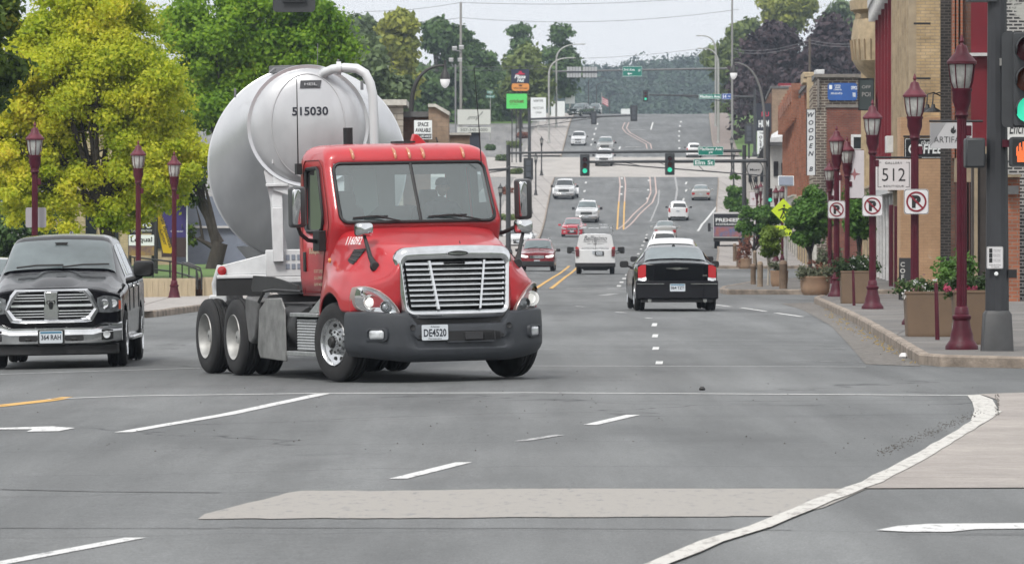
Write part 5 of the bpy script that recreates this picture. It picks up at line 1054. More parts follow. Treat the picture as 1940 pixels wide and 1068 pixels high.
# ================================================================ the driver of the truck
def skin_person(name, pts, edges, rad, mats, label, root_idx=0, M=None):
    me = bpy.data.meshes.new(name); me.from_pydata(pts, edges, []); o = bpy.data.objects.new(name, me); COL.objects.link(o); me.materials.append(mats)
    sk = o.modifiers.new('skin', 'SKIN'); sk.use_smooth_shade = True
    for i, r_ in enumerate(rad): me.skin_vertices[0].data[i].radius = (r_, r_ if isinstance(r_, float) else r_)
    me.skin_vertices[0].data[root_idx].use_root = True
    ss = o.modifiers.new('ss', 'SUBSURF'); ss.levels = 1; ss.render_levels = 2
    if M: o.matrix_world = M
    return o
CLOTH = mat('dark_work_jacket', (.05, .055, .075), .85, noise=.2, scale=10); SKIN = mat('skin', (.48, .27, .19), .55)
B0 = (.62, 1.12, 1.66)
pts = [(.60, 1.18, 1.70), (.60, 1.16, 1.92), (.60, 1.12, 2.14), (.60, 1.10, 2.24), (.60, 1.07, 2.30),   # pelvis, waist, chest, neck base, neck
       (.42, 1.10, 2.18), (.36, .98, 1.97), (.46, .80, 1.97), (.78, 1.10, 2.18), (.86, .98, 1.97), (.78, .80, 1.97),  # arms
       (.51, 1.10, 1.66), (.47, .78, 1.66), (.47, .62, 1.30), (.69, 1.10, 1.66), (.73, .78, 1.66), (.73, .62, 1.30)]
edges = [(0, 1), (1, 2), (2, 3), (3, 4), (2, 5), (5, 6), (6, 7), (2, 8), (8, 9), (9, 10), (0, 11), (11, 12), (12, 13), (0, 14), (14, 15), (15, 16)]
rad = [.15, .145, .17, .11, .08, .075, .05, .035, .075, .05, .035, .085, .075, .05, .085, .075, .05]
Mt = TR.matrix_basis.copy()
pe = skin_person('person', pts, edges, rad, CLOTH, None, 0, Mt); tag(pe, 'driver in a dark jacket seated behind the truck steering wheel', 'person')
b = MB()
hc = Vector((.60, 1.045, 2.42)); rs = []
for k in range(0, 13):
    a = PI*k/12; zz = math.cos(a); r_ = math.sin(a); jaw = 1-.22*max(0, -zz)
    ring = []
    for j in range(20):
        t = 2*PI*j/20; x = .078*r_*jaw*math.cos(t); y = .095*r_*math.sin(t)-(.012 if zz < -.3 else 0)*max(0, -math.sin(t)); z = .118*zz
        if math.sin(t) < -.9 and -.45 < zz < .1: y -= .018*(1-abs(zz+.18)/.3)
        ring.append(hc+Vector((x, y, z)))
    rs.append(ring)
b.rings(rs)
for m in (1, -1): b.lathe([(.004, -.006), (.022, 0), (.028, .012), (.01, .02)], c=hc+Vector((m*.082, .01, -.01)), axis='x', n=10)
b.build('head', SKIN, pe, smooth=70)
b = MB()
for m in (1, -1): b.lathe([(.011, 0), (.006, -.006)], c=hc+Vector((m*.03, -.086, .012)), axis='y', n=10)
b.build('eyes', INK, pe); b = MB(); b.path([hc+Vector((-.022, -.093, -.055)), hc+Vector((0, -.099, -.058)), hc+Vector((.022, -.093, -.055))], .004, 5); b.build('mouth', mat('lips', (.35, .13, .11), .6), pe)
b = MB(); b.rings([[hc+Vector((.085*q*math.cos(2*PI*j/20), .102*q*math.sin(2*PI*j/20)+.006, z)) for j in range(20)] for q, z in ((1.0, .03), (1.0, .06), (.86, .10), (.5, .125), (.1, .132))]); b.prism([(x, y) for x, y in [(hc.x-.07, hc.y-.07), (hc.x-.04, hc.y-.155), (hc.x+.04, hc.y-.155), (hc.x+.07, hc.y-.07)]], hc.z+.035, hc.z+.045, 'z'); b.build('cap', mat('dark_cap', (.03, .035, .05), .8), pe, smooth=50)
GLV = mat('tan_glove', (.42, .36, .22), .7)
for hx, sg in ((.46, -1), (.78, 1)):
    P = [(hx, .80, 1.97), (hx, .755, 1.975), (hx, .725, 1.965)]; E = [(0, 1), (1, 2)]; Rr = [.028, .036, .036]
    for f_ in range(4):
        bx = hx+(-.03+.02*f_); i0 = len(P); ln = (.026, .030, .029, .022)[f_]
        P += [(bx, .715, 1.96), (bx, .695, 1.945-ln*.2), (bx, .70, 1.945-ln)]; E += [(2, i0), (i0, i0+1), (i0+1, i0+2)]; Rr += [.0095, .009, .008]
    i0 = len(P); P += [(hx-sg*.035, .745, 1.955), (hx-sg*.045, .72, 1.93), (hx-sg*.035, .705, 1.915)]; E += [(1, i0), (i0, i0+1), (i0+1, i0+2)]; Rr += [.013, .011, .009]
    h_ = skin_person('hand', P, E, Rr, GLV, None, 0); h_.parent = pe
# ---------------------------------------------------------------- black pickup at the left, seen from the front
LR = 5.8
TR_ = [(.28, .36, 1.02, 1.10, .95, .72), (.45, .35, 1.07, 1.15, .98, .76), (.8, .34, 1.12, 1.22, 1.0, .78), (1.45, .32, 1.17, 1.33, 1.005, .80), (1.6, .32, 1.19, 1.36, 1.005, .82), (2.3, .32, 1.22, 1.80, 1.0, .705), (2.55, .32, 1.23, 1.885, 1.0, .68), (3.2, .32, 1.24, 1.91, 1.0, .67), (4.1, .32, 1.25, 1.89, 1.0, .68), (4.3, .32, 1.26, 1.80, 1.0, .71), (4.37, .32, 1.27, 1.36, 1.0, .92), (5.6, .36, 1.28, 1.36, .99, .92)]
X = -6.60; Y = 82.3; rp = empty('pickup_truck', (X, Y, gz(X, Y)+.005), 'shiny black pickup with a wide chrome grille and plate 364 RAH at the left', 'pickup', rz=R(.3), tilty=-.02)
B = Body(LR, TR_, (1.02, 4.62), .41, .09); B.mesh(.28, 5.6).build('body', P_BLACK, rp, smooth=40)
hwR = .99
yf = lambda x, z: LR/2-.02-.20*(abs(x)/hwR)**3.4-.06*max(0, z-.6)
xs = lambda a, b, n=10: [a+(b-a)*i/n for i in range(n+1)]
t = MB(); fstrip(t, [(x, .56, 1.155-.13*(abs(x)/hwR)**3) for x in xs(-hwR+.01, hwR-.01, 20)], yf, -.01, .5); t.build('nose_panel', P_BLACK, rp, smooth=40, bevel=.03)
# raised hood centre
t = MB(); g_ = [[Vector((x, y-LR/2, 0)) for x in xs(-.5, .5, 8)] for y in (.42, .8, 1.2, 1.55)]
rowsH = []
for y in (.40, .6, .9, 1.2, 1.5):
    r0 = B.pt(y, 12, 1).z; rowsH.append([(x, y-LR/2, r0-.004-.020*(abs(x)/.5)**2+.035*min(1, (y-.38)/.5)*(1 if abs(x) < .34 else .25 if abs(x) < .5 else -.3)) for x in (-.56, -.46, -.34, -.2, 0, .2, .34, .46, .56)])
grid(t, smooth_grid(rowsH, 3, 3)) if 'smooth_grid' in globals() else t.add([p for r in rowsH for p in r], [(i*9+j, i*9+j+1, (i+1)*9+j+1, (i+1)*9+j) for i in range(4) for j in range(8)]); t.build('hood_bulge', P_BLACK, rp, smooth=70)
def zring(sh, off): return [(x, -(yf(x, z)+off), z) for x, z in sh]
def trap(wt, wb, zt, zb, n=8, r=.08): 
    P = [(-wt+r, zt), (wt-r, zt), (wt, zt-r*1.2), (wb, zb+(zt-zb)*.38), (wb-.10, zb+r*.2), (wb-.2, zb), (-wb+.2, zb), (-wb+.10, zb+r*.2), (-wb, zb+(zt-zb)*.38), (-wt, zt-r*1.2)]; out = []
    for a, c in zip(P, P[1:]+P[:1]): out += [(a[0]+(c[0]-a[0])*k/n, a[1]+(c[1]-a[1])*k/n) for k in range(n)]
    return out
so_, si_ = trap(.60, .685, 1.135, .655), trap(.535, .61, 1.085, .715)
t = MB(); t.rings([zring(so_, -.02), zring(so_, .03), zring([((a[0]+c[0])/2, (a[1]+c[1])/2) for a, c in zip(so_, si_)], .055), zring(si_, .03), zring(si_, -.03)], False); gr = t.build('grille_surround', CHROME, rp, smooth=50)
t = MB(); t.add(zring(si_, .005), [tuple(range(len(si_)))]); t.build('grille_backing', mat('grille_dark', (.012, .012, .013), .7), gr)
t = MB()
for k, z in enumerate((.745, .785, .825, .90, .975, 1.015, 1.055)):
    hw_ = .60 if z < .93 else .57
    th_ = .017 if abs(z-.90) < .01 else .0065
    for m in (1, -1): fstrip(t, [(m*x, z-th_, z+th_) for x in xs(.10, hw_-.02, 8)], yf, .03, .03)
t.build('grille_bars', CHROME, gr, smooth=40)
t = MB(); t.prism([(-.10, 1.10), (.10, 1.10), (.085, .93), (.11, .84), (.10, .70), (-.10, .70), (-.11, .84), (-.085, .93)], -(yf(0, .9)+.055), -(yf(0, .9)-.02)); cb = t.build('grille_centre', CHROME, gr, bevel=.012)
yq = -(yf(0, .9)+.06); t = MB()
t.add([(x, yq-.004, .925+z) for x, z in [(-.02, -.075), (.02, -.075), (.035, -.02), (.03, .02), (.0, .035), (-.03, .02), (-.035, -.02)]], [tuple(range(7))])
for m in (1, -1):
    P = [(m*(.035+.030*math.cos(a_)*(1-.05*k)), yq-.006, .945+.032*math.sin(a_)*(1-.05*k)) for k, a_ in enumerate([R(150-k*32) for k in range(10)])]; t.path(P, [.012-.0009*k for k in range(10)], 6)
t.build('ram_head_emblem', mat('emblem_dark', (.04, .04, .042), .3, .8), cb, smooth=40)
for m in (1, -1):
    t = MB(); fstrip(t, [(m*.655, .80, 1.0), (m*.74, .785, 1.03), (m*.85, .785, 1.025), (m*.94, .80, 1.0), (m*.985, .82, .97)], yf, .012, .25); hl = t.build('headlight', mat('lamp_glass_dark', (.16, .17, .18), .06, .4, noise=.5, scale=14, coat=1), rp, smooth=40)
    for (cx_, cz_, r_) in ((.755, .91, .068), (.88, .915, .058)): t = MB(); y_ = yf(cx_, cz_)+.014; t.lathe([(r_, -y_), (r_*.85, -y_-.008), (r_*.5, -y_+.0), (.01, -y_-.004)], c=(m*cx_, 0, cz_), axis='y', n=18); t.build('bulb', CHROME if r_ > .06 else LENS, hl, smooth=50)
    t = MB(); fstrip(t, [(m*.955, .83, .96), (m*.985, .84, .95)], yf, .018, .05); t.build('side_marker', mat('marker_orange', (.55, .10, .05), .2, coat=1), hl)
    t = MB(); t.prism([(m*.33+x, .435+z) for x, z in rrect(.27, .085, .03, 3)], -(yf(.33, .43)+.115), -(yf(.33, .43)+.05)); t.build('tow_hook_recess', PLAST, rp)
    t = MB(); t.path([(m*.30, -(yf(.3, .4)+.14), .40), (m*.30, -(yf(.3, .4)+.17), .425), (m*.36, -(yf(.3, .4)+.17), .425), (m*.36, -(yf(.3, .4)+.14), .40)], .012, 6); t.build('tow_hook', PLAST, rp)
    t = MB(); fstrip(t, [(m*.72, .40, .55), (m*.80, .395, .555), (m*.88, .41, .545)], yf, .112, .06); fl = t.build('fog_lamp_recess', PLAST, rp, smooth=40); t = MB(); t.lathe([(.055, -(yf(.79, .47)+.12)), (.05, -(yf(.79, .47)+.135)), (.01, -(yf(.79, .47)+.13))], c=(m*.79, 0, .475), axis='y', n=18); t.build('fog_lamp', LENS, fl, smooth=50)
    t = MB(); t.lathe([(.012, -(yf(.2, .58)+.115)), (.010, -(yf(.2, .58)+.122))], c=(m*.22, 0, .585), axis='y', n=10); t.build('sensor', PALEM if 'PALEM' in globals() else ALU, rp)
    for a, b_ in ((2.28, 3.02), (3.1, 4.0)): B.patch(a, b_, 7.12, 7.9, m, .008, 5, 2, slant=.12 if a < 3 else 0).build('side_window', DGLASS, rp, smooth=60)
    t = MB(); t.b2(m*.92, m*1.06, -1.1, 1.1, .36, .42); t.build('side_step', ALU, rp, bevel=.02)
    t = MB(); t.path([(m*.98, -1.18, 1.22), (m*1.10, -1.22, 1.25), (m*1.2, -1.22, 1.30)], .045, 8); t.rings([[(m*1.235+x*k, y_, 1.395+z*k) for x, z in rrect(.30, .235, .06, 4)] for k, y_ in ((.8, -1.33), (.96, -1.30), (1, -1.25), (1, -1.17))]); t.build('door_mirror', PLAST, rp, smooth=50)
    for yy_, ln_ in ((-.95, .012), (.05, .012), (1.2, .012)): 
        t = MB(); t.path([B.pt(yy_+LR/2, u_, m, .003) for u_ in (4.2, 5, 6, 6.9)], .006, 4); t.build('door_seam', INK, rp)
    for yy_ in (-.1, .95): t = MB(); p_ = B.pt(yy_+LR/2, 5.4, m, .02); t.box(tuple(p_), (.03, .2, .035)); t.build('door_handle', CHROME, rp, bevel=.01)
    for y_ in (1.02, 4.62): wheel(rp, m*.875, y_-LR/2, .41, .285)
    t = MB(); t.rings([[(m*x, y_-LR/2, z) for x, z in ((.985, .0), (1.02, .0))] for y_ in (0, 1)]) if False else None
# chrome bumper with a stepped top edge and black valance
t = MB(); prof = [(-.04, 0), (.06, .01), (.10, .10), (.105, .45), (.115, .55), (.10, .62), (.085, .70), (.09, .92), (.05, 1.0), (-.04, 1.0)]
rs = []
for x in xs(-1.0, 1.0, 40):
    zt = .60+.055*min(1, max(0, (abs(x)-.60)/.12)); zb_ = .335+.05*max(0, (abs(x)-.75)/.25); rs.append([(x, -(yf(min(abs(x), hwR), .5)+o_), zb_+(zt-zb_)*v_) for o_, v_ in prof])
t.rings(rs); t.build('chrome_bumper', CHROME, rp, smooth=45)
t = MB(); fstrip(t, [(x, .19, .345) for x in xs(-.93, .93, 16)], yf, .03, .4); t.build('lower_valance', PLAST, rp, smooth=40, bevel=.02)
t = MB(); t.b2(-.19, .19, -(yf(0, .5)+.135), -(yf(0, .5)+.10), .345, .555); t.build('plate_bracket', PLAST, rp); plate(rp, -(yf(0, .5)+.145), .455, '364 RAH', -1, .33, .175, top=True)
B.patch(1.66, 2.34, 8.35, 12, off=.014, ny=8, nu=8).build('windshield', mat('pickup_windshield', (.10, .125, .13), .05, spec=.7, coat=.4, noise=.30, scale=1.1), rp, smooth=60)  # mottled grey base colour imitates a reflection on the glass
for x0 in (-.62, .05):
    t = MB(); a = B.pt(1.64, 11, 1, .03); t.path([(x0, a.y-.02, a.z+.02), (x0+.3, a.y+.02, a.z+.05), (x0+.68, a.y+.05, a.z+.05)], .014, 5); t.build('wiper', PLAST, rp)
if 1: pass; t = MB(); t.prism([(-.1, 1.80), (.1, 1.80), (.05, 1.73), (-.05, 1.73)], -.72, -.70) ; t.build('mirror_housing', PLAST, rp)
t = MB(); t.path([(0, 1.2-LR/2+2.9, 1.90), (0, 1.3-LR/2+2.9, 1.94), (0, 1.4-LR/2+2.9, 1.90)], .03, 6); t.build('roof_antenna', P_BLACK, rp); u = MB(); u.b2(-.7, .7, -2.3, 2.5, .27, .5); u.build('underbody', PLAST, rp)
t = MB(); fstrip(t, [(x, .6, 1.3) for x in xs(-.97, .97, 8)], lambda x, z: LR/2-.15, 0, .2, 1); t.build('tailgate', P_BLACK, rp)
# ================================================================ street furniture
MAROON = mat('maroon_paint', (.075, .007, .018), .5, noise=.25, scale=4, coat=0, spec=.35); MAROON2 = mat('faded_maroon_cap', (.12, .022, .035), .5, noise=.25, scale=8, spec=.4)
FROST = mat('frosted_lantern_glass', (.42, .42, .40), .35, noise=.35, scale=7); BRONZE = mat('dark_bronze_paint', (.035, .034, .034), .5, noise=.15, scale=4); DGREY = mat('signal_dark_grey', (.045, .048, .052), .5, noise=.1, scale=4)
PALEM = mat('galvanised_steel', (.42, .42, .40), .5, .4, noise=.12, scale=3); SWHITE = mat('sign_white', (.68, .67, .68), .5, noise=.05, scale=3); SBLACK = mat('sign_black', (.015, .015, .016), .5); SRED = mat('sign_red', (.22, .012, .025), .5)
SGREEN = mat('sign_green', (.0, .19, .14), .45); SLETT = mat('sign_letter_white', (.82, .85, .85), .4); SYEL = mat('fluorescent_sign', (.62, .80, .03), .45); SBLUE = mat('sign_blue', (.02, .08, .32), .45)
BACK = mat('sign_back', (.35, .35, .36), .5, .3); WOODP = mat('wood_pole', (.13, .11, .09), .9, noise=.3, scale=2, stretch=(6, 6, .4))
def lantern_post(H=4.5, dark=False):
    a, c = (MAROON, MAROON2) if not dark else (BRONZE, BRONZE)
    e = empty('street_lamp', (0, 0, 0))
    b = MB(); b.lathe([(.235, 0), (.235, .05), (.20, .10), (.17, .14), (.16, .22), (.13, .32), (.115, .42), (.135, .44), (.135, .48), (.105, .50), (.095, .60), (.075, .62)], n=20); b.build('base', a, e, smooth=50)
    b = MB(); n = 16; b.rings([[((r_*(1 if k % 2 else .88))*math.cos(2*PI*k/32), (r_*(1 if k % 2 else .88))*math.sin(2*PI*k/32), z) for k in range(32)] for r_, z in ((.075, .6), (.068, H-1.15))]); b.build('post', a, e, smooth=25)
    b = MB(); b.lathe([(.07, H-1.2), (.10, H-1.15), (.085, H-1.12), (.10, H-1.05), (.135, H-.95), (.135, H-.82), (.15, H-.80), (.15, H-.77)], n=16); b.build('capital', a, e, smooth=40)
    g_ = MB(); g_.lathe([(.11, H-.77), (.145, H-.68), (.165, H-.55), (.175, H-.42)], n=16); gl = g_.build('lantern_glass', FROST, e, smooth=60)
    b = MB()
    for k in range(8):
        t = 2*PI*k/8+.2; P = [(.125, H-.78), (.16, H-.68), (.18, H-.55), (.195, H-.40)]; b.path([(r_*math.cos(t), r_*math.sin(t), z) for r_, z in P], .008, 4)
    b.build('cage', a, gl)
    b = MB(); b.lathe([(.19, H-.43), (.215, H-.42), (.215, H-.385), (.19, H-.36), (.15, H-.31), (.10, H-.26), (.085, H-.20), (.065, H-.155), (.03, H-.145), (.02, H-.12), (.035, H-.09), (.025, H-.05), (.005, H)], n=20); b.build('lantern_roof', c, e, smooth=40)
    if not dark: b = MB(); b.b2(.06, .14, -.03, .03, H-1.45, H-1.3); b.build('photocell_box', a, e, bevel=.01)
    return e
proto = lantern_post(); proto_d = lantern_post(4.3, True); used = [0, 0]
def lamp(px, Y, label, group, dark=False, X=None, z=.15):
    k = 1 if dark else 0; p = (proto_d if dark else proto); o = p if not used[k] else copy_tree(p); used[k] = 1
    X = XP(px, Y) if X is None else X; o.location = (X, Y, gz(X, Y)+z); tag(o, label, 'street lamp', group); return o
GR = 'maroon lantern posts along the right pavement'; GL_ = 'maroon lantern posts on the left pavement'
lamp(66, 126.5, 'maroon lantern post with a square grey sign plate behind the black pickup', GL_, z=.05)
lamp(262, 150, 'maroon lantern post rising from behind the black pickup cab beside the white sign panels', GL_, z=.05)
lamp(330, 166.5, 'maroon lantern post with its flared base visible before the low cream wall', GL_, z=.05)
lamp(1822, 79.3, 'tallest looking maroon lantern post standing next to the big grey signal pole', GR)
lamp(1733, 99.5, 'maroon lantern post carrying the largest no parking sign behind the square planter', GR)
lamp(1653, 119, 'maroon lantern post with round base visible between two planters, carrying a no parking sign', GR)
lamp(1585, 146, 'maroon lantern post carrying the smallest no parking sign beside the round planter', GR)
lamp(1605, 160, 'maroon lantern post carrying the large white banner with a rose star', GR)
lamp(1572, 198, 'maroon lantern post carrying the half hidden white banner', GR, z=.1)
for i, (px, Y, lb) in enumerate(((1453, 365, 'beside the street sign mast'), (1434, 395, 'with a small white star banner'), (1441, 420, 'behind the dark signal mast'), (1482, 300, 'in front of the solar panel post'), (1470, 330, 'left of the solar panel post'))):
    lamp(px, Y, 'distant maroon lantern post '+lb, 'distant maroon lantern posts')
for px, Y, lb in ((1026, 600, 'dark lantern post on the left pavement nearest the pale cross street'), (1015, 545, 'dark lantern post halfway down the left pavement'), (1006, 505, 'dark lantern post lowest on the long left pavement'), (962, 455, 'dark lantern post just left of the red truck mirror'), (948, 440, 'dark lantern post nearest the truck windshield edge'), (1386, 600, 'dark lantern post on the right at the foot of the grassy bank'), (1390, 560, 'dark lantern post above the green street sign')):
    X = XP(px, Y); o = lamp(px, Y, lb, 'dark lantern posts up the hill', True); o.location.z = gz(X, Y)+.1

# ---------------- signs on the posts
def board(name, px, py, wpx, hpx, Y, m, label, cat='sign', group=None, r_=.02, th=.02, edge=None, pole=None, root=None):
    s = F/Y; X = XP(px, Y); z = ZPX(py, Y); w_, h_ = wpx/s, hpx/s
    e = empty(name, (X, Y, z), label, cat, group)
    b = MB(); b.prism(rrect(w_, h_, min(r_, w_/3), 3), 0, th); b.build('panel', m, e)
    if edge: b = MB(); o_ = rrect(w_-.01, h_-.01, r_, 3); i_ = rrect(w_-.06*edge, h_-.06*edge, r_, 3); b.rings([[(x, -.003, z_) for x, z_ in o_], [(x, -.003, z_) for x, z_ in i_]], False); b.build('border', SBLACK, e, smooth=0)
    return e, w_, h_
def noparking(px, py, wpx, Y, label):
    e, w_, h_ = board('no_parking_sign', px, py, wpx, wpx*1.02, Y, SWHITE, label, 'sign', 'no parking signs on the right hand lantern posts', .05, edge=.4)
    b = MB(); b.text('P', w_*.36, h_*.5, (0, -.006, 0), bold=.07); b.build('letter', SBLACK, e, smooth=0)
    b = MB(); R1, R2 = w_*.41, w_*.34; b.rings([[(r_*math.cos(2*PI*k/40), -.010, r_*math.sin(2*PI*k/40)) for k in range(40)] for r_ in (R1, R2)], False)
    c, s_ = math.cos(R(45)), math.sin(R(45)); t = w_*.035; b.quad(*[(x*c+z*s_, -.011, -x*s_+z*c) for x, z in ((-R2*1.03, -t), (R2*1.03, -t), (R2*1.03, t), (-R2*1.03, t))]); b.build('red_ring', SRED, e, smooth=0)
noparking(1736, 382, 47, 99.3, 'largest no parking sign, square with rounded corners, in front of the salmon wall')
noparking(1653, 390, 39, 118.8, 'middle sized no parking sign below the white gallery sign')
noparking(1585, 397, 33, 145.8, 'smallest no parking sign next to the green street trees')
e, w_, h_ = board('sign_plate', 68, 412, 39, 38, 126.8, mat('faded_grey_sign', (.40, .38, .40), .5), 'blank back of a square grey sign on the left lantern post', r_=.04)
def banner(px, py, wpx, hpx, Y, label):
    e, w_, h_ = board('banner', px, py, wpx, hpx, Y, mat('banner_cloth', (.66, .63, .66), .8, noise=.06, scale=4), label, 'banner', 'white street banners with a rose star', .005, .006)
    P = []
    for k in range(4):
        a = PI/2*k; t = Vector((math.sin(a), 0, math.cos(a)))*w_*.33; u = Vector((math.sin(a+PI/4), 0, math.cos(a+PI/4)))*w_*.105; P += [t+Vector((0, -.004, 0)), u+Vector((0, -.004, 0))]
    b = MB(); b.add(P, [tuple(range(8))]); b.build('star', mat('dusty_rose', (.36, .16, .17), .8), e, smooth=0)
    b = MB(); b.tube((-w_/2-.1, .01, h_/2), (w_/2, .01, h_/2), .012); b.tube((-w_/2-.1, .01, -h_/2), (w_/2, .01, -h_/2), .012); b.build('bracket', MAROON, e)
banner(1619, 330, 36, 91, 160, 'large white banner with a rose star hanging left of the gallery sign'); banner(1580, 355, 24, 56, 198, 'white banner with a rose star partly hidden behind a maroon post'); banner(1427, 377, 12, 26, 395, 'tiny distant white banner with a star above the street trees')

# ---------------- big signal pole at the right with heads
GREENL = mat('green_signal_light', (.05, .6, .4), .3, emis=(.05, .75, .45, .75)); REDOFF = mat('unlit_red_lens', (.09, .012, .02), .2); AMBOFF = mat('unlit_amber_lens', (.12, .025, .01), .2)
def signal_head(parent_or_none, X, Y, Z, s=1.0,  label=None, rear=False, lit=2, back=True, name='traffic_light', group='traffic lights over the road', rz=0):
    e = empty(name, (X, Y, Z), label, 'traffic light', group, rz=rz, scale=s)
    b = MB(); b.prism(rrect(.34, 1.08, .03, 3), -.06, .14); b.build('housing', DGREY, e, bevel=.01)
    if back: b = MB(); b.prism(rrect(.60, back if back is not True else 1.36, .06, 3), 0.0, .015); b.build('backplate', DGREY, e)
    for k, z in enumerate((.35, 0, -.35)):
        on = (k == lit and not rear)
        if rear: continue
        b = MB(); b.lathe([(.145, -.075), (.12, -.09), (.06, -.10), (.001, -.102)], c=(0, 0, z), axis='y', n=20); ln = b.build('lens', (REDOFF, AMBOFF, mat('unlit_green', (.02, .05, .04), .2))[k] if not on else GREENL, e, smooth=60)
        b = MB(); n = 14; rs = []
        for y_ in (-.06, -.30):
            rs.append([(.155*math.cos(R(-20+220*j/n)), y_+(.10 if y_ < -.1 and (j == 0 or j == n) else 0), z+.155*math.sin(R(-20+220*j/n))) for j in range(n+1)])
        b.rings(rs, False, closed=False); v_ = b.build('visor', DGREY, e, smooth=60); so = v_.modifiers.new('s', 'SOLIDIFY'); so.thickness = .008
    if rear:
        b = MB()
        for z in (.36, 0, -.36): b.b2(-.15, .15, -.075, -.062, z-.15, z+.15)
        b.b2(-.04, .04, -.14, -.06, -.1, .1); b.build('rear_ribs', mat('signal_back', (.075, .085, .10), .5), e, bevel=.01)
    return e
X = XP(1889, 78.4); Y = 78.4; zb = gz(X, Y)+.15
e = empty('signal_pole', (X, Y, zb), 'thick dark grey signal pole with a bolted square base at the right corner', 'signal pole')
b = MB(); b.rings([[(a*k, c*k, z) for a, c in rrect(.45, .45, .04, 2)] for k, z in ((1, 0), (.98, .02), (.86, .52), (.72, .57))]); b.build('base', mat('base_grey', (.045, .046, .048), .5, noise=.25, scale=4), e, smooth=40)
b = MB(); rs = [[(r_*math.cos(2*PI*(k+.5)/12), r_*math.sin(2*PI*(k+.5)/12), z) for k in range(12)] for r_, z in ((.185, .55), (.155, 4.0), (.13, 7.5))]; rs = [[(x*.92, y*.92, z) for x, y, z in r] for r in rs]; b.rings(rs)
b.build('shaft', mat('shaft_grey', (.036, .038, .043), .45, noise=.12, scale=3), e, smooth=25)
b = MB(); b.path([(-.1, 0, 5.12), (-3, .2, 5.22), (-7, .4, 5.36), (-9.9, .6, 5.5)], [.13, .11, .09, .08], 12); b.path([(.1, 0, 5.11), (3, 0, 5.15)], .10, 12); b.box((-.22, 0, 5.14), (.42, .36, .42)); b.build('mast_arm', DGREY, e, smooth=50)
b = MB(); b.lathe([(.028, 0), (.03, -.02), (.02, -.03)], c=(-.03, -.19, 1.09), axis='y', n=12); b.build('push_button', SLETT, e); b = MB(); b.b2(.15, .27, -.1, .05, 1.03, 1.15); b.build('side_button_box', SBLACK, e)
sg, w_, h_ = board('crossing_instruction_sign', 1885, 488, 31, 42, 78.17, SWHITE, 'small white pedestrian crossing instruction sign on the grey signal pole', r_=.02, edge=.25); b = MB()
for k in range(3):
    z = h_*(.32-.22*k); b.b2(-w_*.36, -w_*.16, -.006, -.004, z-.03, z+.03); b.text(('START CROSSING', "DON'T START", "DON'T CROSS")[k], w_*.44, .014, (w_*.12, -.006, z+.012)); b.text(('WATCH FOR', 'FINISH CROSSING', 'WAIT ON KERB')[k], w_*.42, .012, (w_*.12, -.006, z-.012))
b.text('PUSH BUTTON', w_*.7, .016, (0, -.006, -h_*.33)); b.text('TO CROSS', w_*.5, .014, (0, -.006, -h_*.42)); b.build('lettering', SBLACK, sg, smooth=0)
# pedestrian head, big signal head and hanging signal at the top of the picture
signal_head(None, XP(1947, 78.0), 78.0, ZPX(151, 78.0), 1.22, 'large traffic light showing green at the right edge beside the grey pole', back=1.1, group=None)
e2 = empty('pedestrian_signal', (XP(1940, 77.9), 77.9, ZPX(288, 77.9)), 'pedestrian signal showing an orange raised hand at the right edge', 'pedestrian signal')
b = MB(); b.prism(rrect(.40, .42, .04, 3), -.08, .12); b.build('housing', DGREY, e2); b = MB(); b.prism(rrect(.34, .36, .02, 2), -.085, -.08); sc_ = b.build('screen', SBLACK, e2)
b = MB(); 
hand = [(-.09, -.15), (.05, -.15), (.07, -.06), (.13, .02), (.11, .05), (.06, .01), (.06, .12), (.035, .13), (.03, .02), (.015, .02), (.01, .15), (-.015, .15), (-.02, .02), (-.035, .02), (-.04, .13), (-.065, .12), (-.065, .01), (-.08, .01), (-.085, .08), (-.105, .07), (-.10, -.06)]
for gx in range(-9, 10):
    for gz_ in range(-12, 13):
        x, z = gx*.0125, gz_*.0125-.0
        ins = False
        for (x0, z0), (x1, z1) in zip(hand, hand[1:]+hand[:1]):
            if (z0 > z) != (z1 > z) and x < (x1-x0)*(z-z0)/(z1-z0)+x0: ins = not ins
        if ins: b.box((x-.01, -.088, z), (.0095, .004, .0095))
b.build('hand_symbol', mat('orange_leds', (.9, .2, .05), .4, emis=(1, .16, .05, .9)), sc_)
b = MB(); b.box((XP(1846, 78.3), 78.3, ZPX(290, 78.3)), (.28, .40, .42)); o = b.build('pedestrian_signal', DGREY, bevel=.03); tag(o, 'black pedestrian signal box seen side on, left of the grey pole', 'pedestrian signal')
for px, py in ((1905, 118), (1910, 272)): b = MB(); b.b2(XP(px-12, 78.3), XP(px+16, 78.3), 78.2, 78.4, ZPX(py+7, 78.3), ZPX(py-7, 78.3)); tag(b.build('signal_bracket', PALEM if py < 200 else MAROON), 'short bracket holding the '+('large traffic light' if py < 200 else 'orange hand signal')+' to the pole', 'bracket')
signal_head(None, XP(557, 78.9), 78.9, ZPX(-68, 78.9), 1.01, 'dark traffic light seen from behind, cut off at the top above the tank', rear=True, group=None)

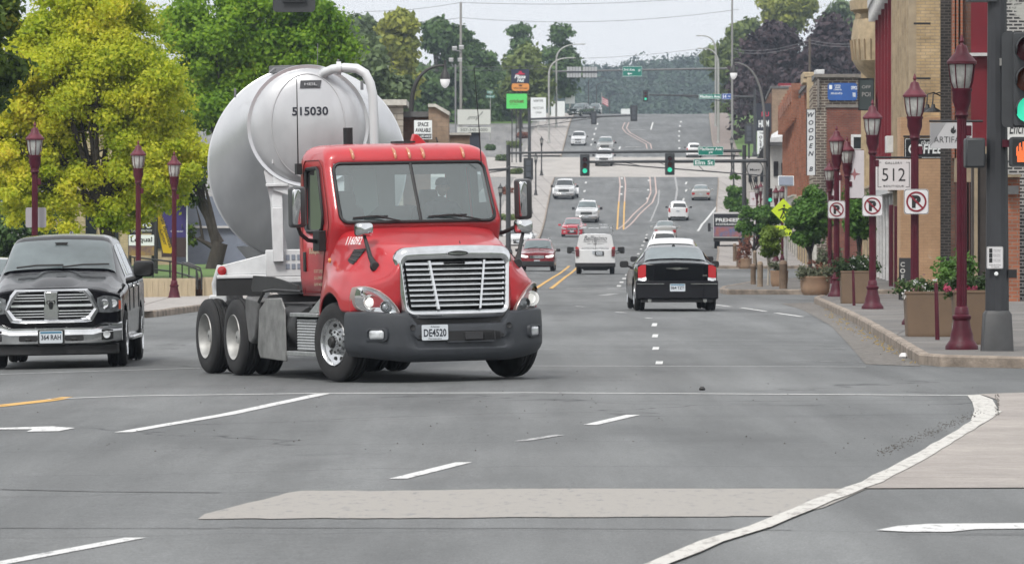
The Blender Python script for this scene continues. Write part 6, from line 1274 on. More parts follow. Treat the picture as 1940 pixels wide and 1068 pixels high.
# ---------------- signal masts over the road
def mast(px, Y, ztop, label, arms, extra=None, m=DGREY, r_=.17):
    X = XP(px, Y); z0 = gz(X, Y)+.1; e = empty('signal_mast', (X, Y, z0), label, 'signal mast')
    b = MB(); b.path([(0, 0, 0), (0, 0, ztop-z0)], [r_, r_*.75], 12); b.lathe([(r_*1.6, 0), (r_*1.6, .3), (r_*1.1, .5)], n=12); b.build('pole', m, e, smooth=40)
    for (pa, pb, ya, yb, rr, truss) in arms:
        P = [Vector((XP(p, Y)-X, -.25, ZPX(y, Y)-z0)) for p, y in ((pa, ya), (pb, yb))]; b = MB(); b.path(P, [rr, rr*.7], 10)
        if truss:
            Q = [Vector((XP(p, Y)-X, -.25, ZPX(y, Y)-z0)) for p, y in truss]; b.path(Q, .045, 6)
            for k in range(1, 5): t = k/5; a = P[0].lerp(P[1], t); c = Q[0].lerp(Q[1], t); b.tube(a, c, .02, n=5)
        b.build('mast_arm', m, e, smooth=50)
    return e
mast(1455, 345, ZPX(240, 345), 'dark signal mast on the right holding the nearest arm with two green lights', [(1452, 1108, 305, 307, .12, [(1450, 333), (1160, 311)])])
signal_head(None, XP(1108, 344.5), 344.5, ZPX(313, 344.5), 1.0, 'traffic light showing green at the left end of the nearest arm'); signal_head(None, XP(1269, 344.5), 344.5, ZPX(311, 344.5), 1.0, 'traffic light showing green left of the small green street sign')
mast(1410, 372, ZPX(275, 372), 'dark mast behind the green street sign, right end of the long arm', [(1405, 965, 286, 290, .11, None)])
mast(963, 352, ZPX(275, 352), 'dark signal mast beside the truck windshield', [(963, 860, 320, 326, .08, [(963, 322), (862, 336)])])
signal_head(None, XP(1001, 346), 346, ZPX(320, 346), 1.0, 'traffic light seen from behind just above the truck mirror', rear=True); b = MB(); b.tube((XP(963, 351.5), 351.5, ZPX(316, 351.5)), (XP(1001, 346.3), 346.3, ZPX(318, 346)), .05); tag(b.build('signal_bracket', DGREY), 'thin bracket holding the traffic light above the truck mirror', 'bracket')
mast(1003, 600, ZPX(205, 600), 'dark signal mast at the left side of the pale cross street', [(1005, 1195, 226, 219, .13, [(1005, 241), (1140, 222)])], r_=.2)
signal_head(None, XP(1125, 599.5), 599.5, ZPX(224, 599.5), 1.0, 'small distant traffic light in the middle of the far left arm', rear=True); signal_head(None, XP(1201, 599.5), 599.5, ZPX(215, 599.5), 1.25, 'small distant traffic light at the tip of the far left arm', rear=True)
mast(1430, 655, ZPX(170, 655), 'distant signal mast on the right beyond the pale cross street', [(1428, 1230, 184, 180, .13, [(1428, 200), (1300, 183)])], r_=.2)
signal_head(None, XP(1223, 654.5), 654.5, ZPX(182, 654.5), 1.0, 'small distant traffic light showing green against the wooded hill'); signal_head(None, XP(1419, 560), 560, ZPX(254, 560), 1.5, 'dark traffic light seen from behind in front of the grassy bank', rear=True)
b = MB(); X = XP(1419, 560); b.tube((X, 560.2, gz(X, 560)), (X, 560.2, ZPX(240, 560)), .1); tag(b.build('signal_post', DGREY), 'post under the dark traffic light before the grassy bank', 'post')
signal_head(None, XP(1459, 344), 344, ZPX(370, 344), .8, 'low traffic light with a green lamp on the right mast', back=False)
mast(1388, 760, ZPX(122, 760), 'tall grey mast on the right holding the highest sign arm', [(1386, 1040, 130, 136, .16, None)], m=mat('mast_grey', (.16, .16, .16), .5), r_=.2)
def green_sign(px, py, wpx, hpx, Y, txt, label, m=SGREEN, name='street_name_sign', txt2=None, arrow=None):
    e, w_, h_ = board(name, px, py, wpx, hpx, Y, m, label, 'sign', r_=.05); b = MB()
    o_ = rrect(w_*.985, h_*.95, .05, 3); i_ = rrect(w_*.965, h_*.88, .05, 3); b.rings([[(x, -.004, z_) for x, z_ in o_], [(x, -.004, z_) for x, z_ in i_]], False)
    for t, tw, th, cx_, cz_ in txt: b.text(t, w_*tw, h_*th, (cx_*w_, -.006, cz_*h_), bold=.02)
    if arrow: b.add([(x*h_+arrow[0]*w_, -.006, z*h_+arrow[1]*h_) for x, z in arrow[2]], [tuple(range(len(arrow[2])))])
    b.build('lettering', SLETT, e, smooth=0); return e
AR_R = [(-.2, -.14), (-.13, -.14), (-.13, .0), (.08, .0), (.08, -.08), (.24, .04), (.08, .16), (.08, .08), (-.2, .08)]
AR_L = [(-.22, 0), (-.06, -.14), (-.06, -.05), (.22, -.05), (.22, .05), (-.06, .05), (-.06, .14)]
AR_U = [(0, .16), (-.12, 0), (-.04, 0), (-.04, -.16), (.04, -.16), (.04, 0), (.12, 0)]
green_sign(1346.5, 286, 48, 17, 371.5, [('Madison Ave', .88, .34, 0, .22)], 'green Madison Ave sign with a right arrow above the Elm St sign', arrow=(0, -.2, AR_R))
green_sign(1334, 308, 41, 13, 344.4, [('Elm St', .84, .62, 0, 0)], 'green Elm St sign on the nearest mast arm')
green_sign(1198, 135.5, 37, 20, 759, [('3rd Ave', .56, .24, -.16, .16), ('169', .12, .26, .36, .1)], 'green overhead 3rd Ave sign with a left arrow on the highest arm', arrow=(-.14, -.22, AR_L))
green_sign(1345, 183, 42, 9, 654.4, [('Madison Ave', .9, .6, 0, 0)], 'small distant green Madison Ave sign left of the blue hospital sign'); green_sign(1377, 183, 19, 11, 654.4, [('H', .3, .6, -.22, 0)], 'small blue hospital sign with a white H and arrow', m=SBLUE, arrow=(.22, 0, [(-x, z) for x, z in AR_L]))
green_sign(928, 175, 11, 5, 700, [('79th', .7, .6, 0, 0)], 'tiny upper green street sign blade by the car park', name='street_sign_blade'); green_sign(929, 183, 17, 5, 700, [('Stopped', .8, .6, 0, 0)], 'tiny lower green street sign blade by the car park', name='street_sign_blade')
b = MB(); X = XP(929, 700.3); b.tube((X, 700.3, gz(X, 700)), (X, 700.3, ZPX(172, 700)), .05); tag(b.build('sign_post', PALEM), 'thin post carrying two tiny green street blades', 'post')
for x0, x1 in ((1074, 1101), (1104, 1131)):
    px = (x0+x1)/2; e, w_, h_ = board('overhead_sign', px, 137, x1-x0, 20, 759, mat('grey_sign_back', (.46, .47, .48), .6), 'grey back of the '+('left' if x0 < 1100 else 'right')+' overhead sign at the far end of the highest arm', r_=.02)
    b = MB()
    for q in (-.3, -.1, .1, .3): b.b2(w_*q-.02, w_*q+.02, -.05, -.001, -h_*.55, h_*.55)
    b.b2(-w_/2, w_/2, -.06, -.001, -h_*.06, h_*.10); b.build('rear_beam', DGREY, e)
# ---------------- arched street lights
def arch_light(px, Y, py_top, reach, label, m=PALEM, head='cobra', side=1, base_off=0, rr=.11, rise=2.2):
    X = XP(px, Y); z0 = gz(X, Y)+.1; zt = ZPX(py_top, Y)-z0; e = empty('arched_street_light', (X, Y, z0), label, 'street light')
    b = MB(); P = [(0, 0, 0), (0, 0, zt-rise)]+[tuple(p) for p in bez((0, 0, zt-rise), (0, 0, zt), (side*reach, 0, zt), 12)[1:]]; n_ = len(P)
    b.path(P, [rr-(rr*.55)*i/(n_-1) for i in range(n_)], 8); b.lathe([(.2, 0), (.2, .3), (.12, .5)], n=10); b.build('pole', m, e, smooth=60)
    if head == 'cobra': b = MB(); b.rings([[(side*(reach+x), a*r_, zt+c*r_*.6) for a, c in arc(0, 0, 1, 0, 330, 10)] for x, r_ in ((-.1, .06), (.1, .12), (.45, .15), (.75, .04))]); b.build('lamp_head', m, e, smooth=50)
    else:
        c = (side*reach, 0, zt); b = MB(); b.lathe([(.04, .25), (.06, .1), (.07, -.1), (.10, -.25), (.20, -.42), (.235, -.62), (.24, -.66)], c=c, n=16); b.build('lamp_housing', BRONZE, e, smooth=50)
        b = MB(); b.lathe([(.235, -.66), (.23, -.78), (.17, -.95), (.08, -1.05), (.005, -1.08)], c=c, n=16); b.build('lamp_globe', mat('white_globe', (.8, .8, .8), .3, emis=(1, 1, 1, .25)), e, smooth=60)
    return e
arch_light(779, 262, 124, 1.6, 'dark arched street light with a hanging teardrop lamp above the red truck roof', BRONZE, 'tear', 1, rr=.12)
arch_light(1449, 355, 119, 2.0, 'dark arched street light with a teardrop lamp reaching left over the right lanes', mat('grey_bronze', (.16, .16, .155), .5), 'tear', -1, rr=.1, rise=4.4)
arch_light(1040, 690, 110, 2.6, 'pale arched street light nearer the car park on the left', PALEM, 'cobra', 1, rr=.13); arch_light(1054, 740, 84, 3.2, 'pale arched street light farther up on the left pavement', PALEM, 'cobra', 1, rr=.13)
arch_light(1361, 690, 92, 1.9, 'pale arched street light nearer on the right pavement', PALEM, 'cobra', -1, rr=.15); arch_light(1356, 745, 68, 1.9, 'pale arched street light farther on the right pavement', PALEM, 'cobra', -1, rr=.15)
for i, (px, Y, py, lb) in enumerate(((1115, 1050, 146, 'left'), (1130, 1120, 156, 'middle'), (1155, 1200, 178, 'right'))): arch_light(px, Y, py, 2.2, 'thin dark street light beyond the crest, %s of three' % lb, BRONZE, 'cobra', 1, rr=.1, rise=1)
# ---------------- utility poles and wires
def upole(px, Y, py_top, label, r_=.17, m=WOODP, arm=None, base_y=None):
    X = XP(px, Y); z0 = gz(X, Y)-.1; e = empty('utility_pole', (X, Y, z0), label, 'utility pole'); zt = ZPX(py_top, Y)-z0
    b = MB(); b.path([(0, 0, 0), (0, 0, zt)], [r_, r_*.75], 10); b.build('pole', m, e, smooth=60)
    if arm: b = MB(); b.box((0, 0, zt-.5), (arm, .12, .14)); [b.lathe([(.05, 0), (.05, .15)], c=(x, 0, zt-.43), n=8) for x in (-arm*.45, 0, arm*.45)]; b.build('crossarm', m, e)
    return Vector((X, Y, z0+zt))
a1 = upole(873, 700, 5, 'tall pale utility pole with floodlights above the truck roof', .2, mat('pale_pole', (.28, .27, .25), .8))
b = MB()
for px, py in ((861, 92), (874, 90)): b.box((XP(px, 699.6), 699.6, ZPX(py, 699.6)), (.6, .4, .42), rx=R(20))
b.tube((XP(861, 699.7), 699.7, ZPX(95, 700)), (XP(873, 699.7), 699.7, ZPX(98, 700)), .05); tag(b.build('floodlight', mat('floodlight_grey', (.5, .5, .5), .4)), 'pair of grey floodlights on the tall pale utility pole', 'floodlight')
e = empty('floodlight_post', (XP(863, 690), 690, gz(XP(863, 690), 690)), 'thin post with two floodlights on curved arms beside the tall pale pole', 'light post')
b = MB(); zt = ZPX(122, 690)-e.location.z; b.tube((0, 0, 0), (0, 0, zt), .11)
for m in (-1, 1): b.path([(0, 0, zt-.3), (m*.4, 0, zt-.2), (m*.5, 0, zt+.3)], .05, 6)
b.build('pole', mat('mid_grey_metal', (.22, .22, .22), .5), e)
for m in (-1, 1): b = MB(); b.box((m*.55, -.1, zt+.55), (.55, .3, .4), rx=R(15)); b.build('lamp_head', mat('floodlight_grey', (.5, .5, .5), .4), e)
a2 = upole(1534, 480, 72, 'utility pole with insulators behind the brick buildings on the right', .13, arm=None); a3 = upole(1387, 620, -20, 'tall thin utility pole rising out of the top on the right', .14, mat('grey_pole', (.25, .25, .24), .7))
WIRE = mat('wire', (.10, .10, .11), .6)
def wire(pa, pb, Ya, Yb, sag, label, r_=.025):
    A, B = W(pa[0], pa[1], Ya), W(pb[0], pb[1], Yb); P = []
    for i in range(17): t = i/16; p = A.lerp(B, t); p.z -= sag*4*t*(1-t); P.append(p)
    b = MB(); b.path(P, r_, 4); tag(b.build('overhead_wire', WIRE), label, 'wire', 'overhead wires')
wire((690, 22), (873, 5), 700, 700, .3, 'highest overhead wire left of the tall pale pole'); wire((873, 5), (1500, -22), 700, 700, .9, 'highest overhead wire right of the tall pale pole'); wire((690, 42), (873, 34), 700, 700, .3, 'second overhead wire left of the tall pale pole'); wire((873, 34), (1400, 18), 700, 700, 1.0, 'second overhead wire crossing the sky')
wire((1060, 112), (1330, 92), 760, 760, .3, 'overhead wire just above the highest sign arm', .02); wire((1390, 93), (1534, 76), 620, 480, .5, 'upper overhead wire left of the brick buildings'); wire((1390, 98), (1534, 82), 620, 480, .5, 'lower overhead wire left of the brick buildings'); wire((1534, 76), (1640, 82), 480, 400, .2, 'upper overhead wire above the brick buildings'); wire((1534, 82), (1640, 86), 480, 400, .2, 'lower overhead wire above the brick buildings')
wire((700, 118), (1050, 124), 700, 700, .4, 'overhead wire in front of the dark trees on the left'); wire((700, 128), (1040, 130), 700, 700, .3, 'lowest overhead wire in front of the dark trees on the left'); wire((1150, 166), (1390, 145), 900, 900, .2, 'thin overhead wire across the wooded hill', .02)

# ---------------- planters, bollards and posts on the right pavement
PLB = mat('planter_brown', (.17, .115, .075), .7, noise=.12, scale=2, bump=.1, bscale=30); PLR = mat('planter_tan', (.33, .215, .14), .75, noise=.12, scale=3); BOL = mat('bollard_concrete', (.30, .235, .175), .85, noise=.2, scale=5, bump=.3, bscale=40); BOL2 = mat('bollard_brown', (.19, .135, .095), .8, noise=.2, scale=5)
SOIL = mat('soil', (.05, .035, .025), .95)
def leafmesh(name, C, R3, n, size, m, parent=None, seed=0, shell=.35, flat=.0, up=.3, fringe=.28):
    """many small leaf quads spread in ellipsoid clumps: C (k,3) centres, R3 (k,3) radii, n leaves each"""
    rg = np.random.default_rng(seed); C = np.asarray(C, float); R3 = np.asarray(R3, float); n = np.asarray(n, int) if not np.isscalar(n) else np.full(len(C), n)
    idx = np.repeat(np.arange(len(C)), n); N = len(idx); d = rg.normal(size=(N, 3)); d /= np.linalg.norm(d, axis=1)[:, None]; r_ = (shell+(1-shell)*rg.random(N))[:, None]**.6*np.clip(1+fringe*rg.normal(size=(N, 1)), .3, 2.2)
    p = C[idx]+d*R3[idx]*r_
    nn = d+rg.normal(size=(N, 3))*.7; nn[:, 2] += up; nn /= np.linalg.norm(nn, axis=1)[:, None]
    t = np.cross(nn, rg.normal(size=(N, 3))); t /= np.linalg.norm(t, axis=1)[:, None]; bb = np.cross(nn, t); sz = size*(.6+.8*rg.random(N))[:, None]
    a, c = t*sz*.5, bb*sz*.30
    V = np.stack([p-a, p+c*1.0-a*.1, p+a, p-c*1.0-a*.1], 1).reshape(-1, 3).astype(np.float32)
    me = bpy.data.meshes.new(name); me.vertices.add(4*N); me.vertices.foreach_set('co', V.ravel()); me.loops.add(4*N); me.loops.foreach_set('vertex_index', np.arange(4*N, dtype=np.int32)); me.polygons.add(N); me.polygons.foreach_set('loop_start', np.arange(0, 4*N, 4, dtype=np.int32)); me.update(calc_edges=True); me.materials.append(m)
    o = bpy.data.objects.new(name, me); COL.objects.link(o)
    if parent: o.parent = parent
    return o
L_SHRUB = leaf_mat('planter_leaves', (.02, .04, .015), (.07, .12, .04), None, 4); L_FLW = leaf_mat('planter_flowers', (.02, .05, .015), (.10, .16, .05), (.5, .25, .3), 4); L_PINK = leaf_mat('pink_petals', (.45, .05, .12), (.65, .16, .26), None, 6); L_WH = leaf_mat('white_petals', (.6, .6, .6), (.8, .8, .78), None, 6); L_RED = leaf_mat('rust_foliage', (.16, .05, .03), (.32, .14, .09), None, 4); L_DRY = leaf_mat('grey_green_foliage', (.09, .10, .06), (.2, .22, .14), None, 4)
def planting(X, Y, z, w_, d_, h_, m, n, label, cat='plant', name='planter_plants', size=.06, seed=1, extra=None):
    rg = random.Random(seed); C = [(X+rg.uniform(-w_/2, w_/2), Y+rg.uniform(-d_/2, d_/2), z+rg.uniform(0, h_*.6)) for _ in range(26)]; R_ = [(w_*.12+.04, d_*.15+.04, h_*rg.uniform(.2, .42)) for _ in C]
    o = leafmesh(name, C, R_, max(1, n//26), size, m, None, seed, .1); tag(o, label, cat)
    for (pm, cx_, cz_, rr, nn, nm) in extra or []:
        q = leafmesh(nm, [(X+cx_+rg.uniform(-rr, rr), Y-d_*.4+rg.uniform(-.1, .1), z+cz_+rg.uniform(-rr*.5, rr*.5)) for _ in range(14)], [(.05, .05, .05)]*14, nn//14, .045, pm, None, seed+3, .1); q.parent = o
    return o
def box_planter(px, py_base, wpx, hpx, Y, label, taper=1.04, m=PLB):
    X = XP(px, Y); w_ = wpx*Y/F; h_ = hpx*Y/F; z = gz(X, Y)+.15; e = empty('square_planter', (X, Y+w_/2, z), label, 'planter', 'brown planters on the right pavement')
    b = MB(); b.rings([[(a*k, c*k, zz) for a, c in rrect(w_, w_, .03, 2)] for k, zz in ((.90, 0), (.92, .03), (.92, .06), (1.0, h_-.05), (1.03, h_-.04), (1.03, h_), (.93, h_), (.92, h_-.06))], True); b.build('tub', m, e, smooth=30); b = MB(); b.b2(-w_*.45, w_*.45, -w_*.45, w_*.45, h_-.1, h_-.06); b.build('soil', SOIL, e)
    return X, Y+w_/2, z+h_-.05, w_
def bowl_planter(px, wpx, hpx, Y, label, m=PLR, z=.15):
    X = XP(px, Y); w_ = wpx*Y/F; h_ = hpx*Y/F; zz = gz(X, Y)+z; e = empty('round_planter', (X, Y+w_/2, zz), label, 'planter', 'brown planters on the right pavement')
    b = MB(); r_ = w_/2; b.lathe([(r_*.78, 0), (r_*.92, h_*.15), (r_*.98, h_*.4), (r_, h_*.88), (r_*1.02, h_*.9), (r_*1.02, h_), (r_*.94, h_), (r_*.93, h_*.9)], n=32); b.build('bowl', m, e, smooth=50); b = MB(); b.lathe([(r_*.93, h_*.86), (r_*.9, h_*.9)], n=24); b.build('soil', SOIL, e)
    return X, Y+w_/2, zz+h_, w_
x, y, z, w_ = box_planter(1762, 0, 90, 86, 88.5, 'square brown planter of trailing flowers behind the thin maroon post'); planting(x-.05, y, z, w_*1.15, w_*.8, .30, L_FLW, 2600, 'bushy green and pinkish flowers spilling over the square planter behind the maroon post', seed=2, extra=[(L_WH, -.1, .12, .3, 120, 'pale_blossoms')])
x, y, z, w_ = box_planter(1857, 0, 96, 103, 82.6, 'square brown planter partly behind the nearest maroon lantern post and grey pole'); planting(x, y, z, w_*1.05, w_*.7, .35, L_SHRUB, 2400, 'green plants in the planter beside the big grey signal pole', seed=3, extra=[(L_PINK, -.28, .06, .22, 420, 'pink_petunias'), (L_WH, .28, .02, .12, 200, 'white_petunias')])
leafmesh('planter_fern', [(XP(1800, 90), 90, ZPX(515, 90)), (XP(1830, 90), 90.3, ZPX(505, 90))], [(.28, .2, .22), (.2, .2, .22)], 500, .09, leaf_mat('fern_green', (.05, .12, .02), (.14, .26, .06), None, 3), None, 5, .1)
tag(bpy.data.objects['planter_fern'], 'bright green feathery plant rising behind the pink petunias', 'plant')
x, y, z, w_ = box_planter(1622, 0, 58, 62, 129, 'tall square brown planter with dark foliage between the round planter and the lantern post'); planting(x, y, z, w_*1.3, w_*.8, .5, L_SHRUB, 2600, 'dark leafy plants over the tall square planter', seed=4, size=.08, extra=[(L_WH, .1, .25, .25, 60, 'pale_blossoms')])
x, y, z, w_ = bowl_planter(1546, 57, 36, 150, 'round tan bowl planter at the pavement corner'); planting(x, y, z, w_, w_*.8, .35, L_DRY, 1500, 'grey green and rusty grasses in the round bowl planter', seed=5, size=.08, extra=[(L_RED, 0, .3, .2, 260, 'rust_leaves')])
x, y, z, w_ = bowl_planter(1477, 34, 30, 185, 'low tan bowl planter behind the thin young tree'); planting(x, y, z, w_, w_*.8, .4, L_DRY, 700, 'sparse grey grasses in the low tan planter', seed=6, size=.09)
x, y, z, w_ = bowl_planter(1412, 26, 20, 290, 'distant brown planter among the bollards'); planting(x, y, z, w_, w_*.8, 1.5, L_RED, 800, 'dull brown shrubbery in the distant planter', seed=7, size=.12)
x, y, z, w_ = box_planter(1570, 0, 40, 34, 205, 'brown planter with spiky leaves beneath the large green street tree', m=PLR); planting(x, y, z, w_, w_, .9, L_DRY, 900, 'pale spiky leaves below the large green street tree', seed=8, size=.14)
x, y, z, w_ = box_planter(1608, 0, 30, 30, 180, 'small brown planter behind the tall square planter'); planting(x, y, z, w_, w_, .8, L_SHRUB, 900, 'dark shrubs behind the tall square planter', seed=9, size=.1)
for px, Y, wpx, hpx, m, lb in ((1440, 184, 11, 48, BOL, 'pale round bollard right at the kerb edge'), (1427, 195, 10, 39, BOL2, 'brown round bollard left of the pale one'), (1484, 175, 15, 54, BOL2, 'thick brown round bollard beside the thin young tree'), (1430, 300, 7, 32, BOL, 'distant bollard before the yellow crossing sign'), (1399, 300, 8, 36, BOL2, 'distant bollard nearest the parked box truck'), (1392, 330, 7, 34, BOL2, 'farthest bollard beside the box truck wheel'), (1415, 330, 6, 30, BOL, 'farthest pale bollard among brown shrubs')):
    X = XP(px, Y); r_ = wpx/2*Y/F; h_ = hpx*Y/F; b = MB(); b.lathe([(r_, 0), (r_, h_*.84), (r_*1.06, h_*.85), (r_*1.06, h_*.88), (r_*.98, h_*.89), (r_*.9, h_*.96), (r_*.5, h_)], n=20); o = b.build('bollard', m, smooth=40, loc=(X, Y, gz(X, Y)+(.15 if Y < 215 else .14))); tag(o, lb, 'bollard', 'round bollards at the kerb')
for px, Y, py0, py1, lb in ((1776, 86, 636, 528, 'thin maroon hitching post before the square flower planter'), (1618, 125, 572, 505, 'thin maroon hitching post before the tall square planter')):
    X = XP(px, Y); z0 = gz(X, Y)+.15; h_ = (py0-py1)*Y/F; b = MB(); b.path([(0, 0, 0), (-.02, 0, h_*.95), (-.03, 0, h_)], [.035, .03, .02], 8); o = b.build('hitching_post', MAROON, smooth=50, loc=(X, Y, z0)); tag(o, lb, 'post')
# little things on the ground
rg = random.Random(3); b = MB(); LF = MB()
for k in range(240):
    t = rg.random(); px = 1560+170*t+rg.gauss(0, 8); py = 585+95*t+rg.gauss(0, 5)+4; p = G(px, py); a = rg.uniform(0, PI); s_ = rg.uniform(.012, .03)
    (LF if rg.random() < .6 else b).box((p.x, p.y, p.z+.012), (s_*1.4, s_, .01), rz=a)
tag(LF.build('leaf_litter', mat('yellow_leaf_litter', (.42, .30, .10), .9, noise=.4, scale=20), smooth=0), 'yellow fallen leaves gathered in the right gutter', 'leaves', kind='stuff'); tag(b.build('gravel', mat('gravel_bits', (.28, .26, .24), .9), smooth=0), 'loose gravel bits along the right kerb', 'gravel', kind='stuff')
b = MB()
for k in range(150):
    px, py = rg.uniform(0, 1900), rg.uniform(700, 860); p = G(px, py); s_ = rg.uniform(.004, .011); b.box((p.x, p.y, p.z+.006), (s_, s_, s_*.8), rz=rg.uniform(0, 3))
for k in range(420):
    t = rg.random(); px, py = (1893-8*rg.random(), 750+40*t) if rg.random() < .25 else (1868-190*t+rg.gauss(-14, 7), 790+80*t+rg.gauss(-6, 4)); p = G(px, py); s_ = rg.uniform(.004, .010); b.box((p.x, p.y, p.z+.02), (s_, s_, s_*.8), rz=rg.uniform(0, 3))
tag(b.build('gravel', mat('dark_grit', (.13, .12, .11), .9), smooth=0), 'scattered grit over the crossing', 'gravel', kind='stuff')
p = G(1712, 679); b = MB(); b.rings([[(.07*r_*math.cos(t)+.02*math.sin(3*t), .07*r_*math.sin(t), z) for t in [2*PI*k/9 for k in range(9)]] for r_, z in ((.5, 0), (.8, .03), (.62, .06), (.2, .085))]); o = b.build('litter_cup', SWHITE, loc=(p.x, p.y, p.z+.0)); tag(o, 'crumpled white litter lying in the right gutter', 'litter')
p = G(1330, 739); b = MB(); b.rings([[(.04*r_*math.cos(t), .03*r_*math.sin(t), z) for t in [2*PI*k/7 for k in range(7)]] for r_, z in ((.8, 0), (1, .02), (.4, .045))]); o = b.build('dark_lump', SBLACK, loc=tuple(p)); tag(o, 'small dark lump lying on the white line of the crossing', 'debris')
# ---------------- crossing sign with solar panel
Y = 268; X = XP(1489, Y); z0 = gz(X, Y)+.1; b = MB(); e = empty('crossing_sign_post', (X, Y, z0), 'pale post with solar panel behind the street trees', 'sign post'); b.tube((0, 0, 0), (0, 0, ZPX(345, Y)-z0), .07); b.build('post', PALEM, e)
b = MB(); b.box((0, -.05, ZPX(343, Y)-z0), (.70, .06, .46), rx=R(-25)); sp_ = b.build('solar_panel', mat('solar_cells', (.20, .23, .29), .2), e); b = MB()
b.box((0, -.02, ZPX(343, Y)-z0), (.76, .05, .52), rx=R(-25)); b.build('panel_frame', SLETT, e)
def diamond(px, py, wpx, label, kind):
    e, w_, h_ = board('crossing_sign', px, py, 1, 1, Y-.15, SYEL, label, 'sign'); w_ = wpx*Y/F; b = MB()
    if kind == 'walk':
        b.prism([(0, -w_/2), (w_/2, 0), (0, w_/2), (-w_/2, 0)], 0, .02); b.build('diamond', SYEL, e); b = MB()
        for P in ([(-.03, .10), (.06, .12), (.05, -.06), (-.03, -.05)], [(-.02, -.04), (.04, -.04), (-.08, -.30), (-.14, -.30)], [(0, -.04), (.05, -.05), (.15, -.27), (.09, -.29)], [(-.02, .10), (0, .05), (-.18, -.02), (-.19, .03)], [(.03, .11), (.06, .06), (.2, .0), (.2, .04)]): b.add([(x*w_*1.1, -.005, z*w_*1.1) for x, z in P], [(0, 1, 2, 3)])
        b.add([(w_*(.03+.05*math.cos(t)), -.005, w_*(.2+.05*math.sin(t))) for t in [2*PI*k/12 for k in range(12)]], [tuple(range(12))]); b.build('walking_figure', SBLACK, e, smooth=0)
    else:
        h_ = w_*.62; b.prism(rrect(w_, h_, .04, 3), 0, .02); b.build('plate', SYEL, e); b = MB()
        b.add([(x*w_, -.005, z*w_) for x, z in [(-.22, -.20), (-.02, -.17), (-.08, -.11), (.18, .13), (.13, .18), (-.13, -.06), (-.19, 0)]], [tuple(range(7))]); b.build('arrow', SBLACK, e, smooth=0)
    bpy.data.objects.remove([c for c in e.children if c.name.startswith('panel')][0])
diamond(1484, 399, 46, 'fluorescent yellow diamond crossing sign with a walking figure', 'walk'); diamond(1484, 437, 32, 'fluorescent yellow plate with a slanting black arrow below the diamond', 'arrow')
# ================================================================ buildings
CREAMB = brick_mat('cream_brick', (.50, .36, .19), (.58, .43, .25), (.36, .29, .20), .30, .10, .012); REDB = brick_mat('red_brick', (.20, .055, .035), (.27, .08, .05), (.17, .13, .11), .26, .09, .012); ORB = brick_mat('orange_brick', (.34, .11, .055), (.42, .15, .08), (.30, .22, .17), .26, .09, .012)
GRB = brick_mat('grey_brown_brick', (.115, .085, .07), (.16, .12, .10), (.42, .38, .32), .42, .14, .025); BLB = brick_mat('black_white_brick', (.03, .03, .032), (.05, .05, .05), (.45, .44, .42), .24, .085, .02, patch=((.40, .40, .37), .9, .58)); DKB = brick_mat('blackened_brick', (.022, .02, .02), (.05, .042, .04), (.11, .10, .09), .24, .085, .014)
SALB = brick_mat('salmon_painted_brick', (.50, .31, .18), (.54, .34, .20), (.44, .28, .17), .26, .09, .008, patch=((.50, .49, .47), .55, .60), dirt=.2); BRB = brick_mat('brown_brick', (.15, .075, .05), (.20, .10, .07), (.14, .11, .09), .26, .09, .012)
TANB = brick_mat('tan_block', (.33, .235, .165), (.37, .27, .19), (.28, .21, .16), .45, .2, .01); STONEB = brick_mat('stacked_stone', (.38, .34, .29), (.44, .40, .34), (.26, .23, .2), .8, .28, .03, dirt=.3)
CREAMT = mat('cream_trim', (.44, .345, .22), .7, noise=.22, scale=3); PALET = mat('pale_trim', (.52, .50, .45), .7, noise=.2, scale=4); WT = mat('white_trim', (.62, .62, .62), .6, noise=.15, scale=4); DRED = mat('dark_red_cladding', (.17, .008, .018), .5, noise=.12, scale=1.2); TANF = mat('tan_facade', (.36, .29, .20), .8, noise=.2, scale=2)
WINDK = mat('window_dark', (.02, .025, .03), .08, spec=.8); COPE = mat('coping_grey', (.12, .12, .12), .6, noise=.2, scale=3); STORE = mat('shopfront_dark', (.06, .05, .045), .5, noise=.2, scale=2); ROOFM = mat('roof_membrane', (.12, .12, .12), .9)
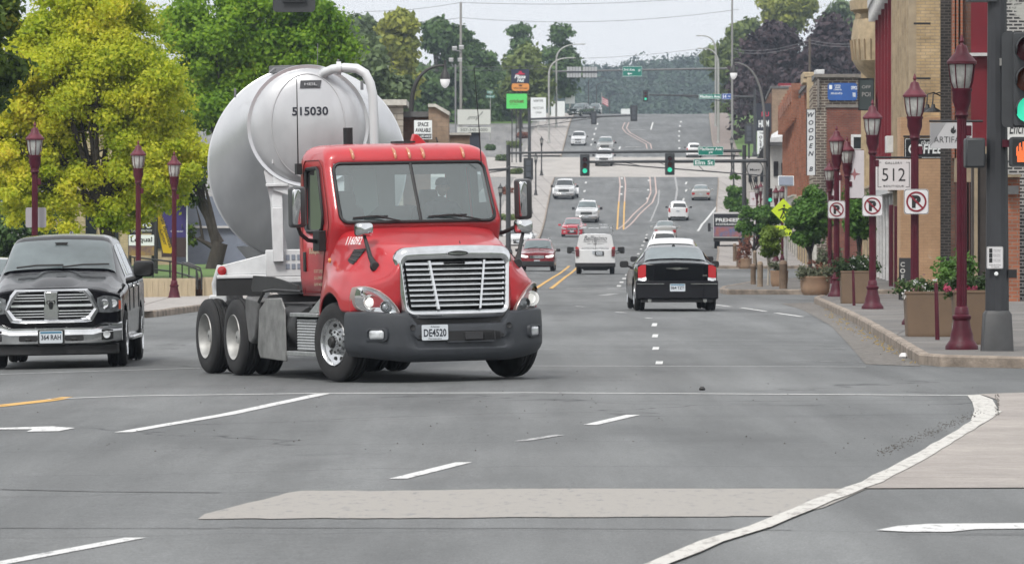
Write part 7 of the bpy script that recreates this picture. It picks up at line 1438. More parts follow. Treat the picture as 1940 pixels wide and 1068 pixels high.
def facade_building(px0, Y0, px1, Y1, py_top, wall, side, label, depth=14, floors=2, bays=5, trim=None, pier=None, cornice=None, shop=None, name='brick_building', top_z=None, win_w=.55, arch=True, shop_top=None, cat='building'):
    """street building: root at the near street corner; local +y runs away along the street, +x into the block; wall y=0 faces the camera"""
    X0, X1 = XP(px0, Y0), XP(px1, Y1); z0 = min(gz(X0, Y0), gz(X1, Y1))-.1; ln = math.hypot(X1-X0, Y1-Y0); a = math.atan2(X1-X0, Y1-Y0)
    e = empty(name, (X0, Y0, z0), label, cat, rz=-a); H = (top_z if top_z is not None else ZPX(py_top, Y0))-z0
    trim = trim or PALET; pier = pier or wall
    b = MB(); b.b2(.0, depth, 0, ln, 0, H); b.build('wall', [wall], e, smooth=0)
    if side is not wall: b = MB(); b.b2(.02, depth, -.03, -.002, 0, H); b.build('gable_wall', side, e, smooth=0)
    b = MB(); b.b2(-.10, depth, -.08, ln, H, H+.18); b.build('coping', COPE if not cornice else cornice, e)
    st = (shop_top or 4.2)
    b = MB(); b.b2(-.06, -.002, .3, ln-.3, .3, st-.7); b.build('shopfront', shop or STORE, e); b = MB(); b.b2(-.35, 0, 0, ln, st-.6, st-.1); b.b2(-.45, 0, 0, ln, st-.1, st); b.build('shop_cornice', trim, e)
    nb = bays; bw = ln/nb
    for k in range(nb+1): b = MB(); y = min(max(k*bw, .2), ln-.2); b.b2(-.22, 0, y-.18, y+.18, st+.002, H-.4); b.build('pier', pier, e); b = MB(); b.b2(-.16, 0, y-.22, y+.22, .05, st-.602); b.build('shop_pier', trim, e)
    fh = (H-st-.8)/max(1, floors-1) if floors > 1 else 3
    for f_ in range(floors-1):
        zb_ = st+.8+f_*fh; wh = min(fh*.62, 2.3)
        for k in range(nb):
            yc = (k+.5)*bw; w2 = bw*win_w/2; b = MB(); b.b2(-.03, -.004, yc-w2, yc+w2, zb_, zb_+wh); wn = b.build('window', WINDK, e)
            b = MB(); b.b2(-.09, -.0, yc-w2-.12, yc+w2+.12, zb_-.16, zb_-.002)
            b.prism([(yc-w2-.12, zb_+wh), (yc-w2-.12, zb_+wh+.2), (yc, zb_+wh+.42), (yc+w2+.12, zb_+wh+.2), (yc+w2+.12, zb_+wh)], -.10, -.0, 'x'); b.b2(-.08, 0, yc-w2-.12, yc-w2, zb_, zb_+wh); b.b2(-.08, 0, yc+w2, yc+w2+.12, zb_, zb_+wh); b.build('frame', trim, wn)
            b = MB(); b.b2(-.06, -.032, yc-.03, yc+.03, zb_, zb_+wh); b.b2(-.06, -.032, yc-w2, yc+w2, zb_+wh*.5-.03, zb_+wh*.5+.03); b.build('sash', WT, wn)
    if cornice:
        b = MB(); b.b2(-.55, 0, 0, ln, H-.35, H-.02); b.b2(-.35, 0, 0, ln, H-.75, H-.35)
        for k in range(nb*3+1): y = min(max(k*bw/3, .08), ln-.08); b.b2(-.5, 0, y-.07, y+.07, H-.9, H-.36)
        b.build('cornice', cornice, e, bevel=.02)
    return e, ln, H, z0
# cream brick building and its neighbours, near to far along the right pavement
eA, lnA, HA, zA = facade_building(1735, 175, 1700, 203, -120, TANF, CREAMB, 'cream brick building with a blind yellow brick side wall above salmon painted brick', floors=4, bays=8, trim=TANF, shop=STORE)
X0, Y0 = eA.location.x, 175
b = MB(); b.b2(XP(1706, 173.5)-X0, XP(1812, 173.5)-X0, -1.5, -.05, 0, ZPX(222, 173.5)-zA); o = b.build('painted_base', SALB, eA, smooth=0); o.rotation_euler = (0, 0, -eA.rotation_euler[2])
for py in (160, 150): pass
for px, py in ((1745, 158), (1748, 530)): pass
for py, w_ in ((45, .5), (149, .35)):
    b = MB(); y = 174.6; b.tube((XP(1731, y), y, ZPX(py, y)), (XP(1763, y), y, ZPX(py, y)), .035); tag(b.build('iron_bracket', SBLACK), 'black iron bar fixed to the yellow brick wall, '+('upper' if py < 100 else 'lower')+' one', 'bracket')
eB, lnB, HB, zB = facade_building(1700, 203.2, 1668, 232, -60, DRED, DRED, 'dark red painted building with white window hoods beyond the cream brick one', floors=3, bays=5, trim=WT, shop=STORE, cornice=WT)
eC, lnC, HC, zC = facade_building(1668, 232.2, 1640, 262, -40, TANF, TANF, 'ornate cream trimmed building with a rounded bay at the far end of the near block', floors=3, bays=5, trim=CREAMT, pier=CREAMT, cornice=CREAMT)
def zc_(py, Y): return ZPX(py, Y)-zC
b = MB()
rs = []
for py, r_ in ((196, .12), (150, .5), (132, 1.1), (118, 1.35), (75, 1.45), (40, 1.3), (36, .9), (28, .9), (22, 1.5), (4, 1.55), (0, 1.2), (-30, 1.2)):
    rs.append([(-.05-r_*.75*math.sin(PI*k/12), 5+r_*math.cos(PI*k/12)*1.6, zc_(py, 238)) for k in range(13)])
b.rings(rs); bay = b.build('bay_window', CREAMT, eC, smooth=30); b = MB()
for k in range(1, 12):
    t = PI*k/12; b.path([(-.07-1.35*.75*math.sin(t), 5+1.35*math.cos(t)*1.6, zc_(116, 238)), (-.07-1.46*.75*math.sin(t), 5+1.46*math.cos(t)*1.6, zc_(78, 238))], .035, 5)
b.build('fluting', mat('dark_cream', (.32, .24, .15), .8), bay)
# far plain blocks of the same side
eE, lnE, HE, zE = facade_building(1547, 290, 1541, 299, 147, GRB, GRB, 'grey brown brick building with a blue banner on its side wall', depth=16, floors=2, bays=3, trim=PALET)
Ye = 289.93
b = MB(); b.b2(XP(1566, Ye), XP(1660, Ye), Ye-.03, Ye+.03, zE, ZPX(203, Ye)); o = b.build('lower_brick', REDB, smooth=0); o.parent = eE; o.matrix_parent_inverse = eE.matrix_basis.inverted()
b = MB(); b.b2(XP(1564, Ye), XP(1660, Ye), Ye-.12, Ye, ZPX(204, Ye), ZPX(198, Ye)); b.b2(XP(1548, Ye), XP(1552, Ye), Ye-.2, Ye, ZPX(205, Ye), ZPX(150, Ye)); b.b2(XP(1543, Ye), XP(1660, Ye), Ye-.2, Ye, ZPX(147, Ye), ZPX(141, Ye)); o = b.build('stone_band', mat('band_grey', (.20, .18, .16), .8, noise=.2), smooth=0); o.parent = eE; o.matrix_parent_inverse = eE.matrix_basis.inverted()
e, w_, h_ = board('banner', 1596, 174, 56, 33, Ye-.15, mat('banner_blue', (.025, .10, .34), .6, noise=.12, scale=1.5), 'blue hanging banner with white lettering on the grey brown brick wall', 'banner', r_=.15, th=.02)
b = MB()
for i, (t, tw) in enumerate((('COLDWELL', .22), ('BANKER', .18), ('COMMERCIAL', .27))): b.text(t, w_*tw, h_*.085, (-w_*.16, -.006, h_*(.36-i*.12)), bold=.02)
b.text('507.625.4715', w_*.38, h_*.11, (-w_*.2, -.006, -h_*.10), bold=.02); b.text('OFFICE', w_*.2, h_*.2, (w_*.39, -.006, h_*.22), bold=.03); b.text('FOR', w_*.1, h_*.26, (w_*.40, -.006, -h_*.18), bold=.05); b.prism(rrect(w_*.1, h_*.24, .03, 2, -w_*.40, h_*.26), -.008, -.004); b.build('lettering', SLETT, e, smooth=0)
e, w_, h_ = board('framed_sign', 1641, 179, 27, 58, 231, mat('sign_glass_grey', (.07, .09, .09), .15), 'black framed hanging glass sign reading OFF POI over the pavement', 'sign', r_=.02, th=.15)
b = MB(); b.text('OFF', w_*.62, h_*.10, (w_*.0, -.01, h_*.24), bold=.01); b.text('POI', w_*.6, h_*.14, (w_*.0, -.01, 0), bold=.01); b.build('lettering', PALEM, e, smooth=0); b = MB(); b.rings([[(x, y, z) for x, z in rrect(w_*k, h_*k2, .02, 2)] for k, k2, y in ((1.12, 1.06, .05), (1.12, 1.06, -.03), (.98, .99, -.03))], False); b.build('frame', SBLACK, e)
b = MB(); b.rings([[(XP(x, Ye), Ye-y, ZPX(z, Ye)) for x, z in P] for y, P in ((.0, [(1612, 255), (1646, 255), (1646, 287), (1612, 287)]), (.12, [(1612, 255), (1646, 255), (1646, 287), (1612, 287)]), (.12, [(1617, 260), (1641, 260), (1641, 282), (1617, 282)]), (.02, [(1617, 260), (1641, 260), (1641, 282), (1617, 282)]))], False); o = b.build('window', WT, smooth=0); o.parent = eE; o.matrix_parent_inverse = eE.matrix_basis.inverted(); b = MB(); b.quad(*[(XP(x, Ye), Ye-.035, ZPX(z, Ye)) for x, z in ((1616, 283), (1642, 283), (1642, 259), (1616, 259))]); p_ = b.build('pane', WINDK); p_.parent = o
b = MB(); b.b2(XP(1546, 292), XP(1562, 292), 292, 294, ZPX(141, 292), ZPX(132, 292)); o = b.build('rooftop_unit', WT, bevel=.03); tag(o, 'white rooftop unit at the corner of the grey brown brick building', 'rooftop unit')
eF, lnF, HF, zF = facade_building(1541, 300, 1516, 335, 150, REDB, REDB, 'red brick building with a pale stepped parapet behind the vertical WOODEN sign', depth=12, floors=2, bays=5, trim=CREAMT, pier=ORB)
each('parapet_trim', CREAMT, eF, [lambda b: b.b2(-.35, .2, -.05, .6, HF-4.0, HF+.1), lambda b: b.b2(-.5, .3, -.08, 3, HF+.102, HF+.35), lambda b: b.b2(-.4, .2, 8, 14, HF-.0, HF+.6)], bevel=.03)
eG, lnG, HG, zG = facade_building(1516, 335.3, 1488, 398, 186, ORB, ORB, 'orange brick building with tall pilasters beside the dark signal mast', depth=12, floors=2, bays=7, trim=PALET, pier=ORB)
b = MB(); b.b2(-.5, .1, 0, lnG, HG-.1, HG+.5)
for k in range(8): b.b2(-.55, 0, k*lnG/7.2, k*lnG/7.2+.6, HG-1.2, HG+.9)
b.build('parapet', ORB, eG)
eH, lnH, HH, zH = facade_building(1462, 432, 1452, 470, 168, BRB, TANB, 'brick block with a flat grey coping behind the dark vertical sign', depth=18, floors=2, bays=4, trim=WT)
b = MB(); b.b2(XP(1458, 429), XP(1500, 429), 429, 431.8, zH, ZPX(270, 429)); o = b.build('pale_building', mat('pale_stucco', (.50, .49, .47), .8, noise=.08), smooth=0); tag(o, 'low pale stucco shop with a sloping white canopy left of the orange brick building', 'building'); b = MB()
b.rings([[(XP(x, 428.5), y, ZPX(z, 428.5)) for x, z in P] for y, P in ((426.5, [(1458, 270), (1490, 270), (1490, 258), (1460, 262)]), (429, [(1458, 270), (1490, 270), (1490, 238), (1462, 255)]))]); c_ = b.build('canopy', WT, o, smooth=0); b = MB(); b.b2(XP(1457, 426), XP(1491, 426), 426, 429, ZPX(276, 426), ZPX(270, 426)); b.build('canopy_edge', COPE, o)
for k, (px, py, wp, hp) in enumerate(((1470, 320, 9, 28), (1483, 320, 5, 22))): b = MB(); b.b2(XP(px-wp/2, 428.9), XP(px+wp/2, 428.9), 428.9, 429, ZPX(py+hp/2, 429), ZPX(py-hp/2, 429)); b.build('window', WINDK, o)
b = MB(); b.b2(XP(1412, 520), XP(1462, 520), 520, 530, gz(22, 520), ZPX(300, 520)); o = b.build('pale_building', mat('pale_stucco2', (.42, .40, .37), .8, noise=.1), smooth=0); tag(o, 'pale low building behind the street trees and the round sign', 'building')
for k in range(4): b = MB(); b.b2(XP(1418+k*11, 519.9), XP(1424+k*11, 519.9), 519.88, 520.01, ZPX(345, 520), ZPX(318, 520)); b.build('window', WINDK, o)
b = MB(); b.b2(XP(1475, 560), XP(1545, 560), 560, 570, gz(26, 560), ZPX(160, 560)); o = b.build('flat_roofed_building', BRB, smooth=0); tag(o, 'dark flat roofed building with a red and white edge seen over the brick block', 'building'); b = MB(); b.b2(XP(1474, 560), XP(1546, 560), 559.9, 560.01, ZPX(163, 560), ZPX(158, 560)); b.build('red_edge', SRED, o); b = MB(); b.b2(XP(1479, 558), XP(1510, 558), 557.8, 559.8, ZPX(168, 558), ZPX(163, 558)); b.build('white_edge', WT, o)
# corner buildings at the right edge
def slab(px0, px1, Y, dep, py0, py1, m, name, label, cat='building'):
    b = MB(); z0 = ZPX(py1, Y) if py1 is not None else gz(XP(px0, Y), Y); b.rings([[(XP(px0+.5*(px0 > CX), Y), Y, z), (XP(px1, Y), Y, z), (XP(px1, Y+dep)-.02*(px1 < CX), Y+dep, z), (XP(px0, Y+dep)+.02*(px0 > CX), Y+dep, z)] for z in (z0, ZPX(py0, Y))]); o = b.build(name, m, smooth=0); tag(o, label, cat); return o
slab(1781, 1990, 160, 12, -80, None, DKB, 'brick_building', 'blackened brick building squeezed between cream brick and reddish pilasters')
o = slab(1801, 1990, 152, 7.5, -80, None, BRB, 'brick_building', 'brown brick building with slim reddish pilasters behind the nearest lantern')
for px in (1804, 1811, 1819): b = MB(); b.b2(XP(px, 151.9), XP(px+4, 151.9), 151.75, 151.99, ZPX(300, 152), ZPX(-80, 152)); b.build('pilaster', ORB, o)
b = MB(); b.b2(XP(1808, 151.9), XP(1850, 151.9), 151.7, 151.98, ZPX(345, 152), ZPX(300, 152)); b.build('lintel', TANF, o)
for k in range(7): b = MB(); b.b2(XP(1810+k*6, 151.9), XP(1812.5+k*6, 151.9), 151.6, 151.98, ZPX(530, 152), ZPX(345, 152)); b.build('window_bar', mat('brown_frames', (.10, .045, .035), .6), o)
b = MB(); b.b2(XP(1810, 151.9), XP(1850, 151.9), 151.8, 151.95, ZPX(520, 152), ZPX(345, 152)); b.build('shop_window', WINDK, o)
o = slab(1839, 1990, 143, 7, -60, None, DRED, 'red_building', 'narrow dark red clad building front behind the grey signal pole'); b = MB(); b.b2(XP(1837, 142.9), XP(1903, 142.9), 142.75, 142.98, ZPX(107, 143), ZPX(101, 143)); b.build('white_band', WT, o)
b = MB(); b.b2(XP(1840, 142.9), XP(1900, 142.9), 142.8, 142.99, ZPX(560, 143), ZPX(292, 143)); b.build('shopfront', STORE, o); b = MB(); b.b2(XP(1846, 142.7), XP(1852, 142.7), 142.65, 142.98, ZPX(560, 143), ZPX(292, 143)); b.b2(XP(1840, 142.7), XP(1900, 142.7), 142.6, 142.98, ZPX(292, 143), ZPX(278, 143)); b.build('shop_frame', TANF, o)
o = slab(1903, 1990, 138, 4.8, -60, None, BLB, 'brick_building', 'flaking black painted brick wall behind the large traffic light')
o = slab(1898, 1932, 134, 3.5, 336, None, ORB, 'brick_pier', 'low orange brick pier with pale quoins right of the grey signal pole', 'pier'); b = MB()
for k in range(1): pass
b.b2(XP(1896, 133.8), XP(1934, 133.8), 133.7, 137.6, ZPX(336, 134), ZPX(331, 134)); b.build('pale_stone', CREAMT, o)
b = MB(); b.b2(XP(1908, 133.7), XP(1930, 133.7), 133.7, 133.9, ZPX(368, 134), ZPX(352, 134)); b.build('vent_grille', COPE, o)
e, w_, h_ = board('shop_sign', 1935, 245, 78, 46, 133, mat('white_sign_face', (.62, .62, .60), .5, noise=.08, scale=3), 'white shop sign with black lettering cut off at the right edge', r_=.02, edge=.2); b = MB(); b.text('Enchantment', w_*1.1, h_*.5, (w_*.26, -.006, h_*.05), shear=.25, bold=.01); b.build('lettering', SBLACK, e, smooth=0)
b = MB(); b.b2(XP(1895, 133.2), XP(1990, 133.2), 133, 133.4, ZPX(277, 133), ZPX(270, 133)); tag(b.build('sign_rail', MAROON), 'maroon rail under the white shop sign at the right edge', 'rail')
# hanging shop signs
def hang_sign(name, px, py, wpx, hpx, Y, m, label, rail=True):
    e, w_, h_ = board(name, px, py, wpx, hpx, Y, m, label, 'sign', r_=.01, th=.05)
    if rail: b = MB(); b.tube((-w_*.52, .02, h_*.56), (w_*.75, .02, h_*.56), .03); b.tube((-w_*.4, .02, h_*.5), (-w_*.4, .02, h_*.58), .012); b.tube((w_*.4, .02, h_*.5), (w_*.4, .02, h_*.58), .012); b.build('bracket', SBLACK, e)
    return e, w_, h_
e, w_, h_ = hang_sign('gallery_sign', 1693, 331, 71, 58, 150, mat('sign_face_white', (.72, .72, .72), .5), 'white hanging sign reading GALLERY 512 BOUTIQUE'); b = MB(); b.text('512', w_*.62, h_*.42, (0, -.006, 0), bold=-.005); b.text('GALLERY', w_*.46, h_*.07, (0, -.006, h_*.38), bold=.01, spacing=1.2); b.text('BOUTIQUE', w_*.54, h_*.075, (0, -.006, -h_*.38), bold=.01, spacing=1.2)
for m in (1, -1): b.b2(m*w_*.41, m*w_*.425, -.007, -.004, -h_*.40, h_*.40); [b.b2(m*w_*.33, m*w_*.425, -.007, -.004, z*h_-.006, z*h_+.006) for z in (-.40, .40)]
b.build('lettering', SBLACK, e, smooth=0)
e, w_, h_ = hang_sign('shop_sign', 1802, 257, 80, 49, 138, mat('sign_face_grey', (.46, .46, .47), .5), 'grey hanging sign reading ARTIFACT with a small flame'); b = MB(); b.text('ARTIFACT', w_*.86, h_*.24, (.02, -.006, -h_*.16), bold=-.004); b.add([(x*.16+w_*.05, -.006, z*.2+h_*.22) for x, z in [(0, -.5), (.4, -.3), (.42, .1), (.2, -.05), (.12, .6), (-.1, .15), (-.2, .3), (-.42, -.1), (-.35, -.35)]], [tuple(range(9))])
for k in range(9): a = -.5+k*.045; b.quad((w_*a, -.006, h_*.5-k*.0), (w_*(a+.012), -.006, h_*.5), (w_*-.495, -.006, h_*(.5-(k+.3)*.11)), (w_*-.495, -.006, h_*(.5-k*.11)))
b.build('lettering', SBLACK, e, smooth=0)
e, w_, h_ = hang_sign('coffee_sign', 1753, 281, 80, 40, 165, SBLACK, 'black hanging sign with white COFFEE lettering behind the grey sign'); b = MB(); b.text('the', w_*.2, h_*.2, (.0, -.028, h_*.28), shear=.2); b.text('COFFEE', w_*.8, h_*.46, (0, -.028, -h_*.03), bold=.03, shear=.1); o_ = rrect(w_*.95, h_*.9, .03, 3); i_ = rrect(w_*.93, h_*.86, .03, 3); b.rings([[(x, -.028, z) for x, z in o_], [(x, -.028, z) for x, z in i_]], False); b.build('lettering', SLETT, e, smooth=0)
e, w_, h_ = hang_sign('vertical_sign', 1536.5, 270, 15, 124, 288, mat('sign_face_pale', (.66, .67, .68), .5), 'narrow white vertical sign spelling WOODEN downward', False); b = MB()
for i, c_ in enumerate('WOODEN B'):
    if c_ != ' ': b.text(c_, None, h_*.072, (0, -.006, h_*(.42-i*.118)), shear=.25, bold=.03)
b.build('lettering', INK, e, smooth=0); b = MB(); b.b2(-w_*.6, -w_*.5, -.01, .06, -h_*.5, h_*.5); b.b2(w_*.5, w_*.6, -.01, .06, -h_*.5, h_*.5); b.b2(-w_*.6, w_*.6, -.01, .06, h_*.5, h_*.51); b.build('frame', SBLACK, e)
e, w_, h_ = hang_sign('vertical_sign', 1447, 223, 28, 54, 424, mat('navy_sign', (.03, .035, .05), .5), 'dark vertical sign with red and white letters on the distant block', False); b = MB(); b.text('RU', w_*.5, h_*.16, (w_*.1, -.006, h_*.12), bold=.02); b.build('red_lettering', mat('neon_red', (.6, .05, .1), .5), e, smooth=0); b = MB(); b.text('HUM', w_*.7, h_*.26, (0, -.006, -h_*.22), bold=.04); b.build('lettering', SLETT, e, smooth=0)
e, w_, h_ = hang_sign('vertical_sign', 1443, 270, 17, 44, 423.6, SLETT, 'white vertical sign with black letters hanging under the dark one', False); b = MB(); [b.text(c_, None, h_*.13, (-w_*.1, -.006, h_*(.22-i*.16)), bold=.04) for i, c_ in enumerate('OLEAN')]; b.text('THE', w_*.5, h_*.08, (0, -.006, h_*.4), bold=.02); b.build('lettering', SBLACK, e, smooth=0)
b = MB(); b.rings([[(XP(x, 422), y, ZPX(z, 422)) for x, z in P] for y, P in ((421, [(1434, 300), (1458, 300), (1458, 270), (1440, 285)]), (423, [(1434, 300), (1458, 300), (1458, 262), (1450, 270)]))]); tag(b.build('awning', SBLACK, smooth=0), 'black awning beneath the white vertical sign', 'awning')
X = XP(1430, 352); e = empty('round_sign', (X, 352, ZPX(320, 352)), 'round grey sign with lettering and dark stripes behind the dark mast', 'sign'); b = MB(); b.lathe([(.02, .05), (.52, .05), (.52, -.02), (.02, -.021)], axis='y', n=32); b.build('disc', mat('sign_disc_grey', (.42, .42, .42), .5), e, smooth=20); b = MB(); b.rings([[(r_*math.cos(2*PI*k/32), -.03, r_*math.sin(2*PI*k/32)) for k in range(32)] for r_ in (.53, .48)], False); b.text('Morg', .62, .2, (0, -.03, -.08), bold=.02)
for k in range(4): b.quad((-.4+k*.13, -.03, -.55), (-.34+k*.13, -.03, -.55), (-.14+k*.13, -.03, -1.35), (-.2+k*.13, -.03, -1.35))
b.build('lettering', SBLACK, e, smooth=0)
# sandwich board
X, Y = XP(1718, 137), 137; e = empty('sandwich_board', (X, Y, gz(X, Y)+.15), 'black chalk sandwich board reading COFFEE OPEN on the pavement', 'sandwich board'); h_ = 80*Y/F; w_ = 28*Y/F; b = MB(); b.box((0, 0, h_/2), (w_, .03, h_), rx=R(-8)); b.box((0, .22, h_/2), (w_, .03, h_), rx=R(8)); b.build('boards', SBLACK, e, bevel=.005)
b = MB(); Mx = Matrix.Rotation(R(-8), 4, 'X')
for i, c_ in enumerate('COFFEE'): b.text(c_, None, h_*.115, (-w_*.28, -.02-(h_*(.84-i*.14)-h_/2)*-.14, h_*(.84-i*.15)), bold=.03, M=Mx)
b.text('OPEN', w_*.6, h_*.1, (w_*.12, -.02+.02*3.5*.6, h_*.60), bold=.02, M=Mx); b.build('lettering', PALEM, e, smooth=0)
# wall lamps and boxes
for i, (px, Y) in enumerate(((1757, 171), (1768, 169))):
    e = empty('gooseneck_lamp', (XP(px, Y), Y, ZPX(205, Y)), ('left' if i == 0 else 'right')+' gooseneck wall lamp over the coffee sign', 'wall lamp'); b = MB(); b.path([(.8, .5, .2), (.5, .3, .35), (.2, .1, .48), (0, 0, .42), (-.02, 0, .1)], .022, 6); b.build('neck', SBLACK, e, smooth=60); b = MB(); b.lathe([(.05, .12), (.07, .02), (.20, -.06), (.26, -.12)], n=18, caps=False); b.build('shade', SBLACK, e, smooth=50)
b = MB(); b.b2(XP(1678, 200), XP(1694, 200), 199.6, 200.4, ZPX(290, 200), ZPX(258, 200)); tag(b.build('wall_box', WT, bevel=.02), 'pale box fixed to the red building above its shopfront', 'wall box')
# maroon shopfront columns under the near block
for i, (px, Y, y0, w_) in enumerate(((1688, 186, 388, .10), (1698, 181, 390, .10), (1737, 102, 395, .1))):
    if i < 2: b = MB(); X = XP(px, Y); b.b2(X-w_*.7, X+w_*.7, Y-.1, Y+.1, gz(X, Y)+.1, ZPX(y0, Y)); tag(b.build('shopfront_column', MAROON, bevel=.02), 'dark red shopfront column, '+('farther' if i == 0 else 'nearer')+' of two under the cream brick building', 'column')

# ---------------- left side: wall, railing, signs, buildings
LW = mat('cream_wall', (.46, .38, .26), .85, noise=.15, scale=1.5, stretch=(4, 4, .6)); RAIL = mat('dark_rail', (.03, .03, .032), .5)
def wall_run(px0, px1, Y, py_top, m, name, label, th=.3, cat='wall'):
    b = MB(); X0_, X1_ = XP(px0, Y), XP(px1, Y); b.b2(X0_, X1_, Y, Y+th, gz(X0_, Y)-.1, ZPX(py_top, Y)); n_ = int((X1_-X0_)/.18)
    for k in range(n_): b.b2(X0_+k*.18, X0_+k*.18+.05, Y-.02, Y, gz(X0_, Y)+.05, ZPX(py_top, Y)-.08)
    o = b.build(name, m, smooth=0); return tag(o, label, cat)
wall_run(120, 370, 171, 527, LW, 'low_wall', 'low cream board marked wall behind the lantern posts, left stretch'); wall_run(384, 440, 171, 525, LW, 'low_wall', 'low cream wall stretch right of the steps beside the truck tyres')
b = MB(); V = [(XP(60, 171), 171.3, ZPX(527, 171)-.05), (XP(440, 171), 171.3, ZPX(527, 171)-.05), (XP(440, 215), 215, ZPX(500, 215)), (XP(0, 215), 215, ZPX(505, 215))]; b.quad(*V); tag(b.build('lawn', GRASS, smooth=0), kind='structure')
b = MB(); b.b2(XP(370, 171), XP(384, 171), 171.5, 173, gz(-10, 171), ZPX(527, 171)); tag(b.build('garden_steps', BRB), 'dark brick steps between the two cream wall stretches', 'steps')
b = MB()
for dz in (0, .32): b.path([W(250, 487+dz*58, 178), W(330, 496+dz*58, 176), W(355, 503+dz*58, 172.5), W(378, 512+dz*58, 171.2)], .03, 6)
for px, py, Y in ((255, 488, 178), (290, 491, 177), (322, 495, 176), (345, 500, 173.5), (358, 504, 172.4), (372, 510, 171.3)): b.tube(W(px, py, Y), W(px, 527, Y), .025, n=6)
tag(b.build('railing', RAIL, smooth=40), 'dark metal handrail with posts above the low cream wall', 'railing')
b = MB()
for dx in (6, 14): b.path([W(340+dx, 497, 171.0), W(365+dx, 507, 170.8), W(368+dx, 520, 170.8), W(368+dx, 548, 170.8)], .028, 6)
tag(b.build('stair_railing', RAIL, smooth=40), 'dark curved stair handrail in the gap of the cream wall', 'railing')
e, w_, h_ = board('direction_sign', 268, 430, 48, 24, 190, SBLACK, 'black sign panel reading KATO TECHNOLOGY behind the lantern post', r_=.01); b = MB(); b.text('KATO', w_*.8, h_*.42, (0, -.006, h_*.12), bold=.03); b.text('TECHNOLOGY', w_*.85, h_*.16, (0, -.006, -h_*.28), bold=.01); b.build('lettering', SLETT, e, smooth=0)
e, w_, h_ = board('direction_sign', 268, 455, 48, 20, 190, SLETT, 'white sign panel reading Loqual under the black one', r_=.01); b = MB(); b.text('Loqual', w_*.85, h_*.6, (0, -.006, 0), bold=.02); b.build('lettering', SBLACK, e, smooth=0)
e, w_, h_ = board('direction_sign', 268, 475, 48, 18, 190, mat('mustard_panel', (.42, .28, .05), .6, noise=.3, scale=2, col2=(.06, .03, .12)), 'small mustard and purple sign panel under the white one', r_=.01)
b = MB(); [b.tube((XP(p, 190.2), 190.2, gz(-10, 190)), (XP(p, 190.2), 190.2, ZPX(418, 190)), .06) for p in (246, 290)]; tag(b.build('sign_stand', RAIL), 'two dark posts carrying the stacked sign panels', 'sign post')
e, w_, h_ = board('mural_panel', 330, 438, 48, 98, 200, mat('purple_panel', (.045, .03, .15), .6, noise=.1), 'tall purple panel behind the yellow banner', 'panel', r_=.01, th=.08); b = MB(); b.b2(-w_/2, w_/2, -.01, 0, -h_*.5, -h_*.12); b.build('dark_lower_half', mat('dark_brown_panel', (.05, .03, .03), .7), e); b = MB(); b.text('Center', w_*.5, .06, (.1, -.012, 0)); b.build('lettering', SLETT, e, smooth=0); b = MB(); b.b2(w_*.48, w_*.53, -.05, .05, -h_*.6, h_*.5); b.build('white_edge', SLETT, e)
X, Y = XP(312, 186), 186; e = empty('yellow_banner', (X, Y, ZPX(437, Y)), 'yellow slanted banner reading Small Business Center', 'banner'); k = Y/F; P = [(-21*k, 40*k), (-8*k, 43*k), (15*k, -38*k), (12*k, -43*k), (-3*k, -42*k)]; b = MB(); b.prism(P, 0, .03); b.build('panel', mat('banner_yellow', (.62, .42, .015), .6), e); b = MB(); Mz = Matrix.Rotation(R(73), 4, 'Y'); b.text('Small Business', 72*k, 9*k, (2.5*k, -.01, 3*k), bold=.01, M=Mz); b.text('Center', 30*k, 7*k, (-2*k, -.01, -12*k), M=Mz); b.build('lettering', INK, e, smooth=0)
b = MB(); b.tube((XP(296, 185.8), 185.8, gz(-10, 185)), (XP(296, 185.8), 185.8, ZPX(402, 185.8)), .06); tag(b.build('banner_post', RAIL), 'dark post at the left edge of the yellow banner', 'post')
o = slab(100, 330, 216, 12, 250, None, brick_mat('buff_brick', (.52, .42, .25), (.56, .46, .28), (.45, .38, .25), .3, .1, .01), 'buff_building', 'buff brick building seen through the yellow green tree')
for k in range(5): b = MB(); b.b2(XP(120+k*42, 215.9), XP(140+k*42, 215.9), 215.9, 216.02, ZPX(470, 216), ZPX(400, 216)); b.build('window', WINDK, o)
o = slab(330, 480, 226, 10, 372, None, mat('blue_grey_siding', (.20, .23, .29), .7, noise=.08), 'blue_grey_building', 'blue grey sided building just left of the tank trailer'); b = MB(); b.b2(XP(345, 225.9), XP(480, 225.9), 225.8, 226.02, ZPX(432, 226), ZPX(428, 226)); b.build('white_trim_board', WT, o)
o = slab(718, 764, 250, 6, 190, None, STONEB, 'stone_pillar', 'pale stacked stone pillar building right of the tank', 'building'); b = MB(); b.b2(XP(715, 249.8), XP(770, 249.8), 249.7, 256.2, ZPX(200, 250), ZPX(189, 250)); b.build('stone_cap', PALET, o)
o = slab(760, 816, 251, 6, 213, None, BRB, 'block_building', 'brown block building with a sign under its grey roof edge'); b = MB(); b.b2(XP(758, 250.8), XP(818, 250.8), 250.6, 257, ZPX(222, 251), ZPX(212, 251)); b.build('roof_edge', COPE, o)
b = MB(); b.rings([[(XP(x, 248.6), y, ZPX(z, 248.6)) for x, z in ((812, 300), (850, 300), (850, 214), (824, 198), (812, 198))] for y in (248.6, 252)]); o = b.build('block_wall', TANB, smooth=0); tag(o, 'tan block wall with a sloping pale top right of the sign', 'wall'); b = MB(); b.rings([[(XP(x, 248.5), y, ZPX(z, 248.5)) for x, z in ((811, 203), (811, 197), (825, 197), (852, 212), (851, 219), (824, 203))] for y in (248.4, 252.1)]); b.build('coping', PALET, o)
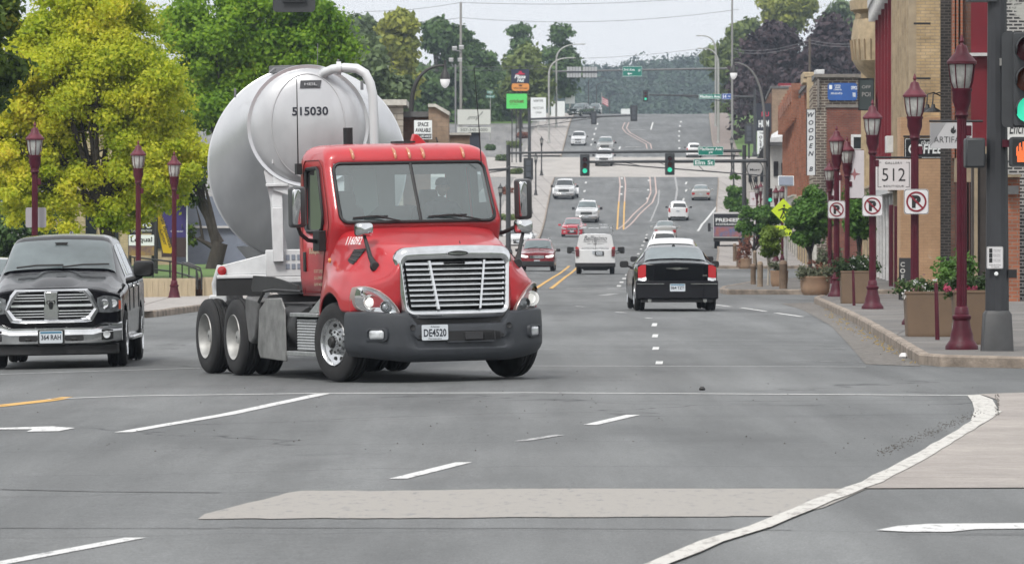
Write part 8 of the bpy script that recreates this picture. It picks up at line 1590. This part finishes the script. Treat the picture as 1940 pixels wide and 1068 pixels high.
o = slab(846, 890, 256, 3, 256, None, TANB, 'block_wall', 'low tan block wall behind the truck roof', 'wall'); b = MB(); b.b2(XP(844, 255.9), XP(892, 255.9), 255.8, 259.1, ZPX(256, 256), ZPX(252, 256)); b.build('coping', PALET, o)
e, w_, h_ = board('for_lease_sign', 801.5, 246, 34, 36, 248, SLETT, 'white sign reading SPACE AVAILABLE on the brown block building', r_=.01, th=.05); b = MB(); b.text('SPACE', w_*.6, h_*.22, (0, -.006, h_*.28), bold=.03); b.text('AVAILABLE', w_*.86, h_*.22, (0, -.006, -h_*.02), bold=.03); b.b2(-w_*.46, w_*.46, -.006, -.003, -h_*.46, -h_*.22); b.build('lettering', SBLACK, e, smooth=0); b = MB(); b.text('651-247-4410', w_*.84, h_*.15, (0, -.010, -h_*.34), bold=.02); b.build('phone_number', SLETT, e, smooth=0)
e, w_, h_ = board('business_sign', 898, 222, 64, 30, 330, mat('sign_cream', (.58, .60, .56), .5), 'wide white sign with grey script on a dark post above the truck roof', r_=.01, th=.2, edge=.7); b = MB(); b.text('gosf', w_*.34, h_*.3, (-w_*.03, -.012, -.02), shear=.5); b.path([(w_*.05, -.012, -h_*.2), (w_*.2, -.012, h_*.2), (w_*.26, -.012, h_*.34)], .02, 4); b.build('lettering', mat('script_grey', (.22, .23, .22), .5), e, smooth=0)
e2, w_, h_ = board('phone_number_sign', 898, 246, 64, 10, 330, mat('sign_cream', (.58, .60, .56), .5), 'narrow white strip sign with a phone number under the wide one', r_=.01, th=.2); b = MB(); b.text('507-345-3000', w_*.8, h_*.6, (0, -.012, 0), bold=.02); b.build('lettering', mat('script_grey', (.22, .23, .22), .5), e2, smooth=0)
b = MB(); b.b2(XP(886, 330.3), XP(910, 330.3), 330.2, 330.6, gz(-3, 330), ZPX(240, 330)); tag(b.build('sign_post', mat('navy_post', (.03, .035, .05), .5)), 'thick dark post under the wide white sign', 'post')
Y = 640; e, w_, h_ = board('restaurant_sign', 985.5, 145, 34, 27, Y, mat('navy_face', (.012, .018, .045), .5), 'dark blue restaurant sign with a red roof emblem on the distant left', r_=.02, th=.3); b = MB(); b.text('Pizza', w_*.62, h_*.26, (-.02, -.012, -h_*.02), shear=.3, bold=.03); b.text('Hut', w_*.4, h_*.24, (.05, -.012, -h_*.28), shear=.3, bold=.03); b.build('lettering', SLETT, e, smooth=0); b = MB(); b.add([(x*w_, -.012, z*h_) for x, z in [(-.28, .16), (-.1, .22), (-.05, .38), (.06, .38), (.12, .24), (.3, .18), (.2, .12), (-.2, .12)]], [tuple(range(8))]); b.build('roof_emblem', mat('emblem_red', (.5, .02, .06), .5), e, smooth=0)
e, w_, h_ = board('restaurant_sign', 986, 165, 33, 15, Y, mat('orange_face', (.70, .27, .06), .5), 'orange sign with a brown flame under the dark blue one', r_=.3, th=.3); b = MB(); b.text('WingStreet', w_*.8, h_*.3, (0, -.012, -h_*.18), bold=.02); b.prism([(x*.35, h_*.2+z*.3) for x, z in ((-.5, -.4), (.5, -.4), (.6, .5), (.2, .1), (0, .6), (-.2, .1), (-.6, .5))], -.012, -.002); b.build('lettering', mat('brown_ink', (.10, .03, .01), .5), e, smooth=0)
e, w_, h_ = board('phone_shop_sign', 979, 192, 39, 28, Y-1, mat('lime_face', (.09, .62, .13), .5), 'bright green phone shop sign on the distant left', r_=.02, th=.3, edge=None); b = MB(); b.text('cricket', w_*.7, h_*.26, (0, -.012, .02), bold=.03); b.text('wireless', w_*.4, h_*.08, (-w_*.14, -.012, -h_*.2)); b.build('lettering', mat('sign_brown', (.12, .12, .02), .5), e, smooth=0)
b = MB(); [b.tube((XP(p, Y+.3), Y+.3, gz(0, Y)), (XP(p, Y+.3), Y+.3, ZPX(140, Y)), .16) for p in (986, )]; [b.tube((XP(p, Y-.7), Y-.7, gz(0, Y)), (XP(p, Y-.7), Y-.7, ZPX(205, Y)), .06) for p in (970, 978)]; tag(b.build('sign_post', RAIL), 'posts carrying the orange and bright green signs', 'post')
for px, py, wp, hp, Y, lb in ((1020, 207, 29, 44, 730, 'white information sign panel left of the pale arched lamps'), (1057, 207, 26, 30, 800, 'white box shape beyond the pale arched lamps'), (1080, 188, 18, 17, 900, 'small grey white sign beyond the crest left of the flag'), (1185, 212, 17, 11, 930, 'small white board at the crest')):
    e, w_, h_ = board('white_sign', px, py, wp, hp, Y, SLETT, lb, r_=.02, th=.6); b = MB(); b.b2(-.15, .15, .1, .4, -h_*.5-4, -h_*.5); b.build('post', PALEM, e)
    if px == 1020: b = MB(); b.text('NUSTAR', w_*.7, h_*.1, (0, -.012, h_*.05)); b.text('OPEN', w_*.4, h_*.08, (0, -.012, -h_*.15)); b.text('NOW FOR', w_*.6, h_*.1, (0, -.012, h_*.36), bold=.02); b.build('lettering', SBLACK, e, smooth=0)
e = empty('flagpole', (XP(1140, 940), 940, gz(14, 940)), 'flagpole with a small striped flag at the crest of the road', 'flagpole'); zt = ZPX(176, 940)-e.location.z; b = MB(); b.tube((0, 0, 0), (0, 0, zt), .06); b.build('pole', PALEM, e); b = MB()
for k in range(7):
    z = zt-.8-k*.16; b.rings([[(x, .12*math.sin(x*4), z+.0-x*.55), (x, .12*math.sin(x*4), z+.16-x*.55)] for x in [i*.1 for i in range(0, 12)]], False, mi=k % 2, closed=False)
b.build('flag', [mat('flag_red', (.45, .04, .07), .7), mat('flag_white', (.65, .62, .62), .7)], e, smooth=0)
# house among the trees
Y = 880; o = slab(890, 932, Y, 8, 137, None, mat('pinkish_siding', (.32, .23, .21), .8, noise=.1), 'house', 'pinkish tan house half hidden in the dark trees on the left', 'house'); b = MB(); b.rings([[(XP(x, Y), y, ZPX(z, Y)) for x, z in ((886, 138), (936, 138), (920, 118), (905, 118))] for y in (Y-.5, Y+8.5)]); b.build('roof', ROOFM, o)
for px in (898, 912, 924): b = MB(); b.b2(XP(px-3, Y), XP(px+3, Y), Y-.1, Y+.01, ZPX(156, Y), ZPX(146, Y)); b.build('window', WINDK, o)
# parked box truck
Y = 392; X = XP(1376, Y); e = empty('box_truck', (X, Y, gz(X, Y)), 'parked box truck with white lettering half hidden by the street trees', 'truck', rz=R(-2)); k = Y/F; zt = ZPX(402, Y)-e.location.z; b = MB(); b.b2(-.92, 1.5, 0, 5, .75, zt); b.build('box', mat('box_white', (.6, .6, .6), .5), e, bevel=.03)
b = MB(); b.b2(-.88, 1.46, -.03, -.005, .85, zt-.12); d_ = b.build('rear_door', mat('box_black', (.02, .022, .028), .5), e); b = MB(); b.b2(-.88, 1.46, -.035, -.031, .85, 1.55); b.build('photo_panel', mat('box_photo', (.07, .16, .32), .6, noise=.3, scale=2, col2=(.45, .12, .04)), d_); b = MB(); b.text('PREMIER', 1.75, .26, (.12, -.04, zt-.55), bold=.03); b.text('RESTORATION', 1.7, .14, (.12, -.04, zt-.85)); b.text('1-800-543-1180', 1.4, .1, (.35, -.04, 1.72)); b.build('lettering', SLETT, d_, smooth=0); b = MB(); b.text('24 HOUR', .6, .09, (.2, -.04, 2.05), bold=.02); b.build('red_lettering', SRED, d_, smooth=0)
b = MB(); b.b2(-.9, 1.4, .1, 7, .5, .75); b.b2(-.5, 1.2, 5.1, 7.2, .6, 2.2); b.build('chassis_and_cab', PLAST, e)
for x in (-.65, 1.2): wheel(e, x, 1.2, .42, .4); wheel(e, x, 6.2, .42, .28)
b = MB(); b.path([(-.95, 5.2, 1.4), (-1.2, 5.2, 1.5)], .03); b.b2(-1.3, -1.1, 5.1, 5.2, 1.2, 1.8); b.build('mirror', PLAST, e)
# shrubs and low things beside the left pavement up the hill
# ================================================================ trees
BARK = mat('bark', (.05, .042, .035), .95, noise=.35, scale=6, bump=.8, bscale=14, stretch=(2, 2, .5)); BARK2 = mat('grey_bark', (.11, .10, .09), .95, noise=.3, scale=6, bump=.6, bscale=14)
def tree(name, X, Y, H, crown, leaf, n, size, label, clumps=40, cr=.24, trunk_r=.2, seed=1, bark=BARK, group=None, z0=None, lean=(0, 0), gap=.2, limbs=10, extra_clumps=None, cat='tree'):
    """crown: list of ellipsoids (cx, cy, cz, rx, ry, rz) in metres from the trunk foot"""
    rg = random.Random(seed); z0 = gz(X, Y)-.05 if z0 is None else z0; e = empty(name, (X, Y, z0), label, cat, group)
    C = []; Rr = []; vol = [c[3]*c[4]*c[5] for c in crown]; tot = sum(vol)
    for c, v_ in zip(crown, vol):
        for _ in range(max(3, int(clumps*v_/tot))):
            while 1:
                d = Vector((rg.uniform(-1, 1), rg.uniform(-1, 1), rg.uniform(-1, 1)))
                if gap < d.length < 1: break
            d = d*(.55+.45*rg.random()) if d.length < .6 else d
            C.append((c[0]+d.x*c[3]*(1-cr), c[1]+d.y*c[4]*(1-cr), c[2]+d.z*c[5]*(1-cr*.7))); q = cr*rg.uniform(.6, 1.25); m_ = (c[3]+c[5])/2; Rr.append((m_*q, m_*q, m_*q*.72))
    for c in extra_clumps or []: C.append(c[:3]); Rr.append((c[3], c[3], c[3]*.7))
    w_ = [r[0]**2 for r in Rr]; sw = sum(w_); ns = [max(8, int(n*q/sw)) for q in w_]
    leafmesh('crown', C, Rr, ns, size, leaf, e, seed, .25)
    b = MB(); top = Vector((crown[0][0], crown[0][1], crown[0][2])); fork = Vector((lean[0]+top.x*.3, lean[1], H*.32)); b.path(list(bez((0, 0, 0), (lean[0]*.3, lean[1]*.3, H*.18), fork, 6)), [trunk_r*1.3, trunk_r*1.05, trunk_r, trunk_r*.95, trunk_r*.9, trunk_r*.88, trunk_r*.85], 9)
    for i in range(limbs):
        t = Vector(C[rg.randrange(len(C))]); s_ = fork*rg.uniform(.75, 1.0); mid = s_.lerp(t, .5)+Vector((rg.uniform(-.1, .1), rg.uniform(-.1, .1), rg.uniform(.02, .15)))*H*.25; P = bez(s_, mid, t, 7); r0 = trunk_r*rg.uniform(.35, .6); b.path(P, [r0*(1-.85*k/7) for k in range(8)], 6)
        for _ in range(2): k = rg.randrange(3, 6); q = Vector(C[rg.randrange(len(C))]); q = P[k].lerp(q, .45); b.path([P[k], P[k].lerp(q, .5)+Vector((0, 0, H*.02)), q], [r0*.4, r0*.25, r0*.08], 5)
    b.build('trunk', bark, e, smooth=60); return e
def ptree(name, px, Y, cx0, cx1, cy0, cy1, leaf, n, size, label, base_py=None, parts=None, **k):
    """tree whose crown spans the photo rectangle cx0..cx1, cy0..cy1 at distance Y"""
    X = XP(px, Y); z0 = gz(X, Y)-.05; s = F/Y; cr_ = []
    for a, b_, c, d in (parts or [(cx0, cx1, cy0, cy1)]): rx, rz = (b_-a)/2/s, (d-c)/2/s; cr_.append((XP((a+b_)/2, Y)-X, 0, ZPX((c+d)/2, Y)-z0, rx, min(rx, rz)*1.0, rz))
    H = max(c[2]+c[5] for c in cr_); return tree(name, X, Y, H, cr_, leaf, n, size, label, **k)
LOC = leaf_mat('locust_leaves', (.34, .46, .03), (.82, .80, .08), (.92, .80, .14), .55, .55); LOCD = leaf_mat('dark_locust_leaves', (.04, .08, .015), (.13, .20, .025), (.38, .38, .04), .8, .4); BRG = leaf_mat('bright_green_leaves', (.10, .23, .015), (.34, .52, .04), (.6, .6, .08), .35, .5)
GGR = leaf_mat('grey_green_leaves', (.08, .12, .06), (.20, .27, .12), None, .25, .3); YGR = leaf_mat('yellow_green_leaves', (.16, .20, .04), (.40, .42, .08), None, .3, .35); DGR = leaf_mat('dark_green_leaves', (.045, .09, .03), (.13, .22, .07), None, .25, .3); OLV = leaf_mat('olive_leaves', (.10, .14, .04), (.24, .30, .09), None, .25, .3); MAR = leaf_mat('dark_maroon_leaves', (.030, .020, .026), (.070, .042, .048), None, .3, .15); STG = leaf_mat('street_tree_leaves', (.045, .12, .02), (.16, .32, .06), (.3, .42, .15), 1.2, .4); STL = leaf_mat('light_street_tree_leaves', (.09, .16, .02), (.26, .36, .07), (.4, .45, .2), 1.2, .4)
ptree('locust_tree', 215, 174, 0, 400, -70, 460, LOC, 230000, .13, 'large yellow green locust tree with dark crooked limbs on the left', parts=[(-30, 250, 0, 320), (90, 380, 30, 290), (160, 425, 190, 410), (-10, 210, 250, 450), (40, 330, -80, 130), (130, 360, 320, 452), (-80, 110, 140, 430), (230, 405, 130, 330), (270, 412, 260, 450), (20, 330, 350, 458), (-60, 130, 260, 450), (-80, 60, 60, 330)], clumps=400, cr=.24, trunk_r=.26, seed=11, limbs=26, gap=.1)
ptree('shade_tree', -60, 135, -200, 110, -60, 220, LOCD, 30000, .19, 'darker green tree leaning in at the top left corner', parts=[(-220, 100, -80, 210), (-120, 60, 120, 260)], clumps=50, cr=.25, trunk_r=.22, seed=12, limbs=12)
ptree('locust_tree', 395, 200, 300, 410, 300, 470, LOCD, 5000, .16, 'dark leaning trunk with ivy leaves between the blue grey building and the tank', parts=[(340, 392, 400, 490), (300, 420, 250, 400)], clumps=26, cr=.3, trunk_r=.32, seed=13, limbs=6, lean=(.6, 0))
ptree('shade_tree', 470, 262, 285, 690, -60, 280, BRG, 110000, .24, 'broad bright green tree behind the tank', parts=[(285, 520, -60, 200), (420, 690, -50, 180), (330, 560, 60, 290), (560, 700, 30, 180)], clumps=130, cr=.30, trunk_r=.35, seed=14, limbs=14)
ptree('shade_tree', 700, 430, 640, 800, 40, 250, GGR, 20000, .6, 'grey green tree directly right of the tank pipe', parts=[(620, 760, 60, 260), (690, 800, 110, 260)], clumps=55, cr=.32, trunk_r=.3, seed=15)
for i, (px, Y, P, m_, lb, n) in enumerate(((690, 640, [(620, 740, 5, 200)], GGR, 'grey green tree rising over the pipe arch', 7000), (755, 620, [(712, 800, 15, 130), (730, 800, 80, 200)], YGR, 'yellow green tree between darker ones on the left skyline', 7000), (826, 770, [(790, 890, 12, 150), (800, 900, 100, 240)], DGR, 'dark green tree left of the tall pale utility pole', 8000), (900, 790, [(850, 950, 60, 240), (860, 920, 20, 120)], DGR, 'dark green tree right of the tall pale utility pole', 8000), (790, 700, [(740, 850, 130, 245)], DGR, 'dark low tree behind the brown block building', 5000),
    (1010, 900, [(945, 1030, 25, 130), (1020, 1100, 35, 130), (960, 1125, 80, 190)], DGR, 'large dark tree with sky gaps right of the red emblem sign', 9000), (985, 740, [(950, 1040, 75, 230), (975, 1060, 110, 230)], OLV, 'olive green tree directly behind the blue and orange signs', 8000), (945, 830, [(905, 985, 120, 240)], DGR, 'low dark tree beside the pinkish house', 5000),
    (1395, 880, [(1325, 1410, 60, 170), (1360, 1440, 5, 130), (1345, 1420, 140, 235)], OLV, 'tall green tree with sky gaps left of the dark maroon trees on the right', 9000), (1470, 720, [(1405, 1530, 25, 220)], MAR, 'dark maroon leaved tree on the right hill, left one', 9000), (1580, 710, [(1510, 1660, 15, 220)], MAR, 'dark maroon leaved tree on the right hill, right one', 9000),
    (1480, 900, [(1425, 1560, -30, 60)], YGR, 'pale green tree top above the dark maroon trees', 5000), (1600, 900, [(1550, 1650, -10, 90)], GGR, 'grey green tree top right of the dark maroon trees', 5000), (1440, 800, [(1400, 1480, 110, 240)], DGR, 'dark green tree above the grassy bank', 5000))):
    ptree('hill_tree', px, Y, 0, 0, 0, 0, m_, int(n*2.2), .78, lb, parts=P, clumps=46, cr=.32, trunk_r=.35, seed=30+i, group='trees on the hill', limbs=8, bark=BARK2)
ptree('street_tree', 1535, 222, 0, 0, 0, 0, STG, 15000, .17, 'large dark green street tree beside the yellow crossing sign', parts=[(1487, 1580, 340, 480), (1500, 1590, 360, 470)], clumps=50, cr=.28, trunk_r=.09, seed=51)
ptree('street_tree', 1627, 196, 0, 0, 0, 0, STG, 9000, .16, 'green street tree behind the banner and lantern posts', parts=[(1598, 1655, 330, 470)], clumps=34, cr=.3, trunk_r=.08, seed=52)
ptree('street_tree', 1455, 190, 0, 0, 0, 0, STL, 6500, .12, 'small light green young tree with a thin pale trunk by the bollards', parts=[(1431, 1488, 420, 492)], clumps=30, cr=.3, trunk_r=.04, seed=53, bark=mat('pale_bark', (.4, .36, .3), .9))
ptree('street_tree', 1432, 305, 0, 0, 0, 0, STG, 9500, .2, 'rounded green street tree overlapping the parked box truck', parts=[(1386, 1440, 385, 465), (1410, 1485, 380, 470)], clumps=40, cr=.28, trunk_r=.09, seed=54)
ptree('street_tree', 1392, 430, 0, 0, 0, 0, STG, 7500, .26, 'pointed green street tree below the green street signs', parts=[(1365, 1420, 362, 408), (1372, 1410, 342, 385), (1381, 1402, 325, 360)], clumps=34, cr=.3, trunk_r=.1, seed=55)
rg = random.Random(77); o = leafmesh('hedge', [(XP(rg.uniform(-80, 105), 205), 205+rg.uniform(-1, 1), ZPX(rg.uniform(395, 500), 205)) for _ in range(60)], [(.7, .6, .6)]*60, 130, .2, DGR, None, 77, .1); tag(o, 'dark hedge and bushes behind the black pickup at the left edge', 'hedge')
# shrubs left of the climbing pavement
for i, (px, py, w_, m_, lb) in enumerate(((928, 285, 24, DGR, 'dark low shrub beside the car park edge'), (975, 280, 30, OLV, 'olive shrub at the corner of the cross street'), (990, 262, 26, L_RED, 'rusty low shrub left of the far signal mast'), (952, 305, 26, GGR, 'grey green shrub above the nearest cross street corner'), (978, 330, 24, OLV, 'low shrub left of the long pavement'), (960, 420, 30, OLV, 'weedy shrub between lantern posts and truck mirror'), (960, 368, 28, L_RED, 'rust coloured bed beside the lantern posts'))):
    p = G(px, py); r_ = w_/2*p.y/F; rg = random.Random(i); o = leafmesh('shrub', [(p.x+rg.uniform(-r_, r_)*.7, p.y+rg.uniform(-r_, r_), p.z+r_*.3+rg.uniform(0, .3)*r_) for _ in range(14)], [(r_*.4, r_*.4, r_*.35)]*14, 110, .3, m_, None, i, .1); tag(o, lb, 'shrub')
rgn = np.random.default_rng(8); NC = 420; xx_ = rgn.uniform(600, 1010, NC); yv = rgn.uniform(768, 830, NC)
leafmesh('undergrowth', np.stack([(xx_-CX)/F*yv, yv, np.array([gz(-10, y) for y in yv])+rgn.uniform(.5, 6.5, NC)], 1), np.full((NC, 3), 1.9), 70, .8, DGR, None, 8, .1); tag(bpy.data.objects['undergrowth'], 'dark undergrowth filling the foot of the tree line on the left', 'undergrowth', kind='stuff')
xx_ = rgn.uniform(1400, 1660, 160); yv = rgn.uniform(690, 760, 160)
leafmesh('undergrowth', np.stack([(xx_-CX)/F*yv, yv, np.array([gz(30, y) for y in yv])+rgn.uniform(2, 9, 160)], 1), np.full((160, 3), 2.0), 70, .8, MAR, None, 9, .1)
for o in COL.objects:
    if o.name.startswith('undergrowth') and 'label' not in o: tag(o, 'dark bushes under the maroon trees on the right hill', 'undergrowth', kind='stuff')
# far wooded hillside beyond the crest
rgn = np.random.default_rng(5); NC = 2200; yy = rgn.uniform(1750, 2650, NC); xx = (rgn.uniform(900, 1560, NC)-CX)/F*yy; zz = np.array([ZP(y) for y in yy])+7+rgn.uniform(-2, 5, NC)+np.clip((xx-45)/10, -1, 5)*(yy > 2100)
leafmesh('far_forest', np.stack([xx, yy, zz], 1), np.stack([rgn.uniform(4, 8, NC), rgn.uniform(4, 8, NC), rgn.uniform(6, 9, NC)], 1), 95, 1.9, leaf_mat('forest_leaves', (.02, .045, .03), (.055, .10, .055), None, .02, .2), None, 6, .3, fringe=.1)
tag(bpy.data.objects['far_forest'], 'wooded valley side beyond the crest of the road', 'forest', kind='stuff')
# ================================================================ haze
b = MB(); b.b2(-420, 420, -25, 2950, -6, 120); hz = b.build('haze', [], smooth=0)
hm = bpy.data.materials.new('haze_air'); hm.use_nodes = True; n_ = hm.node_tree.nodes; n_.remove(n_['Principled BSDF']); pv = n_.new('ShaderNodeVolumePrincipled'); pv.inputs['Color'].default_value = (.70, .82, .97, 1); pv.inputs['Density'].default_value = .00016; pv.inputs['Anisotropy'].default_value = .2
hm.node_tree.links.new(pv.outputs[0], n_['Material Output'].inputs['Volume']); hz.data.materials.append(hm); tag(hz, 'thin bluish haze hanging over the whole street', 'haze', kind='stuff')
